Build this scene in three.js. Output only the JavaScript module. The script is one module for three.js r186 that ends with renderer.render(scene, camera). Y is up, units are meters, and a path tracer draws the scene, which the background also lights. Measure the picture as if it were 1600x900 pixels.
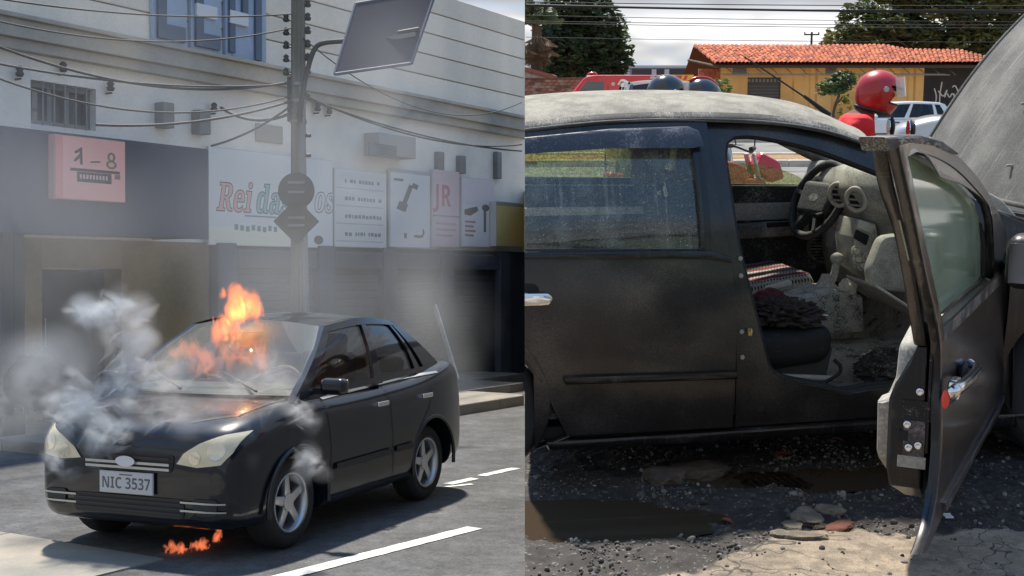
import * as THREE from 'three';
import { RoundedBoxGeometry } from 'three/addons/geometries/RoundedBoxGeometry.js';
import { mergeGeometries, mergeVertices, toCreasedNormals } from 'three/addons/utils/BufferGeometryUtils.js';
import { MarchingCubes } from 'three/addons/objects/MarchingCubes.js';
import { Brush, Evaluator, SUBTRACTION } from 'three-bvh-csg';

// ---------------------------------------------------------------- camera, sky, sun, exposure
const V = (x, y, z) => new THREE.Vector3(x, y, z);
const FOCAL = 2000, PITCH = Math.atan(308 / 2000), EYE = 1.5;          // focal length in photograph pixels, tilt, metres above the yard
const scene = new THREE.Scene();
const camera = new THREE.PerspectiveCamera(2 * Math.atan(450 / FOCAL) * 180 / Math.PI, 16 / 9, 0.05, 900);
camera.position.set(0, EYE, 0);
camera.rotation.x = -PITCH;
const renderer = new THREE.WebGLRenderer({ antialias: true });
renderer.toneMapping = THREE.LinearToneMapping;
renderer.toneMappingExposure = 1.5;
renderer.shadowMap.enabled = true;

const sunDir = V(-0.1, Math.sin(60 * Math.PI / 180), -Math.cos(60 * Math.PI / 180)).normalize();
const sun = new THREE.DirectionalLight(new THREE.Color(1, 0.93, 0.82), 5);
sun.position.copy(sunDir).multiplyScalar(80);
sun.castShadow = true; sun.shadow.radius = 5;
sun.shadow.mapSize.set(4096, 4096);
Object.assign(sun.shadow.camera, { left: -40, right: 40, top: 60, bottom: -20, near: 1, far: 250 });
scene.add(sun, sun.target);

function rng(seed) { let a = seed >>> 0; return () => { a = (a + 0x6d2b79f5) | 0; let t = Math.imul(a ^ (a >>> 15), 1 | a); t = (t + Math.imul(t ^ (t >>> 7), 61 | t)) ^ t; return ((t ^ (t >>> 14)) >>> 0) / 4294967296; }; }
const lerp = (a, b, t) => a + (b - a) * t, clamp = (x, a = 0, b = 1) => Math.min(b, Math.max(a, x));
const smooth = (a, b, x) => { const t = clamp((x - a) / (b - a)); return t * t * (3 - 2 * t); };
const hash = (x, y, s) => { let h = Math.imul(x | 0, 374761393) ^ Math.imul(y | 0, 668265263) ^ Math.imul(s | 0, 2147483629); h = Math.imul(h ^ (h >>> 13), 1274126177); return ((h ^ (h >>> 16)) >>> 0) / 4294967296; };
function vnoise(x, y, s = 0, px = 0, py = 0) {                           // value noise, period px, py if given
  let x0 = Math.floor(x), y0 = Math.floor(y); const fx = x - x0, fy = y - y0, m = (a, p) => (p ? ((a % p) + p) % p : a);
  const u = fx * fx * (3 - 2 * fx), v = fy * fy * (3 - 2 * fy), X0 = m(x0, px), X1 = m(x0 + 1, px), Y0 = m(y0, py), Y1 = m(y0 + 1, py);
  return lerp(lerp(hash(X0, Y0, s), hash(X1, Y0, s), u), lerp(hash(X0, Y1, s), hash(X1, Y1, s), u), v);
}
function fbm(x, y, s = 0, oct = 5, p = 0) { let a = 0.5, t = 0, n = 0, f = 1; for (let i = 0; i < oct; i++) { t += a * vnoise(x * f, y * f, s + i * 17, p * f, p * f); n += a; a *= 0.5; f *= 2; } return t / n; }
const hash3 = (x, y, z, s) => hash(x + Math.imul(z | 0, 7919), y, s);
function vnoise3(x, y, z, s = 0) {
  const z0 = Math.floor(z), f = z - z0, w = f * f * (3 - 2 * f);
  return lerp(vnoise(x, y, s + z0 * 131), vnoise(x, y, s + (z0 + 1) * 131), w);
}

{ // the sky: broken cloud with a grey base overhead and blue between, the same all round
  const W = 2048, H = 1024, d = new Float32Array(W * H * 4);
  for (let j = 0; j < H; j++) {
    const el = ((j + 0.5) / H - 0.5) * Math.PI, sy = Math.sin(el), cy = Math.cos(el);
    for (let i = 0; i < W; i++) {
      const az = ((i + 0.5) / W - 0.5) * 2 * Math.PI, dx = Math.cos(az) * cy, dz = Math.sin(az) * cy;
      let r, g, b;
      const h = Math.max(sy, 0), k = 1 / (h + 0.055);
      const u = dx * k, v = dz * k;
      const n = fbm(u * 1.1 + 7.3, v * 1.1 + 2.1, 3, 6), fine = fbm(az * 22, el * 95, 41, 4), streak = fbm(az * 7, el * 70, 91, 4);
      const blue = [lerp(0.42, 0.14, Math.sqrt(h)), lerp(0.62, 0.31, Math.sqrt(h)), lerp(0.86, 0.62, Math.sqrt(h))];
      const low = 1 - smooth(0.035, 0.16, h);                             // banks of cloud pile up towards the horizon
      const cover = clamp(smooth(0.34, 0.52, lerp(n, 0.62 * streak + 0.45 * fine, low * 0.75) + low * 0.1) );
      const base = smooth(0.052, 0.07, h + (streak - 0.5) * 0.02 + (fine - 0.5) * 0.016) * (0.55 + 0.45 * n);
      const white = lerp(0.86, 0.40, base) * lerp(0.52, 1.2, smooth(0.25, 0.75, fine * 0.6 + streak * 0.4)) , tint = lerp(0, 0.07, base);
      const glow = 1 + 0.35 * Math.pow(Math.max(0, dx * sunDir.x + sy * sunDir.y + dz * sunDir.z), 6);
      r = lerp(blue[0], white * (1 - tint), cover) * glow; g = lerp(blue[1], white * (1 - tint * 0.4), cover) * glow; b = lerp(blue[2], white * (1 + tint), cover) * glow;
      if (sy < 0) { const t = smooth(0, -0.12, sy); r = lerp(r, 0.22, t); g = lerp(g, 0.19, t); b = lerp(b, 0.16, t); }
      const o = (j * W + i) * 4; d[o] = r; d[o + 1] = g; d[o + 2] = b; d[o + 3] = 1;
    }
  }
  const t = new THREE.DataTexture(d, W, H, THREE.RGBAFormat, THREE.FloatType);
  t.mapping = THREE.EquirectangularReflectionMapping; t.magFilter = t.minFilter = THREE.LinearFilter; t.needsUpdate = true;
  scene.background = t; scene.environment = t;
  scene.backgroundIntensity = scene.environmentIntensity = 0.88;
}

// ---------------------------------------------------------------- helpers
const taken = {};
function numbered(n) { const k = taken[n] = (taken[n] ?? -1) + 1; return k ? n + '_' + String(k).padStart(3, '0') : n; }
function tag(o, label, category, group, kind) { if (label) o.userData.label = label; if (category) o.userData.category = category; if (group) o.userData.group = group; if (kind) o.userData.kind = kind; return o; }
function thing(name, label, category, pos = [0, 0, 0], turn = 0, group) { const o = new THREE.Group(); o.name = numbered(name); o.position.set(...pos); o.rotation.y = turn; tag(o, label, category, group); scene.add(o); return o; }
function part(name, geo, mat, parent = scene, pos, rot) {
  const g = Array.isArray(geo) ? merge(geo) : geo, m = new THREE.Mesh(g, mat); m.name = parent === scene ? numbered(name) : name;
  m.castShadow = m.receiveShadow = true; if (pos) m.position.set(...pos); if (rot) m.rotation.set(...rot); parent.add(m); return m;
}
function solo(name, geo, mat, label, category, group, kind) { return tag(part(name, geo, mat), label, category, group, kind); }
function merge(list) {
  list = list.map((g) => { g = g.index ? g.toNonIndexed() : g; for (const k of Object.keys(g.attributes)) if (!['position', 'normal', 'uv'].includes(k)) g.deleteAttribute(k); if (!g.attributes.normal) g.computeVertexNormals(); if (!g.attributes.uv) g.setAttribute('uv', new THREE.BufferAttribute(new Float32Array(g.attributes.position.count * 2), 2)); return g; });
  return list.length > 1 ? mergeGeometries(list) : list[0];
}
const moved = (g, x = 0, y = 0, z = 0, rx = 0, ry = 0, rz = 0) => { if (rx) g.rotateX(rx); if (rz) g.rotateZ(rz); if (ry) g.rotateY(ry); return g.translate(x, y, z); };
function box(w, h, d, x = 0, y = 0, z = 0, r = 0) { // uv in metres
  const g = r > 0 ? new RoundedBoxGeometry(w, h, d, 2, Math.min(r, w / 2.01, h / 2.01, d / 2.01)) : new THREE.BoxGeometry(w, h, d);
  boxUV(g); return g.translate(x, y, z);
}
function boxUV(g, s = 1) { // metres, by the dominant axis of the normal
  const p = g.attributes.position, n = g.attributes.normal, uv = new Float32Array(p.count * 2);
  for (let i = 0; i < p.count; i++) {
    const ax = Math.abs(n.getX(i)), ay = Math.abs(n.getY(i)), az = Math.abs(n.getZ(i));
    const [u, v] = ay >= ax && ay >= az ? [p.getX(i), p.getZ(i)] : ax >= az ? [p.getZ(i), p.getY(i)] : [p.getX(i), p.getY(i)];
    uv[2 * i] = u * s; uv[2 * i + 1] = v * s;
  }
  g.setAttribute('uv', new THREE.BufferAttribute(uv, 2)); return g;
}
const cyl = (r1, r2, h, n = 16, open = false) => new THREE.CylinderGeometry(r1, r2, h, n, 1, open);
function rod(a, b, r, n = 8, r2) { // a straight round bar between two points
  const d = b.clone().sub(a), g = new THREE.CylinderGeometry(r2 ?? r, r, d.length(), n); g.translate(0, d.length() / 2, 0);
  g.applyQuaternion(new THREE.Quaternion().setFromUnitVectors(V(0, 1, 0), d.normalize())); return g.translate(a.x, a.y, a.z);
}
function bar(a, b, w, t, up = V(0, 1, 0)) { // a flat bar of width w and thickness t between two points
  const d = b.clone().sub(a), l = d.length(), x = d.normalize(), z = x.clone().cross(up).normalize(), y = z.clone().cross(x), m = new THREE.Matrix4().makeBasis(x, y, z);
  const g = new THREE.BoxGeometry(l, w, t); boxUV(g); g.translate(l / 2, 0, 0); g.applyMatrix4(m); return g.translate(a.x, a.y, a.z);
}
const tube = (pts, r, n = 40, k = 8, closed = false) => new THREE.TubeGeometry(new THREE.CatmullRomCurve3(pts, closed, 'centripetal'), n, r, k, closed);
function cable(a, b, sag, r) { const p = []; for (let i = 0; i <= 12; i++) { const t = i / 12, q = a.clone().lerp(b, t); q.y -= sag * 4 * t * (1 - t); p.push(q); } return tube(p, r, 24, 5); }
function lathe(pts, n = 32) { return new THREE.LatheGeometry(pts.map(([x, y]) => new THREE.Vector2(x, y)), n); }
function flat(pts) { const s = new THREE.Shape(); pts.forEach(([x, y], i) => (i ? s.lineTo(x, y) : s.moveTo(x, y))); s.closePath(); return s; }
function rounded(pts, r, steps = 5) { // outline with its corners rounded; r: one radius or one per corner
  const out = [];
  pts.forEach((p, i) => {
    const a = pts[(i + pts.length - 1) % pts.length], b = pts[(i + 1) % pts.length], R = Array.isArray(r) ? r[i] : r, la = Math.hypot(a[0] - p[0], a[1] - p[1]), lb = Math.hypot(b[0] - p[0], b[1] - p[1]);
    const k = Math.min(R, la * 0.49, lb * 0.49); if (k < 1e-4) { out.push(p); return; }
    const p0 = [lerp(p[0], a[0], k / la), lerp(p[1], a[1], k / la)], p1 = [lerp(p[0], b[0], k / lb), lerp(p[1], b[1], k / lb)];
    for (let j = 0; j <= steps; j++) { const t = j / steps, u = 1 - t; out.push([u * u * p0[0] + 2 * u * t * p[0] + t * t * p1[0], u * u * p0[1] + 2 * u * t * p[1] + t * t * p1[1]]); }
  });
  return out;
}
function curve2(pts, n = 24) { const c = new THREE.CatmullRomCurve3(pts.map(([x, y]) => V(x, y, 0)), false, 'centripetal'); return c.getPoints(n).map((p) => [p.x, p.y]); }
function split(g, most) { // cut triangles until no edge is longer than `most`; keeps uv
  g = g.index ? g.toNonIndexed() : g; const P = g.attributes.position, U = g.attributes.uv, out = [], ou = [];
  const st = []; for (let i = 0; i < P.count; i += 3) st.push([0, 1, 2].map((k) => [P.getX(i + k), P.getY(i + k), P.getZ(i + k), U ? U.getX(i + k) : 0, U ? U.getY(i + k) : 0]));
  const L = (a, b) => Math.hypot(a[0] - b[0], a[1] - b[1], a[2] - b[2]), mid = (a, b) => a.map((x, i) => (x + b[i]) / 2);
  while (st.length) {
    const [a, b, c] = st.pop(), ab = L(a, b), bc = L(b, c), ca = L(c, a), m = Math.max(ab, bc, ca);
    if (m <= most) { for (const p of [a, b, c]) { out.push(p[0], p[1], p[2]); ou.push(p[3], p[4]); } continue; }
    if (m === ab) { const q = mid(a, b); st.push([a, q, c], [q, b, c]); } else if (m === bc) { const q = mid(b, c); st.push([a, b, q], [a, q, c]); } else { const q = mid(c, a); st.push([a, b, q], [q, b, c]); }
  }
  const r = new THREE.BufferGeometry(); r.setAttribute('position', new THREE.Float32BufferAttribute(out, 3)); r.setAttribute('uv', new THREE.Float32BufferAttribute(ou, 2)); return r;
}
function bend(g, f, crease = 0.6) { // move every vertex by f(x, y, z) -> [x, y, z], then new normals
  g = g.index ? g.toNonIndexed() : g; const p = g.attributes.position;
  for (let i = 0; i < p.count; i++) { const q = f(p.getX(i), p.getY(i), p.getZ(i)); p.setXYZ(i, q[0], q[1], q[2]); }
  g.deleteAttribute('normal'); const uv = g.attributes.uv; g = mergeVertices(g, 1e-5); g.computeVertexNormals(); return toCreasedNormals(g, crease);
}
function plate(outline, thick, { holes = [], bevel = 0, most = 0.12, map, crease = 0.6, fair } = {}) { // a sheet cut to an outline; thickness towards -z
  const s = flat(outline); for (const h of holes) s.holes.push(new THREE.Path(h.map(([x, y]) => new THREE.Vector2(x, y))));
  let g = new THREE.ExtrudeGeometry(s, { depth: Math.max(thick - 2 * bevel, 1e-4), bevelEnabled: bevel > 0, bevelSize: bevel, bevelThickness: bevel, bevelOffset: -bevel, bevelSegments: 2, steps: 1 });
  g.translate(0, 0, -thick + bevel); const p = g.attributes.position, uv = new Float32Array(p.count * 2);
  for (let i = 0; i < p.count; i++) { uv[2 * i] = p.getX(i); uv[2 * i + 1] = p.getY(i); }
  g.setAttribute('uv', new THREE.BufferAttribute(uv, 2));
  g = bend(split(g, most), map ?? ((x, y, z) => [x, y, z]), crease);
  if (fair) { const n = g.attributes.normal, q = g.attributes.position; for (let i = 0; i < n.count; i++) if (n.getZ(i) > 0.75) { const v = fair(q.getX(i), q.getY(i)); n.setXYZ(i, v.x, v.y, v.z); } }
  return boxUV(g);
}
function grid(nu, nv, f, uvf) { // a surface f(u, v) -> Vector3, u and v from 0 to 1
  const pos = [], uv = [], idx = [];
  for (let j = 0; j <= nv; j++) for (let i = 0; i <= nu; i++) { const u = i / nu, v = j / nv, p = f(u, v), t = uvf ? uvf(u, v, p) : [u, v]; pos.push(p.x, p.y, p.z); uv.push(t[0], t[1]); }
  for (let j = 0; j < nv; j++) for (let i = 0; i < nu; i++) { const a = j * (nu + 1) + i, b = a + 1, c = a + nu + 1, d = c + 1; idx.push(a, b, d, a, d, c); }
  const g = new THREE.BufferGeometry(); g.setAttribute('position', new THREE.Float32BufferAttribute(pos, 3)); g.setAttribute('uv', new THREE.Float32BufferAttribute(uv, 2)); g.setIndex(idx); g.computeVertexNormals(); return g;
}
function clip(g, m, plane) { // keep the part of a geometry (placed by matrix m) on the positive side of a plane
  g = g.index ? g.toNonIndexed() : g; const keys = ['position', 'normal', 'uv'].filter((k) => g.attributes[k]), out = {}; keys.forEach((k) => (out[k] = []));
  const read = (i) => keys.map((k) => { const a = g.attributes[k], o = []; for (let c = 0; c < a.itemSize; c++) o.push(a.array[i * a.itemSize + c]); return o; });
  const emit = (v) => keys.forEach((k, i) => out[k].push(...v[i])), q = V(0, 0, 0);
  for (let i = 0; i < g.attributes.position.count; i += 3) {
    const vs = [read(i), read(i + 1), read(i + 2)], ds = vs.map((v) => plane.distanceToPoint(q.set(...v[0]).applyMatrix4(m)));
    const poly = []; for (let k = 0; k < 3; k++) { const a = vs[k], b = vs[(k + 1) % 3], da = ds[k], db = ds[(k + 1) % 3]; if (da >= 0) poly.push(a); if ((da >= 0) !== (db >= 0)) { const t = da / (da - db); poly.push(a.map((x, n) => x.map((y, c) => lerp(y, b[n][c], t)))); } }
    for (let k = 1; k + 1 < poly.length; k++) { emit(poly[0]); emit(poly[k]); emit(poly[k + 1]); }
  }
  const r = new THREE.BufferGeometry(); keys.forEach((k) => r.setAttribute(k, new THREE.Float32BufferAttribute(out[k], g.attributes[k].itemSize))); return r;
}
// textures
function tex(w, h, f, { srgb = true, repeat = 1 } = {}) {
  const d = new Uint8Array(w * h * 4);
  for (let j = 0; j < h; j++) for (let i = 0; i < w; i++) { const c = f((i + 0.5) / w, (j + 0.5) / h, i, j), o = (j * w + i) * 4; d[o] = clamp(c[0], 0, 255); d[o + 1] = clamp(c[1], 0, 255); d[o + 2] = clamp(c[2], 0, 255); d[o + 3] = c[3] === undefined ? 255 : clamp(c[3], 0, 255); }
  const t = new THREE.DataTexture(d, w, h); t.magFilter = THREE.LinearFilter; t.minFilter = THREE.LinearMipmapLinearFilter; t.wrapS = t.wrapT = THREE.RepeatWrapping;
  if (srgb) t.colorSpace = THREE.SRGBColorSpace; if (Array.isArray(repeat)) t.repeat.set(...repeat); else t.repeat.set(repeat, repeat); t.needsUpdate = true; return t;
}
function drawn(w, h, f) { const c = document.createElement('canvas'); c.width = w; c.height = h; f(c.getContext('2d'), w, h); const t = new THREE.CanvasTexture(c); t.colorSpace = THREE.SRGBColorSpace; return t; }
const grey = (f) => (u, v, i, j) => { const x = f(u, v, i, j) * 255; return [x, x, x]; };
// one tileable grain shared by many materials
const grainTex = tex(512, 512, grey((u, v) => 0.55 * fbm(u * 8, v * 8, 5, 6, 8) + 0.45 * vnoise(u * 256, v * 256, 9, 256, 256)), { srgb: false });
function rep(t, r) { const c = t.clone(); Array.isArray(r) ? c.repeat.set(...r) : c.repeat.set(r, r); c.needsUpdate = true; return c; }
function mottled(rgb, amount = 0.12, cells = 6, seed = 1, size = 256, warm = 0) { // srgb colour with coarse and fine variation; repeats in uv units
  return tex(size, size, (u, v) => { const a = fbm(u * cells, v * cells, seed, 5, cells) - 0.5, b = vnoise(u * size / 2, v * size / 2, seed + 50, size / 2, size / 2) - 0.5, k = 1 + amount * (2.2 * a + 0.5 * b), w = warm * a; return [rgb[0] * k * (1 + w), rgb[1] * k, rgb[2] * k * (1 - w)]; });
}
const M = (o) => new THREE.MeshStandardMaterial({ roughness: 0.8, metalness: 0, ...o });
const MP = (o) => new THREE.MeshPhysicalMaterial({ roughness: 0.5, metalness: 0, ...o });
const rgb = (r, g, b) => new THREE.Color().setRGB(r, g, b);            // linear base colours
// pixel of the photograph -> point of the yard (horizontal distance Z, or on the ground)
const cP = Math.cos(PITCH), sP = Math.sin(PITCH);
function yard(px, py, Z) { const u = (px - 800) / FOCAL, v = (450 - py) / FOCAL, t = Z / (cP + v * sP); return V(u * t, EYE + (v * cP - sP) * t, -Z); }
function yardGround(px, py, h = 0) { const v = (450 - py) / FOCAL, s = (sP - v * cP) / (cP + v * sP); return yard(px, py, (EYE - h) / s); }
// the street is a second, level place with its own eye height; it lies downhill from the yard
const EYE_S = 1.75, PITCH_S = Math.atan(20 / FOCAL), cS = Math.cos(PITCH_S), sS = Math.sin(PITCH_S);
const STREET = new THREE.Matrix4().makeTranslation(0, EYE, 0).multiply(new THREE.Matrix4().makeRotationX(-(PITCH - PITCH_S))).multiply(new THREE.Matrix4().makeTranslation(0, -EYE_S, 0));
const STREET_INV = STREET.clone().invert();
function street(px, py, Z) { const u = (px - 800) / FOCAL, v = (450 - py) / FOCAL, t = Z / (cS + v * sS); return V(u * t, EYE_S + (v * cS - sS) * t, -Z); }
function streetGround(px, py, h = 0) { const v = (450 - py) / FOCAL, s = (sS - v * cS) / (cS + v * sS); return street(px, py, (EYE_S - h) / s); }
function trimmed(o, plane) { // what would reach past the edge of its place ends there
  o.updateMatrixWorld(true); const b = new THREE.Box3(), c = V(0, 0, 0);
  o.traverse((m) => { if (!m.isMesh || m.isInstancedMesh) return; m.geometry.computeBoundingBox(); b.copy(m.geometry.boundingBox); let out = false; for (let i = 0; i < 8; i++) out ||= plane.distanceToPoint(c.set(i & 1 ? b.min.x : b.max.x, i & 2 ? b.min.y : b.max.y, i & 4 ? b.min.z : b.max.z).applyMatrix4(m.matrixWorld)) < 0; if (out) m.geometry = clip(m.geometry, m.matrixWorld, plane); });
  const gone = []; o.traverse((m) => { if (m.isMesh && m.geometry.attributes.position.count === 0) gone.push(m); }); gone.forEach((m) => m.parent.remove(m)); return o;
}
function toStreet(o) { o.updateMatrix(); o.applyMatrix4(STREET); return trimmed(o, EDGE.clone().negate()); }
// the edge between the two places: an upright plane through x = 0 at the camera
const EDGE = new THREE.Plane().setFromNormalAndCoplanarPoint(V(FOCAL, 0, 0).add(V(0, 0, 20).applyAxisAngle(V(1, 0, 0), -PITCH)).normalize(), V(0, EYE, 0));
// ---------------------------------------------------------------- shared materials
const MAT = {
  blackPaint: MP({ color: rgb(0.006, 0.008, 0.013), roughness: 0.3, specularIntensity: 0.4, clearcoat: 0.8, clearcoatRoughness: 0.05 }),
  whitePaint: MP({ color: rgb(0.74, 0.75, 0.76), roughness: 0.35, clearcoat: 0.9, clearcoatRoughness: 0.06 }),
  silverPaint: MP({ color: rgb(0.5, 0.52, 0.54), metalness: 0.55, roughness: 0.32, clearcoat: 0.9, clearcoatRoughness: 0.06 }),
  greyPaint: MP({ color: rgb(0.03, 0.033, 0.038), roughness: 0.3, clearcoat: 0.9, clearcoatRoughness: 0.06 }),
  tyre: M({ color: rgb(0.018, 0.018, 0.018), roughness: 0.9, bumpMap: rep(grainTex, 3), bumpScale: 0.002 }),
  alloy: M({ color: rgb(0.55, 0.56, 0.58), metalness: 0.85, roughness: 0.32 }),
  chrome: M({ color: rgb(0.8, 0.8, 0.8), metalness: 1, roughness: 0.14 }),
  steel: M({ color: rgb(0.45, 0.46, 0.46), metalness: 0.8, roughness: 0.4 }),
  plastic: M({ color: rgb(0.016, 0.016, 0.018), roughness: 0.55 }),
  trim: M({ color: rgb(0.035, 0.036, 0.038), roughness: 0.75 }),
  cloth: M({ color: rgb(0.03, 0.03, 0.034), roughness: 0.95 }),
  glass: MP({ color: rgb(0.42, 0.46, 0.45), transmission: 1, thickness: 0, roughness: 0.03, ior: 1.5 }),
  tint: MP({ color: rgb(0.12, 0.13, 0.14), transmission: 1, thickness: 0, roughness: 0.03, ior: 1.5 }),
  lens: MP({ color: rgb(0.95, 0.91, 0.8), transmission: 0.8, thickness: 0, roughness: 0.12, ior: 1.5 }),
  reflector: M({ color: rgb(0.74, 0.7, 0.58), metalness: 0.2, roughness: 0.35 }),
  amber: M({ color: rgb(0.6, 0.25, 0.04), roughness: 0.3 }),
  redLens: MP({ color: rgb(0.45, 0.02, 0.015), roughness: 0.2, clearcoat: 0.6 }),
  plateBlank: M({ color: rgb(0.5, 0.51, 0.52), roughness: 0.5 }),
};
// ---------------------------------------------------------------- cars (x forward from the front axle, y up, +z to the car's own right)
function wheelPart(parent, x, z, r, side, spokes = 5, rimMat = MAT.alloy) {
  const w = new THREE.Group(); w.name = 'wheel'; w.position.set(x, r, z); parent.add(w); const b = 0.19, R = r * 0.66;
  const tyre = lathe([[R, -b / 2 + 0.012], [R + 0.02, -b / 2], [r - 0.035, -b / 2 - 0.004], [r - 0.01, -b / 2 + 0.022], [r, -b / 2 + 0.045], [r, b / 2 - 0.045], [r - 0.01, b / 2 - 0.022], [r - 0.035, b / 2 + 0.004], [R + 0.02, b / 2], [R, b / 2 - 0.012]], 40).rotateX(Math.PI / 2);
  part('tyre', tyre, MAT.tyre, w);
  const rim = [lathe([[R + 0.004, -b / 2], [R + 0.004, b / 2], [R - 0.018, b / 2 - 0.006], [R - 0.03, b / 2 - 0.05], [R - 0.04, -b / 2]], 40).rotateX(Math.PI / 2), cyl(0.055, 0.06, 0.04, 16).rotateX(Math.PI / 2).translate(0, 0, b / 2 - 0.04)];
  for (let i = 0; i < spokes; i++) { const t = (i / spokes) * Math.PI * 2, s = plate([[0.03, -0.034], [R - 0.02, -0.022], [R - 0.02, 0.022], [0.03, 0.034]], 0.03, { bevel: 0.006, most: 1 }); rim.push(s.translate(0, 0, b / 2 - 0.025).rotateZ(t)); }
  const rm = part('rim', rim, rimMat, w); part('brake_disc', cyl(R * 0.8, R * 0.8, 0.02, 24).rotateX(Math.PI / 2).translate(0, 0, -0.02), MAT.trim, w);
  w.rotation.y = side > 0 ? 0 : Math.PI; w.rotation.z = 0.4; return w;
}
function onto(body, outline, view, off, most = 0.06, holes = []) { // a sheet laid on the body, seen along one axis
  const s = flat(outline); holes.forEach((h) => s.holes.push(new THREE.Path(h.map(([x, y]) => new THREE.Vector2(x, y)))));
  const g = split(new THREE.ShapeGeometry(s), most), ray = new THREE.Raycaster(), p = g.attributes.position, n = V(0, 0, 0);
  let last = null;
  for (let i = 0; i < p.count; i++) {
    const a = p.getX(i), b = p.getY(i), [o, d] = view === 'front' ? [V(6, b, a), V(-1, 0, 0)] : view === 'left' ? [V(a, b, -4), V(0, 0, 1)] : view === 'right' ? [V(a, b, 4), V(0, 0, -1)] : view === 'rear' ? [V(-8, b, a), V(1, 0, 0)] : [V(a, 4, b), V(0, -1, 0)];
    ray.set(o, d); const hit = ray.intersectObject(body, false)[0]; const q = hit ? hit.point.clone() : last ?? o; if (hit) last = q.clone();
    q.addScaledVector(d, -off); if (hit) q.addScaledVector(hit.face.normal, off * 0.5); p.setXYZ(i, q.x, q.y, q.z);
  }
  const m = mergeVertices(g, 1e-5); m.computeVertexNormals(); return m;
}
function buildCar(o, P) {
  const K = P.k ?? 1, X = (x) => x * K, ev = new Evaluator(); ev.useGroups = false; ev.attributes = ['position', 'normal', 'uv'];
  // lower body: rings along the length
  const st = P.stations, cw = (f) => { const c = new THREE.CatmullRomCurve3(st.map((s) => V(s.x, f(s), 0)), false, 'centripetal'); return c; };
  const N = 64, ring = [], cY = cw((s) => s.yt), cB = cw((s) => s.yb), cW = cw((s) => s.w);
  for (let i = 0; i <= N; i++) {
    const t = i / N, y = cY.getPoint(t), yb = cB.getPoint(t).y, w = cW.getPoint(t).y, yt = y.y;
    const half = [[0, yb], [w * 0.6, yb], [w * 0.92, yb + 0.025], [w * 0.985, yb + 0.1], [w, lerp(yb, yt, 0.45)], [w * 0.99, lerp(yb, yt, 0.68)], [w * 0.955, yt - 0.085], [w * 0.86, yt - 0.016], [w * 0.5, yt + 0.012], [0, yt + 0.022]];
    const c = curve2(half, 26); ring.push({ x: X(y.x), c });
  }
  const n = ring[0].c.length, M2 = 2 * n - 2, pos = [], idx = [];
  for (const r of ring) { for (let j = 0; j < n; j++) pos.push(r.x, r.c[j][1], r.c[j][0]); for (let j = n - 2; j > 0; j--) pos.push(r.x, r.c[j][1], -r.c[j][0]); }
  for (let i = 0; i < N; i++) for (let j = 0; j < M2; j++) { const a = i * M2 + j, b = i * M2 + (j + 1) % M2, c = a + M2, d = b + M2; idx.push(a, b, d, a, d, c); }
  for (const [k, e] of [[0, 0], [N, 1]]) { const at = pos.length / 3, q = k * M2; let yc = 0; for (let j = 0; j < M2; j++) yc += pos[(q + j) * 3 + 1] / M2; pos.push(ring[k].x, yc, 0); for (let j = 0; j < M2; j++) e ? idx.push(q + j, q + (j + 1) % M2, at) : idx.push(q + (j + 1) % M2, q + j, at); }
  let g = new THREE.BufferGeometry(); g.setAttribute('position', new THREE.Float32BufferAttribute(pos, 3)); g.setIndex(idx); g.computeVertexNormals();
  { // outward faces
    const p = V(pos[0 * 3], 0, 0), q = g.attributes; let s = 0; for (let i = 0; i < q.position.count; i++) s += q.normal.getZ(i) * Math.sign(q.position.getZ(i)); if (s < 0) { const a = g.index.array; for (let i = 0; i < a.length; i += 3) { const t = a[i]; a[i] = a[i + 1]; a[i + 1] = t; } g.computeVertexNormals(); }
  }
  boxUV(g); g = toCreasedNormals(g, 0.7);
  let br = new Brush(g, P.paint); br.updateMatrixWorld();
  const R = P.r, ax = [0, -P.wheelbase], zw = P.track / 2;
  for (const x of ax) for (const s of [-1, 1]) { const c = new Brush(boxUV(cyl(R + 0.045, R + 0.045, 0.5, 36).rotateX(Math.PI / 2).translate(X(x), R + 0.01, s * (zw + 0.12))), P.paint); c.updateMatrixWorld(); br = ev.evaluate(br, c, SUBTRACTION); br.updateMatrixWorld(); }
  const body = part('body', br.geometry, P.paint, o); body.updateMatrixWorld(); const solid = new THREE.Mesh(br.geometry, new THREE.MeshBasicMaterial({ side: THREE.DoubleSide })); solid.updateMatrixWorld();
  for (const x of ax) for (const s of [-1, 1]) wheelPart(o, X(x), s * (zw - 0.05), R, s, P.spokes ?? 5, P.rim);
  // cabin
  const C = P.cabin, low = (u) => V(X(lerp(C.a[0], C.c[0], u)), lerp(C.a[1], C.c[1], u), lerp(C.a[2], C.c[2], u) + 0.035 * Math.sin(Math.PI * u));
  const high = (u) => V(X(lerp(C.af[0], C.cr[0], u)), lerp(C.af[1], C.cr[1], u) + (C.arc ?? 0.035) * Math.sin(Math.PI * u), lerp(C.af[2], C.cr[2], u) + 0.02 * Math.sin(Math.PI * u));
  const side = (u, v, s, off = 0) => { const p = low(u).lerp(high(u), v); p.z += 0.022 * Math.sin(Math.PI * v) + off; p.z *= s; return p; };
  const strip = (u0, u1, v0, v1, s, off = 0, th = 0) => { const f = (w) => grid(8, 8, (a, b) => side(lerp(u0(b), u1(b), a), lerp(v0, v1, b), s, w)); const list = [f(off)]; if (th) list.push(f(off - th), grid(1, 8, (a, b) => side(u0(b), lerp(v0, v1, b), s, off - a * th)), grid(1, 8, (a, b) => side(u1(b), lerp(v0, v1, b), s, off - a * th))); return merge(list); };
  const k0 = (x) => () => x;
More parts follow.
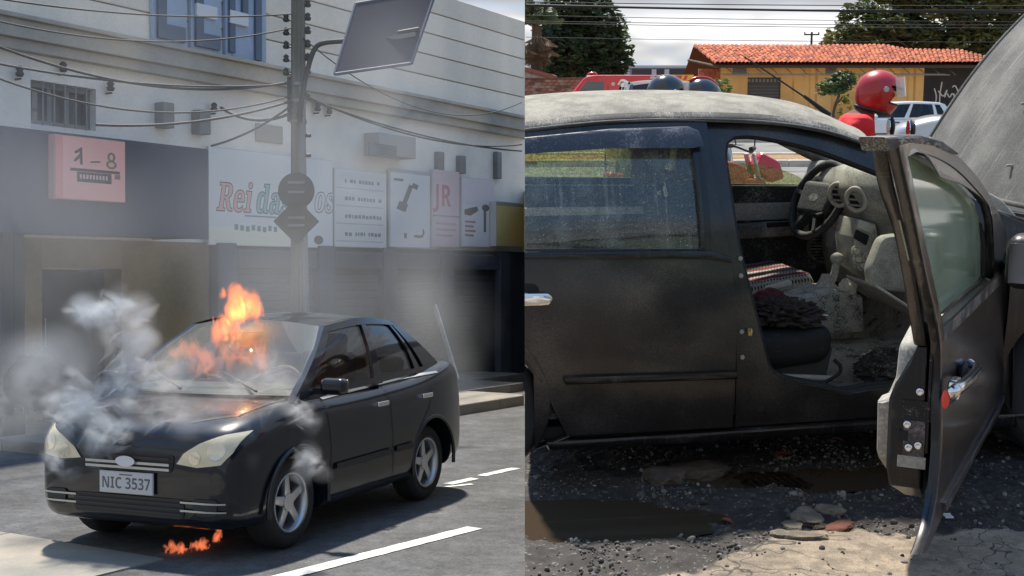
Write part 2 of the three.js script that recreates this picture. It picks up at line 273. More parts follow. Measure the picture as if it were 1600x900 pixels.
  for (const s of [-1, 1]) {
    for (const [a0, a1, b0, b1] of P.windows) part('side_window', strip((b) => lerp(a0, b0, b), (b) => lerp(a1, b1, b), 0.03, 0.93, s, -0.012), P.sideGlass ?? MAT.tint, o);
    for (const [a0, a1, b0, b1] of P.pillars) part('pillar', strip((b) => lerp(a0, b0, b), (b) => lerp(a1, b1, b), -0.08, 1, s, 0.004, 0.05), P.pillarMat ?? P.paint, o);
    part('roof_rail', strip(k0(-0.02), k0(1.02), 0.92, 1.03, s, 0.006, 0.05), P.paint, o);
    part('window_sill', strip(k0(0), k0(1), -0.06, 0.035, s, 0.006, 0.04), P.paint, o);
  }
  const bow = (f) => (u) => { const t = u * 2 - 1, p = f(0); return p; };
  const roofP = (u, v) => { const e = high(v), z = e.z * (u * 2 - 1) * 1.0, p = V(e.x, e.y + 0.05 * (1 - (u * 2 - 1) ** 2) , z); if (v < 0.5) p.x += X(0.06) * (1 - (u * 2 - 1) ** 2) * (1 - v * 2); return p; };
  part('roof', grid(24, 24, (u, v) => roofP(u, v)), P.paint, o);
  const wb = (u) => { const t = u * 2 - 1, e = low(0); return V(e.x + X(0.17) * (1 - t * t), e.y + 0.012, (e.z - 0.03) * t); }, wt = (u) => roofP(u, 0);
  part('windshield', grid(20, 10, (u, v) => { const p = wb(u).lerp(wt(u), v); p.x += 0.02 * Math.sin(Math.PI * v); return p; }), P.glass ?? MAT.glass, o);
  const rb = (u) => { const t = u * 2 - 1, e = low(1); return V(e.x - X(0.08) * (1 - t * t), e.y + 0.012, (e.z - 0.03) * t); }, rt = (u) => roofP(u, 1);
  part('rear_window', grid(20, 10, (u, v) => { const p = rb(u).lerp(rt(u), v); p.x -= 0.03 * Math.sin(Math.PI * v); return p; }), P.sideGlass ?? MAT.tint, o);
  // inside
  const seat = (x, z) => [box(0.46, 0.14, 0.46, x, 0.55, z, 0.05), moved(box(0.13, 0.6, 0.44, 0, 0.3, 0, 0.05), x - 0.2, 0.6, z, 0, 0, 0.22), moved(box(0.08, 0.16, 0.24, 0, 0, 0, 0.035), x - 0.37, 1.24 * (P.head ?? 1), z, 0, 0, 0.2)];
  for (const z of [-0.34, 0.34]) part('seat', seat(X(C.a[0] - 0.95), z), MAT.cloth, o);
  part('rear_seat', [box(0.42, 0.16, 1.15, X(C.c[0] + 0.95), 0.55, 0, 0.05), moved(box(0.14, 0.55, 1.15, 0, 0.27, 0, 0.05), X(C.c[0] + 0.72), 0.6, 0, 0, 0, 0.3)], MAT.cloth, o);
  part('dashboard', box(0.34, 0.2, 1.24, X(C.a[0] - 0.28), C.a[1] - 0.06, 0, 0.06), MAT.trim, o);
  part('steering_wheel', moved(new THREE.TorusGeometry(0.18, 0.016, 8, 28).rotateY(Math.PI / 2), X(C.a[0] - 0.52), C.a[1] - 0.02, -0.34, 0, 0, 0.4), MAT.plastic, o);
  // mirrors
  for (const s of [-1, 1]) { const m = part('mirror', [box(0.1, 0.11, 0.19, X(C.a[0] - 0.22), C.a[1] + 0.055, s * (C.a[2] + 0.17), 0.04), box(0.05, 0.04, 0.1, X(C.a[0] - 0.22), C.a[1] + 0.02, s * (C.a[2] + 0.07))], P.mirror ?? P.paint, o); part('mirror_glass', box(0.006, 0.085, 0.15, X(C.a[0] - 0.22) - 0.052, C.a[1] + 0.055, s * (C.a[2] + 0.17)), MAT.chrome, m); }
  return { body, solid, X };
}
const SEDAN = {
  wheelbase: 2.49, track: 1.46, r: 0.295,
  stations: [
    { x: 0.82, yb: 0.27, yt: 0.60, w: 0.50 }, { x: 0.79, yb: 0.235, yt: 0.66, w: 0.62 }, { x: 0.70, yb: 0.20, yt: 0.725, w: 0.725 }, { x: 0.52, yb: 0.19, yt: 0.79, w: 0.79 }, { x: 0.25, yb: 0.185, yt: 0.86, w: 0.825 }, { x: 0, yb: 0.185, yt: 0.91, w: 0.835 },
    { x: -0.36, yb: 0.19, yt: 0.955, w: 0.84 }, { x: -0.9, yb: 0.19, yt: 0.955, w: 0.84 }, { x: -1.6, yb: 0.19, yt: 0.965, w: 0.84 }, { x: -2.3, yb: 0.195, yt: 0.985, w: 0.84 }, { x: -2.8, yb: 0.21, yt: 1.03, w: 0.83 }, { x: -3.1, yb: 0.23, yt: 1.055, w: 0.80 }, { x: -3.3, yb: 0.25, yt: 1.05, w: 0.76 }, { x: -3.39, yb: 0.3, yt: 0.98, w: 0.7 }, { x: -3.42, yb: 0.36, yt: 0.8, w: 0.6 },
  ],
  cabin: { a: [-0.36, 0.955, 0.735], c: [-2.98, 1.03, 0.67], af: [-1.1, 1.395, 0.545], cr: [-2.32, 1.395, 0.53], arc: 0.045 },
  windows: [[0.05, 0.47, 0.07, 0.455], [0.515, 0.79, 0.50, 0.88], [0.815, 0.875, 0.9, 0.93]],
  pillars: [[-0.015, 0.045, -0.02, 0.06], [0.465, 0.52, 0.45, 0.505], [0.785, 0.82, 0.875, 0.905], [0.87, 1.02, 0.925, 1.03]],
};
// ================================================================ THE STREET
const asphaltTex = tex(512, 512, (u, v) => { const a = fbm(u * 5, v * 5, 21, 5, 5), b = vnoise(u * 256, v * 256, 23, 256, 256), c = fbm(u * 40, v * 40, 25, 2, 40); const k = 80 + 44 * (a - 0.5) + 26 * (b - 0.5) + 22 * (c - 0.5); return [k * 1.0, k * 1.01, k * 1.03]; }, { repeat: 0.35 });
const asphalt = M({ map: asphaltTex, roughness: 0.88, bumpMap: rep(grainTex, 1.4), bumpScale: 0.006 });
const concreteTex = mottled([172, 168, 160], 0.16, 5, 31, 512, 0.08);
const slabMats = [1, 0.9, 1.08].map((k) => M({ map: rep(concreteTex, 0.5), color: rgb(0.62 * k, 0.61 * k, 0.59 * k), roughness: 0.9, bumpMap: rep(grainTex, 1.2), bumpScale: 0.004 }));
const whiteLine = M({ map: mottled([196, 196, 190], 0.25, 9, 33, 256), roughness: 0.85 });
// facade line: towards the right of the picture it runs away from the viewer
const FE = V(1250, 0, -2000).normalize(), FN = V(FE.z * -1, 0, FE.x), FB = streetGround(750, 590), FTURN = Math.atan2(-FE.z, FE.x);
function fx(px, py, off = 0) { const o = V(0, EYE_S, 0), d = street(px, py, 10).sub(o), b = FB.clone().addScaledVector(FN, off), t = b.clone().sub(o).dot(FN) / d.dot(FN), p = o.clone().addScaledVector(d, t).sub(FB); return [p.dot(FE), p.y]; }
const onFacade = (a, h, off) => FB.clone().addScaledVector(FE, a).addScaledVector(FN, off).setY(h);
const aEnd = (off) => fx(820, 500, off)[0];
// distance of a street point in front of the facade
const gOff = (px, py) => streetGround(px, py).sub(FB).dot(FN);
const KERB = gOff(690, 654), STRIPE = gOff(740, 745), LINE2 = gOff(600, 862);
{ // road sheet, cut along the edge of the yard above it
  const g = new THREE.PlaneGeometry(60, 60, 60, 60).rotateX(-Math.PI / 2).translate(-18, 0, -20);
  const q = split(g, 3), m = STREET, plane = EDGE.clone().negate();
  const c = clip(boxUV((q.computeVertexNormals(), q)), m, plane), p = c.attributes.position; // keep the road side of the kerb
  const r = tag(toStreet(part('street_road', c, asphalt)), 'grey asphalt street in front of the shops', 'road', null, 'structure');
  const mk = (px0, py0, px1, py1, w) => { const a = streetGround(px0, py0), b = streetGround(px1, py1), d = b.clone().sub(a).normalize(), s = V(-d.z, 0, d.x).multiplyScalar(w / 2), rr = rng(px0), L = [], n = 26; const e = [[], []];
    for (let i = 0; i <= n; i++) { const t = i / n, q = a.clone().lerp(b, t); for (const k of [0, 1]) { const j = (rr() - 0.5) * 0.02; e[k].push(q.clone().addScaledVector(s, (k ? 1 : -1) + j / w).setY(0.005)); } }
    return boxUV(grid(n, 1, (u, v) => e[v][Math.round(u * n)])); };
  for (const s of [[428, 906, 742, 825, 0.13], [700, 757, 742, 748, 0.1], [752, 744, 806, 732, 0.1], [690, 762, 738, 757, 0.05], [-40, 892, 130, 868, 0.04]]) part('road_marking', mk(...s), whiteLine, r);
}
{ // pavement slabs between kerb and shops
  const root = new THREE.Group(); root.name = 'street_pavement'; root.position.copy(FB); root.rotation.y = FTURN; tag(root, 'pale concrete pavement of large slabs along the shops', 'pavement', null, 'structure'); scene.add(root);
  const r = rng(5), a0 = fx(-90, 680)[0], rows = 3, dep = (KERB - 0.14) / rows;
  for (let a = a0; a < aEnd(0); a += 1.15) for (let k = 0; k < rows; k++) {
    const w = Math.min(1.15, aEnd(dep * (k + 1)) - a) - 0.014; if (w < 0.05) continue;
    const g = box(w, 0.13 + r() * 0.006, dep - 0.014, 0, 0, 0, 0.006); part('slab', g, slabMats[Math.floor(r() * 3)], root, [a + w / 2, 0.055, dep * (k + 0.5)]);
  }
  for (let a = a0; a < aEnd(KERB); a += 1.0) { const w = Math.min(1, aEnd(KERB) - a) - 0.008; if (w > 0.05) part('kerb_stone', box(w, 0.26, 0.13, 0, 0, 0, 0.02), slabMats[Math.floor(r() * 3)], root, [a + w / 2, 0.005, KERB - 0.065]); }
  // worn concrete lane beside the kerb, in front of the burning car
  for (let i = 0; i < 9; i++) for (let k = 0; k < 4; k++) { const w = 2.2, d = 1.5, a = fx(-420, 700)[0] - 6 + i * w, pt = onFacade(a + w / 2, 0, KERB + 0.8 + k * d); if (800 + FOCAL * pt.x / -pt.z > 250) continue; part('slab', box(w - 0.02, 0.05, d - 0.02, 0, 0, 0, 0.004), slabMats[(i + k) % 3], root, [a, -0.017 + 0.002 * ((i * 2 + k) % 3), KERB + 0.8 + k * d]); }
  toStreet(root);
}
// ---------------------------------------------------------------- the commercial building
const wallTex = mottled([226, 222, 212], 0.12, 4, 41, 512, 0.05), wallWhite = M({ map: rep(wallTex, 0.3), roughness: 0.9, bumpMap: rep(grainTex, 0.8), bumpScale: 0.004 });
const claddingMat = [0, 1, 2].map((i) => M({ map: rep(wallTex, 0.25), color: rgb(0.9 - i * 0.05, 0.9 - i * 0.05, 0.87 - i * 0.05), roughness: 0.7 }));
const corniceMat = M({ map: rep(mottled([168, 164, 154], 0.12, 5, 43, 256, 0.1), 0.4), roughness: 0.9 });
const darkWall = M({ map: rep(mottled([74, 80, 90], 0.2, 5, 45, 512), 0.3), roughness: 0.8, bumpMap: rep(grainTex, 0.8), bumpScale: 0.004 });
const brownWall = M({ map: rep(mottled([136, 118, 86], 0.18, 4, 47, 256), 0.4), roughness: 0.85 });
const navy = M({ map: rep(mottled([42, 54, 76], 0.12, 4, 49, 256), 0.5), roughness: 0.55 });
const darkMetal = M({ color: rgb(0.035, 0.038, 0.042), roughness: 0.5, metalness: 0.3 });
const greyMetal = M({ map: rep(mottled([128, 130, 130], 0.12, 6, 51, 256), 0.7), roughness: 0.55, metalness: 0.3 });
const shopB = new THREE.Group();
{
  const b = shopB; b.name = 'commercial_building'; b.position.copy(FB); b.rotation.y = FTURN; scene.add(b);
  tag(b, 'white two storey shop building with dark ground floor behind the burning car', 'building');
  const aL = fx(-110, 500)[0], aR = aEnd(0), mid = (aL + aR) / 2, W = aR - aL;
  const hBan = fx(620, 388)[1], hEave = fx(400, 125, 0.25)[1], hTop = fx(820, 44)[1];
  const aS = fx(326, 300)[0];                                        // where the navy fascia ends
  // ground floor, openings left in it
  const wallRun = (name, x0, x1, y0, y1, m, z = -0.15, t = 0.3) => part(name, box(x1 - x0, y1 - y0, t, (x0 + x1) / 2, (y0 + y1) / 2, z), m, b);
  const dA = fx(66, 500)[0], dB = fx(190, 500)[0], dH = fx(120, 420)[1];
  wallRun('shop_wall', aL, dA, 0, hBan, brownWall); wallRun('shop_wall', dB, aS, 0, hBan, brownWall); wallRun('shop_wall', dA, dB, dH, hBan, brownWall);
  part('door_recess', [box(dB - dA, dH, 0.05, (dA + dB) / 2, dH / 2, -0.9), box(0.05, dH, 0.6, dA - 0.026, dH / 2, -0.6), box(0.05, dH, 0.6, dB + 0.026, dH / 2, -0.6)], darkMetal, b);
  const door = part('door', box(dB - dA - 0.16, dH - 0.06, 0.05, (dA + dB) / 2, dH / 2, -0.45, 0.01), M({ color: rgb(0.03, 0.038, 0.05), roughness: 0.4 }), b); part('handle', rod(V(dA + 0.35, 0.9, -0.4), V(dA + 0.35, 1.25, -0.4), 0.014), MAT.steel, door);
  wallRun('shop_wall', aS, aR, 0, hBan, darkWall);
  // shutters of the dark shops: ribbed panels between piers
  const piers = [aS + 0.2, fx(500, 500)[0], fx(600, 500)[0], fx(690, 500)[0], fx(780, 500)[0]];
  piers.forEach((a) => part('pier', box(0.34, hBan, 0.14, a, hBan / 2, 0.07, 0.01), darkWall, b));
  const shutterMat = M({ map: rep(mottled([66, 72, 82], 0.16, 5, 53, 256), 0.5), roughness: 0.55, metalness: 0.2 });
  const slatG = {};
  for (let i = 0; i + 1 < piers.length; i++) { const x0 = piers[i] + 0.19, x1 = piers[i + 1] - 0.19, w = x1 - x0; for (let y = 0.08; y < hBan - 0.35; y += 0.12) part('shutter_slat', box(w, 0.112, 0.03, 0, 0, 0, 0.01), shutterMat, b, [(x0 + x1) / 2, y + 0.06, 0.02]); part('shutter_box', box(w, 0.26, 0.12, (x0 + x1) / 2, hBan - 0.2, 0.065, 0.02), darkWall, b); }
  for (const px of [6, 24]) part('column', box(0.13, fx(10, 325, 0.9)[1], 0.13, fx(px, 400, 0.8)[0], fx(10, 325, 0.9)[1] / 2, 0.8, 0.01), darkMetal, b);
  // upper wall with its opening for the window
  const w0 = fx(48, 150)[0], w1 = fx(150, 150)[0], wy0 = fx(48, 193)[1], wy1 = fx(48, 124)[1];
  wallRun('upper_wall', aL, w0, hBan, hEave, wallWhite); wallRun('upper_wall', w1, aR, hBan, hEave, wallWhite); wallRun('upper_wall', w0, w1, hBan, wy0, wallWhite); wallRun('upper_wall', w0, w1, wy1, hEave, wallWhite);
  const win = part('window', box(w1 - w0, wy1 - wy0, 0.02, (w0 + w1) / 2, (wy0 + wy1) / 2, -0.2), MP({ color: rgb(0.09, 0.11, 0.11), roughness: 0.08, clearcoat: 1 }), b);
  const fr = [box(w1 - w0, 0.06, 0.08, (w0 + w1) / 2, wy0 + 0.03, -0.14), box(w1 - w0, 0.06, 0.08, (w0 + w1) / 2, wy1 - 0.03, -0.14)]; for (const t of [0.03, 0.36, 0.64, 0.97]) fr.push(box(0.05, wy1 - wy0 - 0.12, 0.07, lerp(w0, w1, t), (wy0 + wy1) / 2, -0.14)); part('frame', fr, greyMetal, win);
  for (let i = 1; i < 6; i++) part('window_bar', rod(V(lerp(w0, w1, i / 6), wy0, 0.012), V(lerp(w0, w1, i / 6), wy1, 0.012), 0.012, 6), greyMetal, win);
  // cornice and cladding
  part('cornice', [box(W, 0.2, 0.34, mid, hEave + 0.1, 0.03, 0.01), box(W, 0.12, 0.26, mid, hEave - 0.06, 0.0, 0.01), box(W, 0.05, 0.4, mid, hEave + 0.225, 0.06, 0.01)], corniceMat, b);
  const bh = 0.34; let i = 0;
  for (let y = hEave + 0.26; y < hTop; y += bh, i++) { const yt = y - hEave, x1 = aR - 0.0; const gA = aL; part('cladding_board', box(x1 - gA, bh - 0.012, 0.05, 0, 0, 0, 0.012), claddingMat[(i * 2) % 3], b, [(x1 + gA) / 2, y + bh / 2, 0.1], [-0.03, 0, 0]); }
  part('upper_wall', box(W, hTop - hEave, 0.2, mid, (hEave + hTop) / 2, -0.06), wallWhite, b);
  part('end_wall', box(0.25, hTop, 9, aR - 0.13, hTop / 2, -4.8), wallWhite, b);
  part('roof_slab', box(W, 0.2, 9, mid, hTop - 0.3, -4.8), corniceMat, b);
  // air conditioner, vents, stubs, lamps
  const boxAt = (name, px0, py0, px1, py1, d, m, off = 0) => { const [x0, y0] = fx(px0, py0, off), [x1, y1] = fx(px1, py1, off); return part(name, box(Math.abs(x1 - x0), Math.abs(y1 - y0), d, (x0 + x1) / 2, (y0 + y1) / 2, off + d / 2, 0.015), m, b); };
  const vent = boxAt('air_conditioner', 568, 208, 626, 250, 0.3, M({ color: rgb(0.36, 0.36, 0.33), roughness: 0.7 })); 
  { const [x0, y0] = fx(574, 222, 0.3), [x1, y1] = fx(620, 248, 0.3); for (let k = 0; k < 6; k++) part('louvre', box(x1 - x0 - 0.05, 0.025, 0.02, (x0 + x1) / 2, lerp(y0, y1, (k + 0.5) / 6), 0.31), greyMetal, vent); }
  for (const [x0, y0, x1, y1] of [[241, 160, 259, 202], [298, 172, 316, 212]]) boxAt('meter_box', x0, y0, x1, y1, 0.16, greyMetal);
  for (const [x0, y0, x1, y1] of [[678, 237, 687, 268], [712, 243, 721, 272], [770, 237, 777, 280]]) boxAt('stay_post', x0, y0, x1, y1, 0.1, greyMetal);
  for (const [px, py] of [[28, 112], [170, 135], [96, 105], [332, 168], [494, 168], [512, 172], [704, 185]]) { const [a, h] = fx(px, py, 0.05); part('insulator', [lathe([[0, 0], [0.035, 0.005], [0.05, 0.04], [0.03, 0.06], [0.045, 0.09], [0.02, 0.12], [0, 0.125]], 12).translate(a, h - 0.06, 0.08), rod(V(a, h - 0.08, 0), V(a, h - 0.08, 0.1), 0.012)], darkMetal, b); }
  boxAt('wall_patch', 398, 192, 440, 226, 0.03, M({ color: rgb(0.34, 0.31, 0.25), roughness: 0.9 }));
  // small pieces in front of the shutters
  toStreet(b);
}
function board(name, label, category, px0, py0, px1, py1, off, th, texture, edge, group, extra) { // a flat sign, its upper left and lower right corners read off the photograph
  const [x0, y0] = fx(px0, py0, off + th), [x1, y1] = fx(px1, py1, off + th), w = x1 - x0, h = y0 - y1;
  const o = new THREE.Group(); o.name = numbered(name); o.position.copy(onFacade((x0 + x1) / 2, (y0 + y1) / 2, off)); o.rotation.y = FTURN; tag(o, label, category, group); scene.add(o);
  part('panel', box(w, h, th, 0, 0, th / 2, 0.004), edge, o);
  const f = new THREE.PlaneGeometry(w - 0.02, h - 0.02).translate(0, 0, th + 0.004); part('print', f, M({ map: texture, roughness: 0.6 }), o);
  if (extra) extra(o, w, h, th); toStreet(o); return o;
}
{ // the navy canopy over the left shop
  const z = 0.9, [x0] = fx(-110, 300, z), [x1, t1] = fx(326, 233, z), b1 = fx(326, 374, z)[1], o = new THREE.Group(); o.name = 'shop_canopy'; o.position.copy(onFacade(0, 0, 0)); o.rotation.y = FTURN; tag(o, 'dark navy box canopy above the brown shop entrance', 'canopy'); scene.add(o);
  part('fascia', box(x1 - x0, t1 - b1, 0.08, (x0 + x1) / 2, (t1 + b1) / 2, z - 0.04, 0.012), navy, o);
  part('soffit', box(x1 - x0 - 0.01, 0.06, z - 0.08, (x0 + x1) / 2, b1 + 0.05, (z - 0.08) / 2), brownWall, o);
  part('end_panel', box(0.06, t1 - b1 - 0.02, z - 0.082, x1 - 0.034, (t1 + b1) / 2, (z - 0.082) / 2), navy, o);
  part('cover', box(x1 - x0 - 0.01, 0.05, z - 0.082, (x0 + x1) / 2, t1 - 0.05, (z - 0.082) / 2), navy, o); toStreet(o);
}
const rough = (c, w, h, seed, a) => { const r = rng(seed); c.globalAlpha = a; for (let i = 0; i < 400; i++) { c.fillStyle = r() < 0.5 ? '#000' : '#fff'; c.globalAlpha = a * r(); c.fillRect(r() * w, r() * h, 2 + r() * w * 0.06, 1 + r() * 4); } c.globalAlpha = 1; };
board('shop_sign', 'square pink sign with two small dark figures on the navy canopy', 'sign', 85, 209, 196, 317, 0.9, 0.1, drawn(256, 256, (c, w, h) => {
  c.fillStyle = '#e2a79f'; c.fillRect(0, 0, w, h); c.fillStyle = '#d98f8a'; c.fillRect(0, 0, 26, h); rough(c, w, h, 3, 0.05);
  c.strokeStyle = '#3a2a2e'; c.lineWidth = 10; c.lineCap = 'round'; c.beginPath(); c.moveTo(72, 62); c.lineTo(90, 48); c.lineTo(92, 108); c.moveTo(90, 70); c.lineTo(70, 96); c.stroke();
  c.lineWidth = 6; c.beginPath(); c.moveTo(128, 98); c.lineTo(160, 94); c.stroke(); c.strokeStyle = '#6d6a50'; c.lineWidth = 9; c.beginPath(); c.ellipse(204, 70, 11, 16, 0, 0, 7); c.stroke(); c.beginPath(); c.ellipse(204, 102, 16, 14, 0, 0, 7); c.stroke();
  c.fillStyle = '#30262a'; c.fillRect(52, 128, 184, 12); c.fillRect(76, 142, 128, 42); c.fillStyle = '#c9a8a4'; for (let i = 0; i < 9; i++) c.fillRect(86 + i * 12, 152, 8, 18); c.fillStyle = '#7a5d5c'; c.fillRect(216, 142, 22, 20);
}), M({ color: rgb(0.5, 0.3, 0.28), roughness: 0.6 }));
board('shop_banner', 'white shop banner with large red and teal script lettering left of the pole', 'banner', 325, 228, 520, 388, 0.06, 0.04, drawn(640, 512, (c, w, h) => {
  c.fillStyle = '#d9dcdc'; c.fillRect(0, 0, w, h); c.fillStyle = '#e3e2cf'; c.fillRect(0, h * 0.82, w * 0.62, h); rough(c, w, h, 5, 0.04);
  c.font = 'italic bold 165px serif'; c.lineWidth = 9; c.strokeStyle = '#4a4448'; c.fillStyle = '#d8a9a4'; c.save(); c.translate(34, 330); c.scale(0.62, 1.25); c.strokeText('Rei', 0, 0); c.fillText('Rei', 0, 0); c.fillStyle = '#8fb9bd'; c.strokeText('das', 300, 0); c.fillText('das', 300, 0); c.strokeText('os', 800, -20); c.fillStyle = '#dadada'; c.fillText('os', 800, -20); c.restore();
  c.strokeStyle = '#55898c'; c.lineWidth = 8; c.beginPath(); c.moveTo(170, 352); c.lineTo(330, 352); c.stroke(); c.fillStyle = '#6f8a90'; for (let i = 0; i < 8; i++) c.fillRect(120 + i * 28, 400 + (i % 3) * 4, 18, 30); c.fillStyle = '#444'; c.beginPath(); c.arc(560, 470, 26, 0, 7); c.fill();
}), MAT.plateBlank);
board('service_banner', 'pale grey banner with four rows of small grey lettering', 'banner', 522, 262, 604, 388, 0.06, 0.04, drawn(320, 512, (c, w, h) => {
  c.fillStyle = '#cfd2d1'; c.fillRect(0, 0, w, h); rough(c, w, h, 7, 0.04); const r = rng(9); for (let k = 0; k < 4; k++) { const y = 60 + k * 118; c.fillStyle = '#a9acae'; c.fillRect(10, y + 58, w - 30, 8); c.fillStyle = '#6b6f73'; let x = 60; while (x < w - 40) { const ww = 8 + r() * 12; c.fillRect(x, y + r() * 4, ww, 24); x += ww + 5 + (r() < 0.25 ? 16 : 0); } }
}), MAT.plateBlank);
board('picture_banner', 'white banner with a dark slanting tool drawing beside the text banner', 'banner', 609, 262, 672, 388, 0.06, 0.04, drawn(256, 512, (c, w, h) => {
  c.fillStyle = '#d4d7d8'; c.fillRect(0, 0, w, h); c.fillStyle = '#a7abae'; c.fillRect(0, 0, w, 22); rough(c, w, h, 11, 0.04); c.fillStyle = '#55595d'; c.fillRect(22, 60, 60, 16);
  c.save(); c.translate(92, 210); c.rotate(0.35); c.fillRect(-14, -120, 28, 170); c.fillRect(-34, 10, 60, 56); c.fillRect(4, -140, 40, 34); c.restore(); c.strokeStyle = '#4d5156'; c.lineWidth = 12; c.beginPath(); c.arc(180, 410, 34, -0.6, 2.4); c.stroke(); c.fillRect(150, 430, 60, 16); c.fillRect(86, 420, 18, 34);
}), MAT.plateBlank);
board('letter_banner', 'narrow pink banner with large red capital letters', 'banner', 675, 264, 718, 387, 0.06, 0.04, drawn(192, 512, (c, w, h) => {
  c.fillStyle = '#c9b6b9'; c.fillRect(0, 0, w, h); rough(c, w, h, 13, 0.04); c.fillStyle = '#b05a6a'; c.font = 'bold 170px sans-serif'; c.save(); c.translate(14, 240); c.scale(0.72, 1.2); c.fillText('JR', 0, 0); c.restore(); c.fillStyle = '#8f8087'; c.fillRect(0, 300, w, 10); c.fillStyle = '#b9848e'; c.fillRect(24, 350, w - 50, 14); c.fillRect(24, 390, w - 50, 14); c.fillRect(24, 430, w - 70, 14);
}), MAT.plateBlank);
board('tool_banner', 'white and pink banner with dark tool shapes at the right end of the row', 'banner', 721, 276, 772, 387, 0.06, 0.04, drawn(224, 512, (c, w, h) => {
  c.fillStyle = '#d6cfd2'; c.fillRect(0, 0, w, h); c.fillStyle = '#d9d9d9'; c.fillRect(0, 200, w, h); rough(c, w, h, 15, 0.04); c.fillStyle = '#3f4045'; c.beginPath(); c.moveTo(18, 236); c.lineTo(104, 208); c.lineTo(112, 240); c.lineTo(60, 282); c.lineTo(16, 276); c.fill(); c.fillRect(150, 210, 18, 190); c.beginPath(); c.arc(164, 214, 26, 0, 7); c.fill();
  c.fillStyle = '#a4616b'; for (let k = 0; k < 4; k++) c.fillRect(20, 320 + k * 34, 74 - (k % 2) * 14, 16);
}), MAT.plateBlank);
board('yellow_sign', 'small yellow box sign at the far end of the shop wall', 'sign', 775, 314, 818, 386, 0.12, 0.12, drawn(128, 192, (c, w, h) => { c.fillStyle = '#c9b069'; c.fillRect(0, 0, w, h); c.fillStyle = '#8e876f'; c.fillRect(0, 0, w, 16); rough(c, w, h, 17, 0.06); }), MAT.plateBlank);
{ // raised letters on the cladding
  const z = 0.14, o = new THREE.Group(); o.name = 'letter_sign'; o.position.copy(onFacade(0, 0, 0)); o.rotation.y = FTURN; tag(o, 'big pale blue block letters mounted high on the white cladding', 'sign'); scene.add(o);
  const blue = M({ map: rep(mottled([148, 166, 188], 0.1, 5, 57, 256), 0.6), roughness: 0.5 }), face = M({ color: rgb(0.62, 0.66, 0.7), roughness: 0.6 }), navyEdge = M({ color: rgb(0.1, 0.14, 0.2), roughness: 0.6 });
  const LET = { C: [[0, 0, 1, 0.22], [0, 0.78, 1, 1], [0, 0, 0.3, 1]], E: [[0, 0, 1, 0.2], [0, 0.8, 1, 1], [0, 0, 0.3, 1], [0, 0.42, 0.85, 0.6]], P: [[0, 0, 0.3, 1], [0, 0.8, 1, 1], [0.7, 0.45, 1, 1], [0, 0.4, 1, 0.58]], I: [[0.3, 0, 0.7, 1]] };
  for (const [ch, p0, p1, top, bot] of [['C', 234, 288, -60, 78], ['E', 294, 342, -50, 90], ['P', 348, 384, -42, 98], ['I', 382, 412, -36, 108]]) {
    const [x0, y1] = fx(p0, top, z), [x1, y0] = fx(p1, bot, z), w = x1 - x0, h = y1 - y0, sh = LET[ch], L = part('letter', box(w, h, 0.06, (x0 + x1) / 2, (y0 + y1) / 2, z + 0.02, 0.01), blue, o);
    sh.forEach(([a, b, c, d], i) => part('stroke', box((c - a) * w * 0.8, (d - b) * h * 0.86, 0.05, x0 + w * (0.1 + 0.8 * (a + c) / 2), y0 + h * (0.07 + 0.86 * (b + d) / 2), z + 0.065 + i * 0.002, 0.006), i % 2 ? face : navyEdge, L));
  }
  toStreet(o);
}
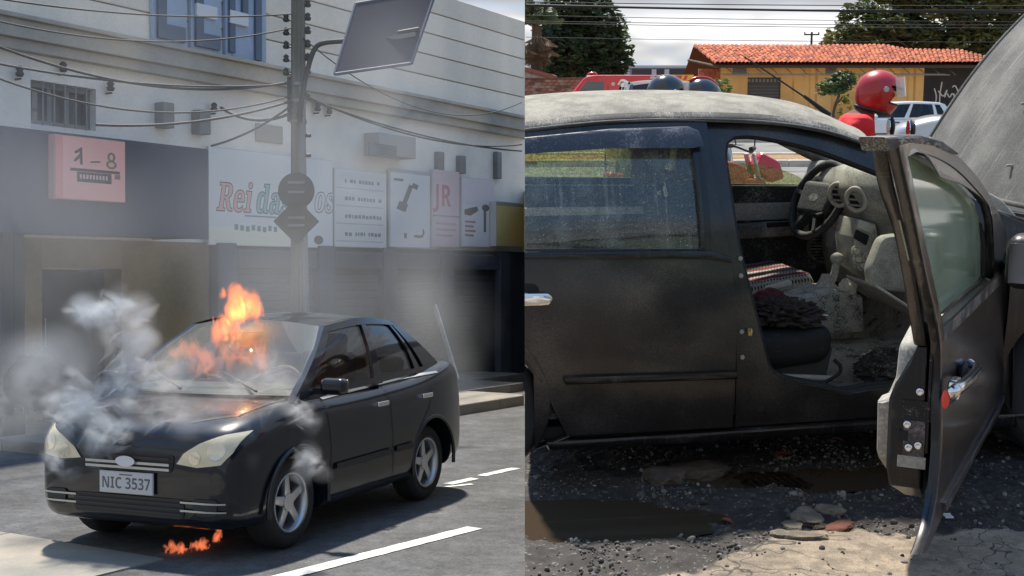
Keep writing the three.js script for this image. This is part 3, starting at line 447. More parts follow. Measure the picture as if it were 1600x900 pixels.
// ---------------------------------------------------------------- pole with solar lamp and signs
{
  const Z = 15.2, base = streetGround(467, 430 + 1.64 * FOCAL / Z, 0.11), o = new THREE.Group(); o.name = 'utility_pole'; base.y = 0.11; o.position.copy(base); tag(o, 'tall weathered utility pole standing behind the burning car', 'utility pole'); scene.add(o);
  const at = (px, py, dz = 0) => street(px, py, -base.z - dz).sub(base);
  const woodish = M({ map: rep(mottled([112, 112, 100], 0.2, 6, 61, 256, 0.1), [2, 0.6]), roughness: 0.85 });
  part('shaft', new THREE.CylinderGeometry(0.075, 0.1, 7.4, 20).translate(0, 3.7, 0), woodish, o);
  part('steel_post', rod(V(0.11, 0, 0.04), at(470, 128, 0.04), 0.045, 14), greyMetal, o);
  for (let i = 0; i < 6; i++) for (const s of [0, 1]) { if (!s && i > 4) continue; const p = at(s ? 481 : 447, s ? 5 + i * 21 : 28 + i * 21); part('insulator', [lathe([[0, 0], [0.03, 0.005], [0.042, 0.035], [0.025, 0.05], [0.036, 0.075], [0.012, 0.095], [0, 0.1]], 10).translate(p.x, p.y - 0.05, 0), rod(V(p.x, p.y - 0.03, 0), V(0, p.y - 0.03, 0), 0.01, 6)], darkMetal, o); }
  for (const py of [132, 158, 190]) { const p = at(463, py); part('strap', cyl(0.1, 0.1, 0.04, 20).translate(0, p.y, 0), greyMetal, o); }
  part('bracket', [rod(at(452, 120), at(452, 190), 0.025), rod(at(452, 128), at(485, 150), 0.014)], darkMetal, o);
  const bulge = (px, py, r, n, turn) => { const p = at(px, py, 0.13); const g = cyl(r, r, 0.02, n).rotateX(Math.PI / 2).rotateZ(turn).translate(p.x, p.y, p.z); return g; };
  const back = M({ map: rep(mottled([60, 64, 60], 0.15, 4, 63, 128), 1), roughness: 0.6, metalness: 0.2 });
  part('round_sign', bulge(463, 298, 0.215, 24, 0), back, o); part('diamond_sign', bulge(463, 346, 0.27, 4, 0), back, o);
  for (const py of [285, 300, 340, 352]) { const p = at(463, py, 0.155); part('sign_clamp', box(0.2, 0.03, 0.02, p.x, p.y, p.z), greyMetal, o); }
  for (const py of [212, 243]) { const p = at(478, py); part('insulator', rod(V(0, p.y, 0), V(p.x + 0.06, p.y, 0.02), 0.022), darkMetal, o); }
  toStreet(o);
  // solar street lamp on its own arm
  const s = new THREE.Group(); s.name = 'solar_lamp'; s.position.copy(base); tag(s, 'dark solar panel lamp on a bent steel arm at the pole top', 'street lamp'); scene.add(s);
  part('arm', tube([at(468, 190, 0.12), at(476, 130, 0.12), at(490, 80, 0.12), at(498, 70, 0.12), at(560, 62, 0.3), at(655, 46, 0.42)], 0.03, 60, 10), darkMetal, s);
  const c = [at(556, 6, 0.15), at(682, -16, 0.15), at(643, 99, 0.62), at(523, 116, 0.62)], nrm = c[1].clone().sub(c[0]).cross(c[3].clone().sub(c[0])).normalize(), ctr = c.reduce((a, b) => a.add(b), V(0, 0, 0)).multiplyScalar(0.25);
  const pan = (k, t0, t1) => { const g = new THREE.BufferGeometry(), v = []; const q = c.map((p) => ctr.clone().lerp(p, k)), A = q.map((p) => p.clone().addScaledVector(nrm, t0)), B = q.map((p) => p.clone().addScaledVector(nrm, t1)); const f = (a, b, d, e) => { for (const p of [a, b, d, a, d, e]) v.push(p.x, p.y, p.z); }; f(...A); f(...[...B].reverse()); for (let i = 0; i < 4; i++) f(A[i], B[i], B[(i + 1) % 4], A[(i + 1) % 4]); g.setAttribute('position', new THREE.Float32BufferAttribute(v, 3)); g.computeVertexNormals(); return g; };
  part('solar_panel', pan(0.97, -0.012, 0.012), M({ color: rgb(0.03, 0.036, 0.055), roughness: 0.85 }), s);
  const fr = []; for (let i = 0; i < 4; i++) fr.push(rod(c[i], c[(i + 1) % 4], 0.02, 6)); part('panel_frame', fr, M({ color: rgb(0.1, 0.12, 0.16), roughness: 0.6, metalness: 0.2 }), s);
  part('lamp_head', bar(at(585, 66, 0.36), at(650, 54, 0.46), 0.05, 0.09), greyMetal, s); toStreet(s);
}
{ // cables
  const A = (px, py, Z) => street(px, py, Z), w = M({ color: rgb(0.05, 0.05, 0.05), roughness: 0.7 });
  const C = [[-40, 58, 12, 455, 128, 15.1, 0.25, 0.014], [-40, 92, 12, 455, 131, 15.1, 0.12, 0.012], [-40, 108, 12.5, 455, 150, 15.1, 0.3, 0.011], [-40, 24, 12, 455, 44, 15.1, 0.2, 0.009], [-40, -8, 12, 455, 22, 15.1, 0.1, 0.009], [150, 195, 13.6, 455, 158, 15.1, 0.1, 0.016], [330, 228, 15.5, 455, 165, 15.1, 0.06, 0.014], [474, 152, 15.1, 815, 236, 21, 0.12, 0.014], [474, 148, 15.1, 815, 226, 21, 0.22, 0.012], [345, 168, 15.6, 455, 176, 15.1, 0.12, 0.02], [474, 60, 15.1, 815, 160, 21, 0.5, 0.008]];
  C.forEach(([x0, y0, z0, x1, y1, z1, sag, r], i) => { const where = ['lowest thick cable slung from the pole toward the navy canopy side', 'thin cable just under the cornice left of the pole', 'sagging cable crossing the upper window left of the pole', 'fine wire crossing the lower cladding left of the pole', 'fine wire crossing the high cladding left of the pole', 'cable rising from the navy canopy to the pole', 'short cable from the script banner corner to the pole', 'cable running along the cornice right of the pole', 'slack cable under the cornice right of the pole', 'thick looped cable stub beside the pole', 'faint high wire running right across the cladding'][i]; tag(toStreet(solo('overhead_cable', cable(A(x0, y0, z0), A(x1, y1, z1), sag, r), w, where, 'cable', 'cables at the street pole')), null); });
}
{ // leaning white pole and small things by the dark wall
  const a = onFacade(fx(686, 500, 0.3)[0], fx(686, 478, 0.3)[1], 0.22), b = onFacade(fx(707, 570, 0.8)[0], 0.13, 0.9);
  toStreet(solo('leaning_plank', bar(b, a, 0.09, 0.03), M({ map: mottled([186, 188, 192], 0.15, 5, 67, 128), roughness: 0.6 }), 'long white plank leaning against the dark shop wall', 'plank'));
}
// ---------------------------------------------------------------- the burning car
const CAR_TURN = -113 * Math.PI / 180, CAR_K = 0.77;
const carFire = new THREE.Group();
{
  const o = carFire; o.name = 'burning_car'; scene.add(o); tag(o, 'black four door sedan with burning engine smoking at the kerb', 'car');
  const near = streetGround(457, 857), f = V(Math.cos(CAR_TURN), 0, -Math.sin(CAR_TURN)), z = V(Math.sin(CAR_TURN), 0, Math.cos(CAR_TURN));
  o.rotation.y = CAR_TURN; o.position.copy(near).addScaledVector(z, 0.78); o.position.y = 0;
  const { body, solid, X } = buildCar(o, { ...SEDAN, cabin: { a: [-0.16, 0.965, 0.745], c: [-2.98, 1.03, 0.67], af: [-0.98, 1.385, 0.56], cr: [-2.32, 1.385, 0.54], arc: 0.04 }, stations: SEDAN.stations.map((q) => (q.x > 0.8 ? { ...q, yt: 0.68, w: 0.6 } : q.x > 0.75 ? { ...q, yt: 0.755, w: 0.68 } : q.x > 0.6 ? { ...q, yt: 0.81, w: 0.75 } : q.x > 0.4 ? { ...q, yt: 0.86, w: 0.8 } : q.x > 0.1 ? { ...q, yt: 0.905 } : q.x > -0.1 ? { ...q, yt: 0.935 } : q)), k: CAR_K, paint: MAT.blackPaint, glass: MP({ color: rgb(0.8, 0.82, 0.76), transmission: 0.9, thickness: 0, roughness: 0.05 }), sideGlass: MP({ color: rgb(0.5, 0.52, 0.53), transmission: 1, thickness: 0, roughness: 0.05 }), mirror: MAT.blackPaint, pillarMat: MAT.blackPaint });
  const mir = (pts) => pts.map(([a, b]) => [-a, b]);
  const lampOut = [[0.37, 0.605], [0.52, 0.59], [0.67, 0.61], [0.72, 0.68], [0.752, 0.80], [0.66, 0.785], [0.53, 0.735], [0.42, 0.67]];
  for (const s of [-1, 1]) {
    const out = s > 0 ? lampOut : mir(lampOut), L = part('headlight', onto(solid, out, 'front', 0.012, 0.05), MAT.lens, o);
    part('reflector', onto(solid, out, 'front', 0.004, 0.06), MAT.reflector, L);
    for (const [a, b, r] of [[0.5, 0.645, 0.042], [0.635, 0.69, 0.052]]) { const c = []; for (let i = 0; i < 16; i++) c.push([s * (a + r * Math.cos(i / 16 * 6.283)), b + r * Math.sin(i / 16 * 6.283)]); part('bulb_bowl', onto(solid, c, 'front', 0.007, 0.04), MAT.chrome, L); }
    part('fog_lamp', onto(solid, rounded([[s * 0.5, 0.3], [s * 0.64, 0.3], [s * 0.66, 0.4], [s * 0.48, 0.4]], 0.03), 'front', 0.006, 0.05), MAT.trim, o);
    for (const y of [0.325, 0.375]) part('bumper_trim', onto(solid, [[s * 0.40, y - 0.006], [s * 0.70, y - 0.004], [s * 0.70, y + 0.006], [s * 0.40, y + 0.006]], 'front', 0.012, 0.05), MAT.steel, o);
  }
  const grille = part('grille', onto(solid, rounded([[-0.33, 0.545], [0.33, 0.545], [0.35, 0.655], [-0.35, 0.655]], 0.03), 'front', 0.004, 0.05), MAT.plastic, o);
  for (const y of [0.565, 0.595, 0.63]) part('grille_bar', onto(solid, [[-0.32, y - 0.008], [0.32, y - 0.008], [0.32, y + 0.008], [-0.32, y + 0.008]], 'front', 0.014, 0.05), y > 0.6 ? MAT.trim : MAT.steel, grille);
  { const e = []; for (let i = 0; i < 20; i++) e.push([0.075 * Math.cos(i / 20 * 6.283), 0.605 + 0.033 * Math.sin(i / 20 * 6.283)]); part('emblem', onto(solid, e, 'front', 0.024, 0.03), M({ color: rgb(0.55, 0.6, 0.68), metalness: 0.5, roughness: 0.35 }), o); }
  part('lower_grille', onto(solid, rounded([[-0.42, 0.27], [0.42, 0.27], [0.42, 0.39], [-0.42, 0.39]], 0.04), 'front', 0.005, 0.05), MAT.plastic, o);
  for (const y of [0.3, 0.33, 0.36]) part('grille_bar', onto(solid, [[-0.4, y - 0.006], [0.4, y - 0.006], [0.4, y + 0.006], [-0.4, y + 0.006]], 'front', 0.012, 0.05), MAT.trim, o);
  const fr = []; { const ray = new THREE.Raycaster(V(6, 0.47, 0), V(-1, 0, 0)), h = ray.intersectObject(solid)[0], x = (h ? h.point.x : 0.65) + 0.02;
    const pl = part('number_plate', box(0.012, 0.135, 0.41, x, 0.47, 0, 0.003), MAT.plateBlank, o);
    part('plate_print', new THREE.PlaneGeometry(0.4, 0.125).rotateY(Math.PI / 2).translate(x + 0.008, 0.47, 0), M({ map: drawn(256, 80, (c, w, hh) => { c.fillStyle = '#b9bcbf'; c.fillRect(0, 0, w, hh); c.fillStyle = '#55585e'; c.font = 'bold 62px sans-serif'; c.textAlign = 'center'; c.fillText('NIC 3537', w / 2, 64, w - 14); c.font = 'bold 11px sans-serif'; c.fillRect(96, 6, 64, 5); }), roughness: 0.5 }), pl); }
  // side: shut lines, mouldings, handles
  const line = (pts, w = 0.007, name = 'shut_line', m = MAT.plastic, off = 0.003) => { for (const s of ['left', 'right']) { const L = [], Rr = []; pts.forEach((p, i) => { const a = pts[Math.max(0, i - 1)], b = pts[Math.min(pts.length - 1, i + 1)], l = Math.hypot(b[0] - a[0], b[1] - a[1]) || 1, nx = -(b[1] - a[1]) / l * w / 2, ny = (b[0] - a[0]) / l * w / 2; L.push([X(p[0]) + nx, p[1] + ny]); Rr.unshift([X(p[0]) - nx, p[1] - ny]); }); part(name, onto(solid, [...L, ...Rr], s, off, 0.08), m, o); } };
  line([[-0.47, 0.92], [-0.5, 0.6], [-0.46, 0.3]]); line([[-1.6, 0.94], [-1.62, 0.3]]); line([[-2.5, 0.96], [-2.42, 0.75], [-2.1, 0.55], [-2.06, 0.3]]); line([[-0.46, 0.27], [-2.06, 0.27]]);
  line([[-0.55, 0.47], [-1.58, 0.48]], 0.045, 'side_moulding', MAT.plastic, 0.012); line([[-1.65, 0.48], [-2.02, 0.485]], 0.045, 'side_moulding', MAT.plastic, 0.012); line([[-0.5, 0.925], [-2.75, 0.985]], 0.014, 'belt_strip', MAT.steel, 0.006);
  const hit = (x, y, s) => { const r = new THREE.Raycaster(V(X(x), y, s * 4), V(0, 0, -s)).intersectObject(solid)[0]; return r ? r.point : V(X(x), y, s * 0.83); };
  for (const s of [-1, 1]) for (const x of [-1.42, -2.32]) { const p = hit(x, 0.83, s); part('door_handle', [box(0.16, 0.035, 0.02, p.x, p.y, p.z + s * 0.025, 0.009), box(0.03, 0.03, 0.03, p.x - 0.06, p.y, p.z + s * 0.01), box(0.03, 0.03, 0.03, p.x + 0.06, p.y, p.z + s * 0.01)], MAT.chrome, o); }
  for (const s of [-1, 1]) { const p = hit(0.05, 0.86, s); const arch = []; for (let i = 0; i <= 16; i++) { const t = -0.15 + (Math.PI + 0.3) * i / 16; for (const xx of [0]) arch.push(V(X(xx) + 0.352 * Math.cos(t), 0.305 + 0.352 * Math.sin(t), s * 0.835)); } for (const xx of [0, -2.49]) part('wheel_arch', tube(arch.map((q) => V(q.x + X(xx), q.y, q.z)), 0.016, 32, 6), MAT.blackPaint, o); }
  // hood edge, wipers
  part('hood_seam', [-1, 1].map((s) => onto(solid, [[X(0.66), s * 0.38], [X(0.45), s * 0.62], [X(-0.3), s * 0.69], [X(-0.3), s * 0.68], [X(0.45), s * 0.605], [X(0.65), s * 0.37]].map(([a, b]) => [a, b]), 'top', 0.003, 0.08)), MAT.plastic, o);
  for (const s of [-0.5, 0.1]) part('wiper', rod(V(X(-0.02), 0.995, s), V(X(-0.32), 1.09, s + 0.42), 0.008, 6), MAT.plastic, o);
  part('windshield_band', grid(16, 1, (u, v) => { const t = u * 2 - 1; return V(X(-0.16) + X(0.172) * (1 - t * t) + 0.012 - v * 0.05, 0.968 + v * 0.03, 0.705 * t); }), MAT.plastic, o);
  toStreet(o);
}
// ---------------------------------------------------------------- smoke and fire: soft curled puffs spread through a volume, translucent from both sides
const puffAlpha = tex(64, 64, grey((u, v) => { const q = 4 * ((u - 0.5) ** 2 + (v - 0.5) ** 2); return q > 1 ? 0 : Math.pow(1 - q, 1.7); }), { srgb: false }), puffShape = bend(new THREE.CircleGeometry(1, 14), (x, y, z) => [x, y, 0.14 * (x * x - y * y)], 3);
puffAlpha.wrapS = puffAlpha.wrapT = THREE.ClampToEdgeWrapping;
function puffs(name, label, category, blobs, count, size, mat, seed, { stretch = [1, 1, 1], spread = 0.6, turn = 0 } = {}) {
  const r = rng(seed), im = new THREE.InstancedMesh(puffShape, mat, count), q = new THREE.Quaternion(), m = new THREE.Matrix4(), st = new THREE.Matrix4().makeScale(...stretch), p = V(0, 0, 0), w3 = V(0, 0, 0), tot = blobs.reduce((a, b) => a + b.n, 0); let k = 0;
  const gauss = () => Math.sqrt(-2 * Math.log(1 - r() + 1e-9)) * Math.cos(6.2832 * r());
  for (const b of blobs) { let want = Math.round(count * b.n / tot), tries = 0; while (want > 0 && k < count && tries++ < 60000) {
    const g = [gauss(), gauss(), gauss()]; if (Math.hypot(...g) > 2.1) continue; p.set(b.c.x + g[0] * b.r[0] * spread, b.c.y + g[1] * b.r[1] * spread, b.c.z + g[2] * b.r[2] * spread);
    const z = size * (0.45 + 1.1 * r()) * (b.s ?? 1); if (b.floor !== undefined && p.y < b.floor + z * 0.3) continue; if (EDGE.distanceToPoint(w3.copy(p).applyMatrix4(STREET)) > -z * 1.1) continue;
    const f = b.f ?? 4, w = vnoise3(p.x * f + seed, p.y * f, p.z * f, seed) * 0.65 + vnoise3(p.x * f * 2.3, p.y * f * 2.3, p.z * f * 2.3 + seed, seed + 3) * 0.35; if (r() > smooth(b.lo ?? 0.4, b.hi ?? 0.62, w)) continue;
    if (turn) q.setFromEuler(new THREE.Euler((r() - 0.5) * turn, (r() - 0.5) * turn + FTURN * 0.4, r() * 6.28)); else q.set(gauss(), gauss(), gauss(), gauss()).normalize(); m.compose(V(0, 0, 0), q, V(z, z, z)).premultiply(st).setPosition(p); im.setMatrixAt(k++, m); want--; } }
  im.count = k; im.name = numbered(name); tag(im, label, category, null, 'stuff'); scene.add(im); return toStreet(im);
}
{
  const S = (px, py, Z) => street(px, py, Z), B = (px, py, Z, rx, ry, rz, n = 1, o = {}) => ({ c: S(px, py, Z), r: [rx, ry, rz], n, ...o });
  const smokeMat = (a, c = [0.86, 0.87, 0.88]) => MP({ color: rgb(...c), roughness: 1, transmission: 0.5, thickness: 0, specularIntensity: 0, transparent: true, opacity: a, alphaMap: puffAlpha });
  puffs('engine_smoke', 'pale smoke billowing up from the front corner of the burning car', 'smoke', [
    B(190, 492, 8.4, 0.17, 0.16, 0.16, 10), B(140, 490, 8.45, 0.1, 0.08, 0.12, 4), B(205, 550, 8.4, 0.14, 0.2, 0.18, 10), B(205, 605, 8.3, 0.18, 0.18, 0.2, 10), B(150, 625, 8.2, 0.26, 0.18, 0.24, 12), B(112, 665, 8.1, 0.14, 0.2, 0.2, 10), B(160, 685, 8.0, 0.2, 0.12, 0.2, 9), B(215, 662, 8.0, 0.26, 0.12, 0.2, 8), B(105, 712, 8.05, 0.1, 0.1, 0.12, 8, { s: 0.7 }),
  ], 430, 0.09, smokeMat(0.21, [0.66, 0.71, 0.76]), 11);
  puffs('side_smoke', 'thin smoke drifting left of the burning car over the pavement', 'smoke', [B(40, 610, 9.0, 0.5, 0.3, 0.4, 3), B(-30, 640, 9.0, 0.4, 0.3, 0.4, 2), B(80, 590, 8.8, 0.3, 0.2, 0.3, 2)], 120, 0.2, smokeMat(0.08, [0.72, 0.76, 0.8]), 12, { turn: 1.2 });
  puffs('hood_smoke', 'wisps of white smoke curling over the hood and windshield', 'smoke', [B(330, 640, 8.05, 0.5, 0.1, 0.35, 4), B(300, 600, 8.4, 0.34, 0.16, 0.25, 3), B(390, 590, 8.4, 0.25, 0.14, 0.2, 3)], 150, 0.13, smokeMat(0.075), 13);
  puffs('wheel_smoke', 'small curl of smoke beside the near front wheel', 'smoke', [B(478, 690, 7.72, 0.07, 0.2, 0.1, 4), B(458, 640, 7.85, 0.09, 0.14, 0.12, 2), B(488, 720, 7.72, 0.05, 0.08, 0.08, 2)], 90, 0.075, smokeMat(0.1), 14);
  puffs('street_haze', 'faint grey smoke haze hanging in front of the shops', 'smoke', [B(560, 440, 12.6, 1.6, 0.8, 0.8, 4, { f: 0.9, lo: 0.25, floor: 0.1 }), B(740, 470, 15.4, 1.5, 0.9, 0.9, 4, { f: 0.9, lo: 0.25, floor: 0.1 }), B(300, 300, 12, 2.6, 1.6, 0.7, 6, { f: 0.7, lo: 0.2 }), B(560, 160, 13.8, 2.6, 1.3, 0.6, 4, { f: 0.7, lo: 0.2 }), B(120, 420, 10.6, 1.6, 1.0, 0.5, 4, { f: 0.8, lo: 0.2 })], 66, 0.8, smokeMat(0.07), 15, { turn: 0.9 });
  const flameMat = (c, e, a) => M({ color: rgb(0.3 * c[0], 0.3 * c[1], 0.3 * c[2]), emissive: rgb(...c), emissiveIntensity: e, roughness: 1, transparent: true, opacity: a, alphaMap: puffAlpha }), up = { stretch: [0.75, 1.35, 0.75] };
  const fl = (k) => [B(368, 470, 9.0, 0.1 * k, 0.1 * k, 0.1, 6, { f: 11, lo: 0.46, hi: 0.56 }), B(392, 482, 9.0, 0.1 * k, 0.08 * k, 0.1, 5, { f: 11, lo: 0.46, hi: 0.56 }), B(352, 515, 8.95, 0.07 * k, 0.11 * k, 0.1, 4, { f: 11, lo: 0.46, hi: 0.56 })];
  puffs('roof_flame', 'ragged orange flame rising above the windshield and roof edge', 'flame', fl(1), 230, 0.05, flameMat([0.92, 0.3, 0.16], 0.78, 0.3), 21, up);
  puffs('flame_core', 'bright yellow heart of the flame above the windshield', 'flame', fl(0.7), 50, 0.035, flameMat([1, 0.5, 0.26], 0.85, 0.25), 22, up);
  puffs('windshield_flame', 'faint pink flames licking across the windshield', 'flame', [B(330, 560, 8.65, 0.14, 0.1, 0.1, 4, { f: 9, lo: 0.45 }), B(400, 555, 8.7, 0.12, 0.07, 0.1, 3, { f: 9, lo: 0.45 }), B(285, 545, 8.75, 0.1, 0.06, 0.1, 2, { f: 9, lo: 0.45 })], 150, 0.055, flameMat([0.85, 0.36, 0.25], 0.6, 0.15), 23, up);
  const G = (px, py, rx, ry, rz, n = 1) => ({ c: streetGround(px, py).add(V(0, 0.025, 0)), r: [rx, ry, rz], n, f: 26, lo: 0.42, hi: 0.55, floor: 0 });
  puffs('ground_flame', 'small red flames licking along the road under the bumper', 'flame', [G(278, 864, 0.07, 0.025, 0.05, 3), G(312, 858, 0.07, 0.025, 0.05, 3), G(341, 846, 0.02, 0.07, 0.03, 2)], 120, 0.022, flameMat([0.85, 0.2, 0.08], 0.75, 0.42), 24, up);
  const lp = new THREE.PointLight(new THREE.Color(1, 0.45, 0.15), 0.5); lp.position.copy(S(375, 490, 8.9).applyMatrix4(STREET)); lp.castShadow = true; lp.shadow.radius = 0.02; scene.add(lp);
}
// ================================================================ THE YARD
const DUST = [188, 184, 170];
function dusty(base, { cover = 0.3, cells = 5, seed = 1, size = 512, dust = DUST, speck = 0.004, streak = 0, soft = 0.22, fine = 0.35 } = {}) { // powder lying and sticking on a surface: patches, runs and specks
  const r = rng(seed * 77 + 5), sp = new Float32Array(size * size), n = Math.round(size * size * speck);
  for (let k = 0; k < n; k++) { const x = Math.floor(r() * size), y = Math.floor(r() * size), a = 0.35 + 0.65 * r(), big = r() < 0.12; for (let j = -1; j <= (big ? 1 : 0); j++) for (let i = -1; i <= (big ? 1 : 0); i++) { const q = ((y + j + size) % size) * size + (x + i + size) % size; sp[q] = Math.max(sp[q], a * (i || j ? 0.45 : 1)); } }
  return tex(size, size, (u, v, i, j) => {
    const a = fbm(u * cells, v * cells, seed, 6, cells), b = vnoise(u * size / 2.5, v * size / 2.5, seed + 9, Math.round(size / 2.5), Math.round(size / 2.5));
    const st = streak ? Math.max(0, vnoise(u * 90, v * 3, seed + 4, 90, 3) - 0.62) * 2.2 * vnoise(u * 25, v * 9, seed + 6, 25, 9) * streak : 0;
    const w = clamp(smooth(1 - cover - soft, 1 - cover + soft, a + fine * (b - 0.5)) * 0.92 + st + sp[j * size + i]);
    const k = 1 + 0.16 * (b - 0.5); return [lerp(base[0], dust[0], w) * k, lerp(base[1], dust[1], w) * k, lerp(base[2], dust[2], w) * k];
  });
}
const CAR0 = V(0.484, 0, -4.75), PSI = 9.5 * Math.PI / 180;              // the near side of the opened car, and its turn
const wreck = new THREE.Group(); wreck.name = 'dusty_car'; wreck.position.copy(CAR0); wreck.rotation.y = PSI; scene.add(wreck); tag(wreck, 'black sedan covered in fire extinguisher powder with front door and hood open', 'car'); wreck.updateMatrixWorld(true);
const wreckInv = wreck.matrixWorld.clone().invert();
function cp(px, py, w = 0) { const a = V(0, EYE, 0).applyMatrix4(wreckInv), b = yard(px, py, 5).applyMatrix4(wreckInv), t = (-w - a.z) / (b.z - a.z); return [a.x + (b.x - a.x) * t, a.y + (b.y - a.y) * t]; }
const W = (h) => (h < 0.9 ? 0.04 * ((h - 0.58) / 0.36) ** 2 * (h < 0.58 ? 0.8 : 0.8) : 0.0253 + 0.12 * (h - 0.9) + 0.62 * (h - 0.9) ** 2);
function sh(px, py) { let w = 0, q; for (let i = 0; i < 5; i++) { q = cp(px, py, w); w = W(q[1]); } return q; }
const SH = (list) => list.map(([x, y]) => sh(x, y));
const fairSide = (x, y) => { const e = 0.002; return V(0, (W(y + e) - W(y - e)) / (2 * e), 1).normalize(); };
const skin = (off = 0) => (x, y, z) => [x, y, z - W(y) + off];

{ // ground
  const dirtTex = tex(1024, 1024, (u, v) => { const a = fbm(u * 6, v * 6, 71, 6, 6), b = vnoise(u * 400, v * 400, 73, 400, 400), c = fbm(u * 60, v * 60, 75, 3, 60), k = 0.8 + 0.5 * (a - 0.5) + 0.35 * (b - 0.5) + 0.4 * (c - 0.5); return [138 * k, 120 * k, 100 * k]; }, { repeat: 0.25 });
  const far = new THREE.BufferGeometry(), pos = [], idx = []; // one sheet to the horizon; the yard lies a little above the road
  const hY = (z) => lerp(-0.035, -0.3, smooth(9.5, 13, z)); const zs = [-60, -20, -5, 0, 2, 3.3, 5, 7, 9.4, 10, 11, 12, 13, 14, 20, 40, 80, 160, 420], xs = [-260, -80, -30, -10, -3, -1, 0, 1, 3, 10, 30, 80, 260];
  zs.forEach((z) => xs.forEach((x) => pos.push(x, hY(z), -z))); for (let j = 0; j + 1 < zs.length; j++) for (let i = 0; i + 1 < xs.length; i++) { const a = j * xs.length + i, b = a + 1, c = a + xs.length, d = c + 1; idx.push(a, b, d, a, d, c); }
  far.setAttribute('position', new THREE.Float32BufferAttribute(pos, 3)); far.setIndex(idx); far.computeVertexNormals(); const cut = clip(boxUV(far), new THREE.Matrix4(), EDGE);
  const ground = tag(part('yard_ground', cut, M({ map: dirtTex, roughness: 0.95, bumpMap: rep(grainTex, 2), bumpScale: 0.008 })), 'dusty ground of the yard reaching to the road', 'ground', null, 'structure');
  // the broken strip beside the car: wet mud and old concrete, tones parted along the car shadow; gravel, puddles
  const x0 = -0.05, x1 = 2.7, z0 = 3.2, z1 = 6.7, pits = [], G = (px, py) => { const p = yardGround(px, py); return [p.x, -p.z]; };
  for (const [px, py, r, d] of [[850, 790, 0.2, 0.045], [900, 815, 0.28, 0.05], [960, 800, 0.22, 0.05], [1020, 815, 0.24, 0.045], [1160, 745, 0.16, 0.05], [1240, 740, 0.15, 0.035], [1340, 745, 0.2, 0.045], [1400, 735, 0.16, 0.04], [1090, 800, 0.12, 0.03], [1300, 760, 0.12, 0.03]]) pits.push([...G(px, py), r, d]);
  const litConc = (x, z) => { const e = fbm(x * 4.2 + 5, z * 4.2, 83, 5) - 0.5, lim = 3.86 + 0.68 * clamp(x - 0.5, -0.3, 0.52) + 0.34 * e + 0.05 * (fbm(x * 24, z * 24, 84, 3) - 0.5); return smooth(-0.02, 0.03, lim - z); };  // concrete mask; its edge also paints the car shadow line into the colour
  const H = (x, z) => { let h = 0.03 * (fbm(x * 1.6, z * 1.6, 85, 3) - 0.5) + 0.034 * (fbm(x * 9, z * 9, 87, 3) - 0.5) + 0.008 * (vnoise(x * 45, z * 45, 89) - 0.5); for (const [a, b, r, d] of pits) { const q = ((x - a) ** 2 + ((z - b) * 1.5) ** 2) / (r * r); if (q < 6) h -= d * Math.exp(-q * 1.2); } const c = litConc(x, z); return lerp(h, 0.012 + 0.006 * (fbm(x * 4, z * 4, 91, 3) - 0.5), c); };
  const nx = 300, nz = 360;
  const g = grid(nx, nz, (u, v) => { const x = lerp(x0, x1, u), z = lerp(z0, z1, v); return V(x, H(x, z), -z); }, (u, v) => [u, v]);
  const crack = (x, z) => { let d = 1; for (const [f, s] of [[2.2, 101], [4.6, 103]]) { const n = fbm(x * f, z * f, s, 4) - 0.5; d = Math.min(d, Math.abs(n) / (f * 0.0016)); } return smooth(0.4, 1.6, d); };
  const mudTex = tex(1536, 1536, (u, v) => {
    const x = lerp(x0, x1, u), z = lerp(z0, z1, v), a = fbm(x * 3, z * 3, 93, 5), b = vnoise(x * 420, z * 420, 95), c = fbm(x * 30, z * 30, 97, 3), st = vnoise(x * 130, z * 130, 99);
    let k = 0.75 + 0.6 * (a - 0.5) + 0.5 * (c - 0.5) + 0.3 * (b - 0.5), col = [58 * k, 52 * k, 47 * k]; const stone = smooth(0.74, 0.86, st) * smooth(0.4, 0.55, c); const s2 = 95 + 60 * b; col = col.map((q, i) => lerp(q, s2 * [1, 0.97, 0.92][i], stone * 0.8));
    const cc = litConc(x, z); if (cc > 0) { const cr = crack(x, z), kk = (0.82 + 0.42 * (a - 0.5) + 0.35 * (c - 0.5) + 0.3 * (b - 0.5)) * lerp(0.35, 1, cr); const pebble = smooth(0.8, 0.9, st) * 0.25; col = col.map((q, i) => lerp(q, [238, 214, 184][i] * (kk + pebble * (b - 0.5)), cc)); }
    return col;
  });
  mudTex.wrapS = mudTex.wrapT = THREE.ClampToEdgeWrapping;
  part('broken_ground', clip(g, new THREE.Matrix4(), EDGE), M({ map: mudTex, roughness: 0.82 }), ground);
  part('bank_wall', clip(grid(40, 6, (u, v) => { const z = lerp(-1, 60, u * u), q = V(0, 0, -z); const d = EDGE.distanceToPoint(V(0, 0, -z)); return V(-d / EDGE.normal.x + 0.006, lerp(-0.0 - (z > 9.4 ? 0.3 : 0.04), -0.6 - z * 0.17, v), -z); }), new THREE.Matrix4(), new THREE.Plane(V(0, 1, 0), 20)), M({ map: rep(concreteTex, 0.5), roughness: 0.9 }), ground);
  // standing water in the hollows
  const water = MP({ color: rgb(0.05, 0.036, 0.024), roughness: 0.04, specularIntensity: 1, ior: 1.33 });
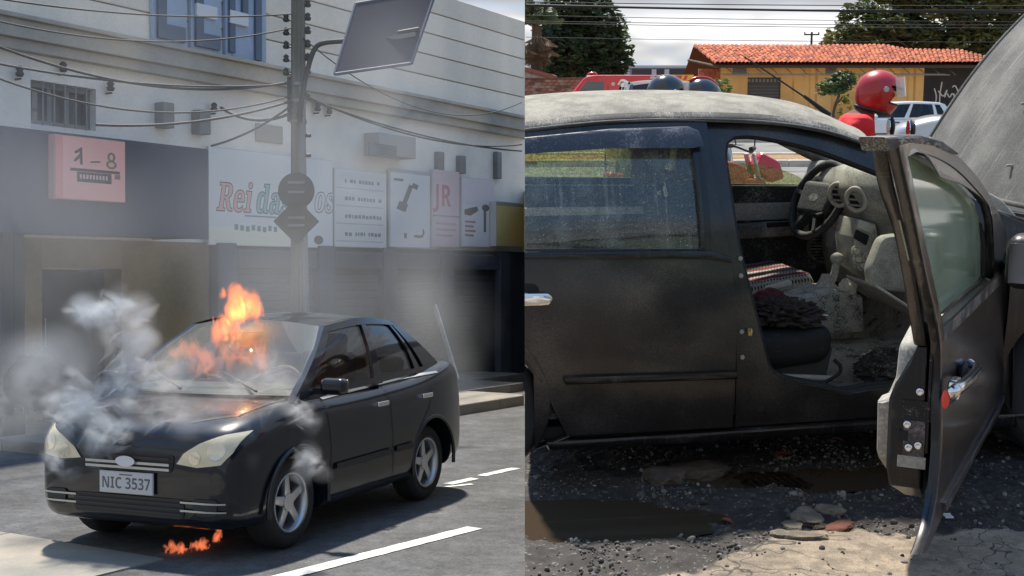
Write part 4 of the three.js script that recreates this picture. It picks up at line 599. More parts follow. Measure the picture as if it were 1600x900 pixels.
  const pond = (name, label, px, py, rx, rz, seed) => { const [cx, cz] = G(px, py), o = []; for (let i = 0; i < 40; i++) { const t = i / 40 * 6.2832, k = 1 + 0.3 * (fbm(Math.cos(t) * 1.5 + 3, Math.sin(t) * 1.5 + seed, seed, 3) - 0.5) * 2; o.push([cx + Math.cos(t) * rx * k, cz + Math.sin(t) * rz * k]); } const s = new THREE.ShapeGeometry(flat(o)).rotateX(-Math.PI / 2).translate(0, -0.014, 0); boxUV(s); const m = solo(name, s, water, label, 'puddle'); return trimmed(m, EDGE); };
  pond('puddle', 'wide brown puddle beside the rear wheel of the dusty car', 915, 806, 0.6, 0.24, 3); pond('puddle', 'small dark puddle between two stones below the rear door', 1165, 745, 0.26, 0.17, 5); pond('puddle', 'long brown puddle under the open front door', 1345, 742, 0.5, 0.2, 7);
  // loose gravel, stones and leaves
  const r = rng(301), peb = new THREE.IcosahedronGeometry(1, 1), pp = peb.attributes.position; for (let i = 0; i < pp.count; i++) { const v3 = V(pp.getX(i), pp.getY(i), pp.getZ(i)), k = 0.8 + 0.4 * vnoise3(v3.x * 1.7 + 4, v3.y * 1.7, v3.z * 1.7, 5); pp.setXYZ(i, v3.x * k, v3.y * k * 0.65, v3.z * k); } peb.computeVertexNormals();
  const N = 6500, im = new THREE.InstancedMesh(peb, M({ roughness: 0.85 }), N), m = new THREE.Matrix4(), q = new THREE.Quaternion(), e = new THREE.Euler(); let k = 0, c = new THREE.Color();
  for (let t = 0; t < 90000 && k < N; t++) { const x = lerp(0.02, 2.65, r()), z = lerp(3.75, 6.5, r()), y = H(x, z), den = smooth(0.42, 0.6, fbm(x * 3.4 + 9, z * 3.4, 107, 3)); if (r() > (litConc(x, z) > 0.5 ? 0.05 : 0.12 + 0.88 * den) || (y < -0.02 && r() < 0.93)) continue; if (EDGE.distanceToPoint(V(x, y, -z)) < 0.02) continue;
    const s = 0.0028 + 0.007 * Math.pow(r(), 3) + (r() < 0.02 ? 0.01 * r() : 0); q.setFromEuler(e.set(r() * 3, r() * 6, r() * 3)); m.compose(V(x, y + s * 0.25, -z), q, V(s * (0.8 + 0.6 * r()), s, s * (0.8 + 0.6 * r()))); im.setMatrixAt(k, m); const g0 = 0.035 + 0.2 * Math.pow(r(), 3), wm = r() * 0.25; im.setColorAt(k, c.setRGB(g0 * (1 + wm), g0, g0 * (1 - wm))); k++; }
  im.count = k; im.name = 'gravel'; tag(im, 'loose gravel and small pebbles on the muddy ground', 'gravel', null, 'stuff'); scene.add(im);
  const chunkMat = [M({ map: rep(mottled([104, 95, 84], 0.4, 6, 111, 256, 0.1), 3), roughness: 0.95 }), M({ map: rep(mottled([70, 60, 52], 0.4, 6, 113, 256, 0.1), 3), roughness: 0.95 }), M({ map: rep(mottled([92, 56, 44], 0.3, 6, 115, 256), 3), roughness: 0.95 })];
  const stone = (px, py, sx, sy, sz, seed, mi, label) => { const [x, z] = G(px, py); let s = new THREE.IcosahedronGeometry(1, 7); s = bend(s, (a, b, d) => { const n = 0.62 + 0.6 * vnoise3(a * 1.3 + seed * 3, b * 1.3, d * 1.3, seed) + 0.22 * vnoise3(a * 5, b * 5 + seed, d * 5, seed + 1) + 0.08 * vnoise3(a * 14, b * 14, d * 14 + seed, seed + 2); return [a * n * sx, clamp(b * n, -0.6, 0.5 + 0.1 * a) * sy, d * n * sz]; }, 0.35); boxUV(s, 1); const o = solo('stone', s, chunkMat[mi], label, 'stone', 'stones on the ground'); o.position.set(x, H(x, z) + sy * 0.3, -z); o.rotation.y = seed; };
  stone(1042, 752, 0.075, 0.045, 0.075, 1, 1, 'round brown stone lying under the rear door, the left of two'); stone(1092, 740, 0.07, 0.05, 0.11, 2, 1, 'tall brown stone beside the small puddle under the sill');
  stone(1262, 812, 0.05, 0.03, 0.085, 3, 0, 'pale upright concrete lump at the edge of the sunlit slab'); stone(1296, 804, 0.04, 0.026, 0.045, 4, 0, 'rounded grey lump right of the pale upright one'); stone(1238, 826, 0.045, 0.02, 0.035, 5, 0, 'small flat grey piece left of the pale upright lump'); stone(1250, 844, 0.075, 0.016, 0.03, 6, 0, 'long thin concrete sliver at the slab edge'); stone(1312, 826, 0.06, 0.018, 0.03, 7, 2, 'reddish brick fragment on the muddy ground'); stone(1219, 842, 0.03, 0.016, 0.03, 8, 0, 'little grey stone nearest the dark mud'); stone(1281, 825, 0.022, 0.02, 0.03, 9, 1, 'dark pebble wedged between grey lumps');
  const leafG = (s) => { const L = grid(6, 8, (u, v) => { const w = Math.sin(Math.PI * Math.pow(v, 0.8)) * 0.45; return V((u - 0.5) * w * s, 0.12 * s * ((u - 0.5) ** 2 * 4 + 0.5 * Math.sin(v * 3)), (v - 0.5) * s); }); return L; };
  const leafM = [M({ color: rgb(0.2, 0.05, 0.03), roughness: 0.8 }), M({ color: rgb(0.22, 0.11, 0.05), roughness: 0.8 })];
  [[1136, 812, 0.06, 0, 'dark red dead leaf left of the concrete lumps'], [1224, 716, 0.09, 0, 'large reddish dead leaf in shade under the sill'], [1308, 690, 0.05, 1, 'pale dead leaf far under the car'], [1298, 752, 0.05, 1, 'brown dead leaf by the long puddle']].forEach(([px, py, s, i, l], n) => { const [x, z] = G(px, py), o = solo('dead_leaf', leafG(s), leafM[i], l, 'leaf', 'dead leaves on the ground'); o.position.set(x, H(x, z) + 0.008, -z); o.rotation.y = n * 1.7 + 0.6; });
  const scrap = solo('paper_scrap', bend(new THREE.PlaneGeometry(0.03, 0.045, 4, 6).rotateX(-1.2), (a, b, d) => [a, b + 0.006 * Math.sin(d * 90), d]), M({ color: rgb(0.6, 0.6, 0.58) }), 'small torn white scrap on the ground right of the open door', 'paper'); { const [x, z] = G(1481, 812); scrap.position.set(x, H(x, z) + 0.014, -z); }
}
// ---------------------------------------------------------------- the powder covered car
const WM = {
  paint: MP({ map: rep(dusty([26, 25, 26], { cover: 0.32, cells: 5, seed: 3, size: 1024, speck: 0.009, streak: 0.12, dust: [84, 78, 71], soft: 0.42 }), 1.1), roughness: 0.42, specularIntensity: 0.5, clearcoat: 0.7, clearcoatRoughness: 0.16 }),
  film: MP({ map: rep(dusty([15, 15, 18], { cover: 0.1, cells: 4, seed: 4, size: 1024, speck: 0.005, streak: 0.6, dust: [112, 110, 104], soft: 0.28 }), 1.3), roughness: 0.36, specularIntensity: 0.6, clearcoat: 0.5, clearcoatRoughness: 0.12 }),
  rail: M({ map: rep(dusty([40, 40, 42], { cover: 0.42, cells: 6, seed: 5, speck: 0.02, dust: [150, 147, 138], soft: 0.3 }), 2), roughness: 0.75 }),
  roof: M({ map: rep(dusty([112, 109, 101], { cover: 0.5, cells: 12, seed: 6, size: 1024, speck: 0.03, soft: 0.4, fine: 0.6, dust: [160, 156, 144] }), 1.6), roughness: 0.9, bumpMap: rep(grainTex, 6), bumpScale: 0.0012 }),
  hood: M({ map: rep(dusty([80, 80, 79], { cover: 0.45, cells: 5, seed: 7, size: 1024, speck: 0.014, soft: 0.4, fine: 0.3, streak: 0.9, dust: [128, 127, 122] }), 1.0), roughness: 0.9, bumpMap: rep(grainTex, 6), bumpScale: 0.0015 }),
  rubber: M({ map: rep(dusty([16, 16, 17], { cover: 0.12, cells: 7, seed: 8, size: 256, speck: 0.008 }), 3), roughness: 0.7 }),
  inner: M({ map: rep(dusty([84, 84, 82], { cover: 0.42, cells: 6, seed: 9, speck: 0.02, dust: [150, 148, 138] }), 1.8), roughness: 0.9 }),
  dash: M({ map: rep(dusty([120, 118, 112], { cover: 0.6, cells: 7, seed: 10, speck: 0.02, soft: 0.35, dust: [170, 168, 156] }), 2.2), roughness: 0.92 }),
  dashPale: M({ map: rep(dusty([166, 162, 150], { cover: 0.55, cells: 6, seed: 11, speck: 0.02, soft: 0.35, dust: [190, 186, 172] }), 2.5), roughness: 0.92 }),
  carpet: M({ map: rep(dusty([58, 58, 57], { cover: 0.7, cells: 12, seed: 12, speck: 0.05, soft: 0.14, fine: 0.7, dust: [205, 203, 196] }), 2.6), roughness: 1, bumpMap: rep(grainTex, 8), bumpScale: 0.006 }),
  seat: M({ map: rep(dusty([15, 16, 18], { cover: 0.1, cells: 6, seed: 13, speck: 0.004, dust: [130, 130, 126] }), 2), roughness: 0.75, bumpMap: rep(grainTex, 12), bumpScale: 0.0012 }),
  dark: M({ color: rgb(0.008, 0.008, 0.009), roughness: 0.8 }),
  grey: M({ map: rep(dusty([146, 143, 138], { cover: 0.2, cells: 5, seed: 14, size: 256, speck: 0.006 }), 1.4), roughness: 0.7 }),
  glass: MP({ map: rep(dusty([236, 240, 234], { cover: 0.16, cells: 6, seed: 15, size: 512, speck: 0.004, streak: 0, dust: [226, 226, 214] }), 1.5), transmission: 1, transmissionMap: tex(512, 512, grey((u, v) => clamp(0.975 - 0.05 * smooth(0.5, 0.8, fbm(u * 7, v * 7, 121, 5, 7)) - 0.25 * Math.max(0, vnoise(u * 80, v * 3, 123, 80, 3) - 0.75) - (vnoise(u * 230, v * 230, 125, 230, 230) > 0.92 ? 0.3 : 0))), { srgb: false, repeat: 1.5 }), thickness: 0, roughness: 0.06, ior: 1.5 }),
  farGlass: MP({ map: rep(dusty([232, 236, 206], { cover: 0.4, cells: 6, seed: 16, size: 256, speck: 0.01, streak: 0.9, dust: [232, 232, 214] }), 2), transmission: 0.84, thickness: 0, roughness: 0.05 }),
  milky: MP({ map: rep(dusty([190, 210, 190], { cover: 0.35, cells: 6, seed: 18, size: 512, speck: 0.01, streak: 0.9, dust: [214, 220, 208], soft: 0.4 }), 1.8), transmission: 0.55, thickness: 0, roughness: 0.08 }),
  wheel: M({ map: rep(dusty([40, 40, 42], { cover: 0.28, cells: 7, seed: 20, size: 256, speck: 0.02, dust: [130, 128, 120] }), 4), roughness: 0.7 }),
  shade: M({ map: rep(dusty([44, 44, 45], { cover: 0.28, cells: 6, seed: 21, size: 256, speck: 0.02, dust: [120, 118, 110] }), 1.8), roughness: 0.9 }),  // dark grey powdered plastic, own colour of the far side trim
  liner: M({ map: rep(mottled([158, 155, 148], 0.1, 5, 119, 128), 1), roughness: 0.95 }),
  visor: MP({ map: rep(dusty([34, 32, 38], { cover: 0.25, cells: 7, seed: 17, size: 256, speck: 0.015, dust: [130, 126, 126], soft: 0.35 }), 2), roughness: 0.35, clearcoat: 0.6, clearcoatRoughness: 0.2 }),
};
{
  const o = wreck, K = (px, py, w) => { const q = cp(px, py, w); return V(q[0], q[1], -w); }, ext = (s) => [s, 0];
  const zrow = (pts, off = 0) => pts.map(([s, h]) => V(s, h, -W(h) + off));
  // rear door, with its window opening
  const sL = cp(640, 400)[0], frontEdge = curve2(SH([[1105, 190], [1113, 255], [1128, 330], [1143, 405], [1150, 480], [1150, 590], [1145, 668]]), 20), top = curve2(SH([[640, 232], [720, 216], [820, 205], [953, 193], [1060, 189], [1098, 189]]), 20);
  const archEdge = curve2(SH([[886, 681], [868, 646], [845, 602], [815, 566], [770, 545], [700, 540]]), 16), hole = rounded(SH([[700, 392], [700, 232], [820, 221], [953, 209], [1066, 205], [1084, 214], [1105, 393]]), [0.02, 0.02, 0, 0, 0.02, 0.03, 0.02]);
  const rd = part('rear_door', plate([...top, ...frontEdge, ...archEdge], 0.05, { holes: [hole], bevel: 0.006, most: 0.05, map: skin(0), fair: fairSide }), WM.paint, o);
  part('window_frame', [plate(rounded(SH([[690, 402], [690, 226], [820, 214], [953, 202], [1070, 198], [1093, 208], [1114, 402]]), 0.02), 0.02, { holes: [rounded(SH([[700, 392], [700, 234], [820, 223], [953, 211], [1064, 207], [1079, 216], [1099, 391]]), [0.02, 0.02, 0, 0, 0.02, 0.03, 0.02])], bevel: 0.004, most: 0.07, map: skin(0.006) })], WM.film, rd);
  part('belt_strip', plate(SH([[640, 394], [1108, 391], [1142, 402], [1142, 410], [1108, 404], [640, 404]]), 0.016, { bevel: 0.004, most: 0.08, map: skin(0.014) }), WM.film, rd);
  part('window_glass', plate(hole, 0.004, { most: 0.08, map: skin(-0.02) }), WM.glass, rd);
  const vo = SH([[640, 240], [720, 228], [820, 214], [950, 201], [1072, 197], [1088, 204], [1096, 227], [1078, 231], [950, 231], [820, 240], [720, 252], [640, 262]]);
  part('rain_visor', plate(vo, 0.008, { bevel: 0.003, most: 0.04, map: (x, y, z) => { const t = clamp((1.42 - y) / 0.09); return [x, y, z - W(y) + 0.012 + 0.024 * Math.sin(t * 1.6)]; } }), WM.visor, rd);
  part('side_moulding', plate(rounded(SH([[879, 588], [1151, 579], [1151, 591], [882, 600]]), 0.008), 0.03, { bevel: 0.006, most: 0.09, map: skin(0.022) }), WM.film, rd);
  { const a = SH([[800, 452], [862, 453], [862, 476], [800, 480]]); const c = [(a[0][0] + a[2][0]) / 2, (a[0][1] + a[2][1]) / 2], hd = part('door_handle', [plate(rounded(SH([[770, 456], [855, 455], [862, 463], [855, 475], [770, 478]]), 0.012), 0.026, { bevel: 0.009, most: 0.05, map: skin(0.044) })], MAT.chrome, rd); part('handle_cup', plate(rounded(SH([[790, 440], [840, 444], [846, 470], [790, 490]]), 0.02), 0.004, { bevel: 0.001, map: skin(0.003) }), WM.dark, rd); }
  // lower side: quarter panel lip, sill
  const arc = (r, t0, t1, n = 18) => { const c = sh(727, 640), out = []; for (let i = 0; i <= n; i++) { const t = lerp(t0, t1, i / n); out.push([c[0] + r * Math.cos(t), c[1] + r * Math.sin(t)]); } return out; };
  part('wheel_arch', plate([...archEdge, ...arc(0.325, 1.6, -0.55)], 0.06, { bevel: 0.008, most: 0.06, map: skin(0.004) }), WM.paint, o);
  part('arch_liner', new THREE.CylinderGeometry(0.33, 0.33, 0.4, 40, 1, true, 0, 6.283).rotateX(Math.PI / 2).translate(sh(727, 640)[0], sh(727, 640)[1], -0.3), WM.dark, o);
  part('sill', plate(SH([[852, 690], [1150, 672], [1395, 655], [1700, 640], [1700, 668], [1395, 671], [1150, 689], [858, 704]]), 0.1, { bevel: 0.012, most: 0.1, map: skin(0.006) }), WM.film, o);
  part('sill_step', plate(SH([[1152, 640], [1395, 622], [1575, 616], [1575, 652], [1395, 656], [1152, 671]]), 0.12, { bevel: 0.01, most: 0.1, map: skin(-0.03) }), WM.paint, o);
  wheelPart(o, sh(727, 640)[0], -0.12, 0.3, 1, 5); wheelPart(o, sh(727, 640)[0] + 2.49, -0.13, 0.3, 1, 5);
  // side frame round the front door opening
  const open = [...curve2(SH([[1357, 262], [1307, 243], [1273, 232], [1223, 220], [1175, 213], [1152, 214]]), 16), ...curve2(SH([[1140, 224], [1138, 245], [1144, 290], [1158, 380], [1182, 480], [1204, 568]]), 16), ...curve2(SH([[1212, 584], [1232, 596], [1300, 610], [1327, 618], [1370, 611], [1430, 606], [1545, 598]]), 14), ...SH([[1556, 560], [1552, 420], [1540, 352], [1450, 300]])];
  const frameOut = [...curve2(SH([[1096, 187], [1160, 187], [1220, 192], [1280, 202], [1360, 226], [1450, 268], [1560, 330]]), 24), ...SH([[1580, 420], [1580, 640], [1395, 654], [1152, 671]]), ...SH([[1152, 480], [1143, 405], [1128, 330], [1112, 255]])];
  const fr = part('side_frame', plate(frameOut, 0.09, { holes: [open], bevel: 0.008, most: 0.05, map: skin(-0.028), fair: fairSide }), WM.paint, o);
  part('door_seal', tube(zrow(open, -0.05), 0.013, 160, 8, true), WM.rubber, fr);
  part('door_seal', tube(zrow(open.map(([s, h]) => [s, h]), -0.1), 0.012, 160, 8, true), WM.rubber, fr);
  for (const [px, py] of [[1160, 405], [1161, 432], [1162, 520], [1163, 560]]) { const p = sh(px, py); part('bolt', cyl(0.009, 0.009, 0.008, 10).rotateX(Math.PI / 2).translate(p[0], p[1], -W(p[1]) - 0.024), WM.grey, fr); }
  { const p = sh(1174, 520); part('door_striker', [box(0.016, 0.03, 0.02, p[0], p[1], -W(p[1]) - 0.02, 0.003), moved(new THREE.TorusGeometry(0.014, 0.004, 6, 12, Math.PI), p[0], p[1], -W(p[1]) - 0.01, 0, Math.PI / 2)], M({ color: rgb(0.5, 0.36, 0.14), metalness: 0.7, roughness: 0.35 }), fr); }
  { const p = sh(1192, 638); part('grommet', cyl(0.02, 0.02, 0.008, 18).rotateX(Math.PI / 2).translate(p[0], p[1], -W(p[1]) - 0.026), WM.film, fr); }
  // roof and its rail
  const railC = new THREE.CatmullRomCurve3(zrow(SH([[640, 236], [720, 218], [820, 202], [953, 189], [1104, 186], [1220, 192], [1290, 204], [1360, 226]])), false, 'centripetal');
  const sWs = railC.getPoint(1).x, roofAt = (u, v) => { const p = railC.getPoint(v), half = 0.79, e = clamp(u); const x = lerp(p.z, -2 * half - p.z, e), t = Math.sin(Math.PI * e); const crown = 0.112 * Math.pow(t, 0.55) * (1 - 0.35 * smooth(0.82, 1, v)); return V(p.x + 0.1 * smooth(0.7, 1, v) * t, p.y + crown, x); };
  part('roof', grid(60, 60, (u, v) => roofAt(0.022 + 0.956 * u, v), (u, v, p) => [p.x, p.z]), WM.roof, o);
  part('roof_rail', [grid(6, 60, (u, v) => { const a = railC.getPoint(v), b = roofAt(0.024, v); const q = a.clone().lerp(b, u); q.z += 0.012 * Math.sin(Math.PI * (0.25 + u * 0.7)); return q; }, (u, v, p) => [p.x, p.y]), tube(railC.getPoints(40).map((p) => V(p.x, p.y - 0.004, p.z + 0.004)), 0.009, 60, 6)], WM.rail, o);
  part('headliner', grid(20, 20, (u, v) => { const p = roofAt(0.05 + 0.9 * u, v); p.y -= 0.035; return p; }), WM.liner, o);
  { const b = K(1276, 166, 0.72), b2 = roofAt(0.45, 0.86), mid = K(1258, 151, 0.72), tip = K(1162, 88, 0.72); b.y = Math.max(b.y, 1.44); part('antenna', [rod(K(1296, 180, 0.72), K(1256, 150, 0.72), 0.013, 8, 0.007), rod(K(1258, 152, 0.72), tip, 0.0042, 6, 0.003)], WM.rubber, o); }
  // far side, seen through the openings: frame, doors, glass
  const fz = 1.46, F = (list, w = fz) => list.map(([x, y]) => cp(x, y, w)), farMap = (w) => (x, y, z) => [x, y, z - w - (y > 1.02 ? -(y - 1.02) * 0.28 : 0)];
  const farOuter = F([[600, 520], [600, 190], [820, 196], [1100, 192], [1215, 202], [1270, 222], [1345, 262], [1400, 296], [1400, 500], [1300, 520]]);
  const farW1 = rounded(F([[760, 276], [770, 230], [870, 224], [1052, 222], [1056, 278]]), 0.03), farW2 = [...F([[1096, 286], [1092, 222], [1140, 212]]), ...curve2(F([[1180, 214], [1225, 224], [1262, 242], [1296, 270], [1306, 290]]), 10)];
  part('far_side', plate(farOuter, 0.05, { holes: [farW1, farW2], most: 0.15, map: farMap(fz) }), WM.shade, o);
  part('far_window', plate(farW1, 0.004, { most: 0.15, map: farMap(fz + 0.02) }), WM.farGlass, o);
  part('far_window', plate([...F([[1098, 288], [1098, 256]]), ...curve2(F([[1145, 253], [1185, 257], [1220, 265], [1250, 277], [1272, 290]]), 12)], 0.004, { most: 0.15, map: farMap(fz + 0.02) }), WM.farGlass, o);
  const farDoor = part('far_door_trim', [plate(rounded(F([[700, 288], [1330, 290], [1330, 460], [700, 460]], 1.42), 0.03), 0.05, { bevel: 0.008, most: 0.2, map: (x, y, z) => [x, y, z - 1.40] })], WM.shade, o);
  part('armrest', plate(rounded(F([[1150, 350], [1262, 344], [1262, 366], [1150, 374]], 1.36), 0.012), 0.08, { bevel: 0.015, map: (x, y, z) => [x, y, z - 1.33] }), WM.inner, farDoor);
  part('door_pull', plate(rounded(F([[1198, 348], [1238, 346], [1238, 353], [1198, 356]], 1.33), 0.006), 0.012, { bevel: 0.003, map: (x, y, z) => [x, y, z - 1.326] }), WM.dark, farDoor);
  part('trim_band', plate(rounded(F([[1146, 318], [1262, 316], [1262, 342], [1146, 346]], 1.38), 0.01), 0.03, { bevel: 0.006, map: (x, y, z) => [x, y, z - 1.385] }), WM.grey, farDoor);
  part('rear_trim_band', plate(rounded(F([[700, 326], [1052, 322], [1052, 333], [700, 340]], 1.38), 0.01), 0.05, { bevel: 0.008, map: (x, y, z) => [x, y, z - 1.36] }), WM.dashPale, farDoor);
  { const c = cp(1287, 386, 1.38), sp = part('speaker_cover', cyl(0.078, 0.084, 0.02, 28).rotateX(Math.PI / 2).translate(c[0], c[1], -1.385), WM.inner, farDoor); for (let i = -4; i <= 4; i++) { const y = i * 0.0155, w = 2 * Math.sqrt(0.07 ** 2 - y * y); if (w > 0.03) part('speaker_slot', box(w, 0.006, 0.006, c[0], c[1] + y, -1.374), WM.dark, farDoor); } }
  part('far_mirror', moved(new THREE.SphereGeometry(0.1, 20, 14).scale(0.55, 0.85, 0.5), ...K(1299, 270, 1.72).toArray()), WM.dark, o);
  // floor, tunnel, bulkhead
  const fl = (list, w0, w1, n = 16) => grid(n, 10, (u, v) => { const t = u * (list.length - 1), i = Math.min(list.length - 2, Math.floor(t)), a = list[i], b = list[i + 1], k = t - i; return V(lerp(a[0], b[0], k), lerp(a[1], b[1], k) + 0.008 * (vnoise(u * 20, v * 10, 7) - 0.5), -lerp(w0, w1, v)); }, (u, v, p) => [p.x, p.z]);
  const sB = cp(1000, 500)[0], s1 = cp(1200, 560)[0], s2 = cp(1560, 560)[0];
  part('floor_pan', fl([[sL, 0.27], [s1, 0.25], [s1 + 0.45, 0.24], [s2 - 0.12, 0.25], [s2 + 0.05, 0.42], [s2 + 0.1, 0.7]], 0.06, 1.42, 40), WM.carpet, o);
  part('underbody', box(4.3, 0.05, 1.4, cp(1150, 600)[0], 0.2, -0.78), WM.dark, o);
  part('tunnel', [bend(split(new THREE.CapsuleGeometry(0.14, 1.5, 6, 20).rotateZ(Math.PI / 2), 0.1), (x, y, z) => [x + cp(1370, 480, 0.72)[0] + 0.05, y * 0.9 + 0.27, z * 1.15 - 0.72])], WM.carpet, o);
  part('bulkhead', [box(0.04, 0.9, 1.36, s2 + 0.22, 0.55, -0.76)], WM.dark, o);
  // near passenger seat: cushion, base, back, headrest
  const seatCushion = (w0, w1, pxa, pya, pxb, ya, mat, name) => { const a = cp(pxa, pya, w0), b = cp(pxb, pya, w0), L = b[0] - a[0]; return part(name, bend(split(new RoundedBoxGeometry(L, 0.17, w1 - w0, 6, 0.07), 0.08), (x, y, z) => [x + (a[0] + b[0]) / 2, y + ya + 0.05 * (x / L) - 0.014 * (1 - Math.min(1, (z / ((w1 - w0) / 2)) ** 2)) * (y > 0 ? 1 : 0), z - (w0 + w1) / 2], 1.2), mat, o); };
  const ns = seatCushion(0.17, 0.64, 1128, 520, 1308, 0.47, WM.seat, 'passenger_seat'), nsBack = (w0, w1, px, lean, h0, mat, parent) => { const a = cp(px, 400, w0); part('backrest', bend(split(new RoundedBoxGeometry(0.14, 0.6, w1 - w0, 6, 0.06), 0.08), (x, y, z) => [x + a[0] - lean * y, y + h0, z - (w0 + w1) / 2], 1.2), mat, parent); part('headrest', bend(split(new RoundedBoxGeometry(0.09, 0.2, 0.26, 6, 0.045), 0.06), (x, y, z) => [x + a[0] - lean * 0.46 - 0.03, y + h0 + 0.42, z - (w0 + w1) / 2], 1.2), mat, parent); part('headrest_post', [rod(V(a[0] - lean * 0.3, h0 + 0.25, -(w0 + w1) / 2 - 0.05), V(a[0] - lean * 0.42, h0 + 0.4, -(w0 + w1) / 2 - 0.05), 0.007), rod(V(a[0] - lean * 0.3, h0 + 0.25, -(w0 + w1) / 2 + 0.05), V(a[0] - lean * 0.42, h0 + 0.4, -(w0 + w1) / 2 + 0.05), 0.007)], MAT.steel, parent); };
  nsBack(0.2, 0.64, 1098, 0.3, 0.78, WM.seat, ns);
  part('seat_base', [plate(F([[1150, 548], [1302, 545], [1290, 600], [1150, 600]], 0.22), 0.36, { bevel: 0.012, map: (x, y, z) => [x, y, z - 0.22] })], MAT.trim, ns);
  part('seat_rail', [rod(K(1150, 586, 0.2), K(1305, 592, 0.2), 0.014)], WM.grey, ns); part('seat_lever', tube([K(1285, 600, 0.17), K(1312, 582, 0.16), K(1313, 572, 0.16), K(1303, 562, 0.17)], 0.008, 24, 8), WM.dark, ns);
  const ds = seatCushion(0.86, 1.34, 1120, 430, 1272, 0.56, WM.seat, 'driver_seat'); nsBack(0.9, 1.34, 1092, 0.26, 0.84, WM.seat, ds);
  part('rear_bench', [bend(split(new RoundedBoxGeometry(0.5, 0.2, 1.3, 6, 0.07), 0.1), (x, y, z) => [x + cp(810, 500, 0.7)[0], y + 0.5, z - 0.78], 1.2), bend(split(new RoundedBoxGeometry(0.16, 0.6, 1.3, 6, 0.07), 0.1), (x, y, z) => [x + cp(745, 400, 0.7)[0] - 0.25 * y, y + 0.78, z - 0.78], 1.2)], WM.seat, o);
  part('hand_brake', [rod(K(1197, 452, 0.74), K(1231, 443, 0.74), 0.016), moved(new THREE.SphereGeometry(0.018, 12, 8), ...K(1231, 443, 0.74).toArray())], WM.dashPale, o);
  // steering wheel and column
  { const c = K(1279, 312, 1.06), sw = new THREE.Group(); sw.name = 'steering_wheel'; sw.position.copy(c); sw.rotation.order = 'YXZ'; sw.rotation.y = 0.2; sw.rotation.z = 0.0; o.add(sw); const tilt = (g) => g.rotateY(Math.PI / 2).rotateZ(-0.42);
    part('rim', tilt(new THREE.TorusGeometry(0.182, 0.019, 12, 48)), WM.wheel, sw);
    part('hub', tilt(bend(split(new RoundedBoxGeometry(0.25, 0.17, 0.06, 4, 0.028), 0.04), (x, y, z) => [x * (1 + y * 0.8), y, z])), WM.wheel, sw); for (const a of [0.15, Math.PI - 0.15, 4.2, 5.2]) part('spoke', tilt(bar(V(0.05 * Math.cos(a), 0.05 * Math.sin(a), 0.01), V(0.18 * Math.cos(a), 0.18 * Math.sin(a), 0), 0.05, 0.02, V(0, 0, 1))), WM.wheel, sw);
    part('emblem', tilt(cyl(0.028, 0.028, 0.006, 20).scale(1.3, 1, 0.7).rotateX(Math.PI / 2).translate(0, 0, -0.028)), WM.inner, sw);
    part('column_cover', plate(rounded(F([[1296, 318], [1344, 330], [1336, 372], [1290, 348]], 1.0), 0.012), 0.12, { bevel: 0.02, map: (x, y, z) => [x, y, z - 1.0] }), WM.dashPale, o);
    part('ignition', cyl(0.022, 0.025, 0.02, 20).rotateX(Math.PI / 2).translate(...K(1317, 327, 0.98).toArray()), WM.dash, o); part('key_fob', [rod(K(1312, 352, 0.97), K(1326, 340, 0.97), 0.012), rod(K(1326, 340, 0.97), K(1330, 352, 0.97), 0.008)], WM.dark, o); part('stalk', rod(K(1300, 330, 1.0), K(1274, 338, 0.92), 0.009, 8, 0.012), WM.dark, o); }
  // dashboard: one moulded body across the car, with its face towards the seats
  const dashProf = (w) => { const P = [[1326, 262], [1345, 266], [1392, 288], [1430, 330], [1440, 470], [1392, 468], [1352, 455], [1338, 400], [1345, 352], [1322, 318], [1312, 290]].map(([x, y]) => cp(x, y, 0.9)); return P; };
  { const P = dashProf(0), s = flat(rounded(P, 0.03)); let g = new THREE.ExtrudeGeometry(s, { depth: 1.2, bevelEnabled: true, bevelSize: 0.015, bevelThickness: 0.02, bevelSegments: 3, steps: 14 }); g.translate(0, 0, -1.42); const p = g.attributes.position, uv = new Float32Array(p.count * 2); for (let i = 0; i < p.count; i++) { uv[2 * i] = p.getX(i) + p.getZ(i) * 0.6; uv[2 * i + 1] = p.getY(i) + p.getZ(i) * 0.3; } g.setAttribute('uv', new THREE.BufferAttribute(uv, 2));
    g = bend(split(g, 0.1), (x, y, z) => { const c = (z + 0.76) / 0.66; return [x - 0.04 * Math.exp(-(((z + 0.72) / 0.2) ** 2)) + 0.05 * c * c + 0.1 * smooth(-0.72, -0.36, z), y - 0.02 * smooth(-0.72, -0.36, z), z]; }, 0.9); const d = part('dashboard', g, WM.dash, o);
    { const c = cp(1352, 276, 0.98); part('binnacle', bend(split(new THREE.SphereGeometry(0.17, 28, 16, 0, 6.2832, 0, 1.5), 0.05), (x, y, z) => [x * 1.0 + c[0] + 0.03, y * 0.62 + c[1] - 0.075, z * 1.25 - 1.04], 1.2), WM.dash, d); }
    const left = [[1326, 262], [1312, 290], [1322, 318], [1345, 352], [1338, 400], [1352, 455]].map(([x, y]) => cp(x, y, 0.9)), faceS = (h, z) => { let q = left[0][0]; for (let i = 0; i + 1 < left.length; i++) if (h <= left[i][1] && h >= left[i + 1][1]) q = lerp(left[i][0], left[i + 1][0], (left[i][1] - h) / (left[i][1] - left[i + 1][1])); const c = (z + 0.76) / 0.66; return q - 0.04 * Math.exp(-(((z + 0.72) / 0.2) ** 2)) + 0.05 * c * c + 0.1 * smooth(-0.72, -0.36, z) - 0.016; };
    const onFace = (py, w) => { const h = cp(1330, py, w)[1]; return V(faceS(h, -w), h, -w); };
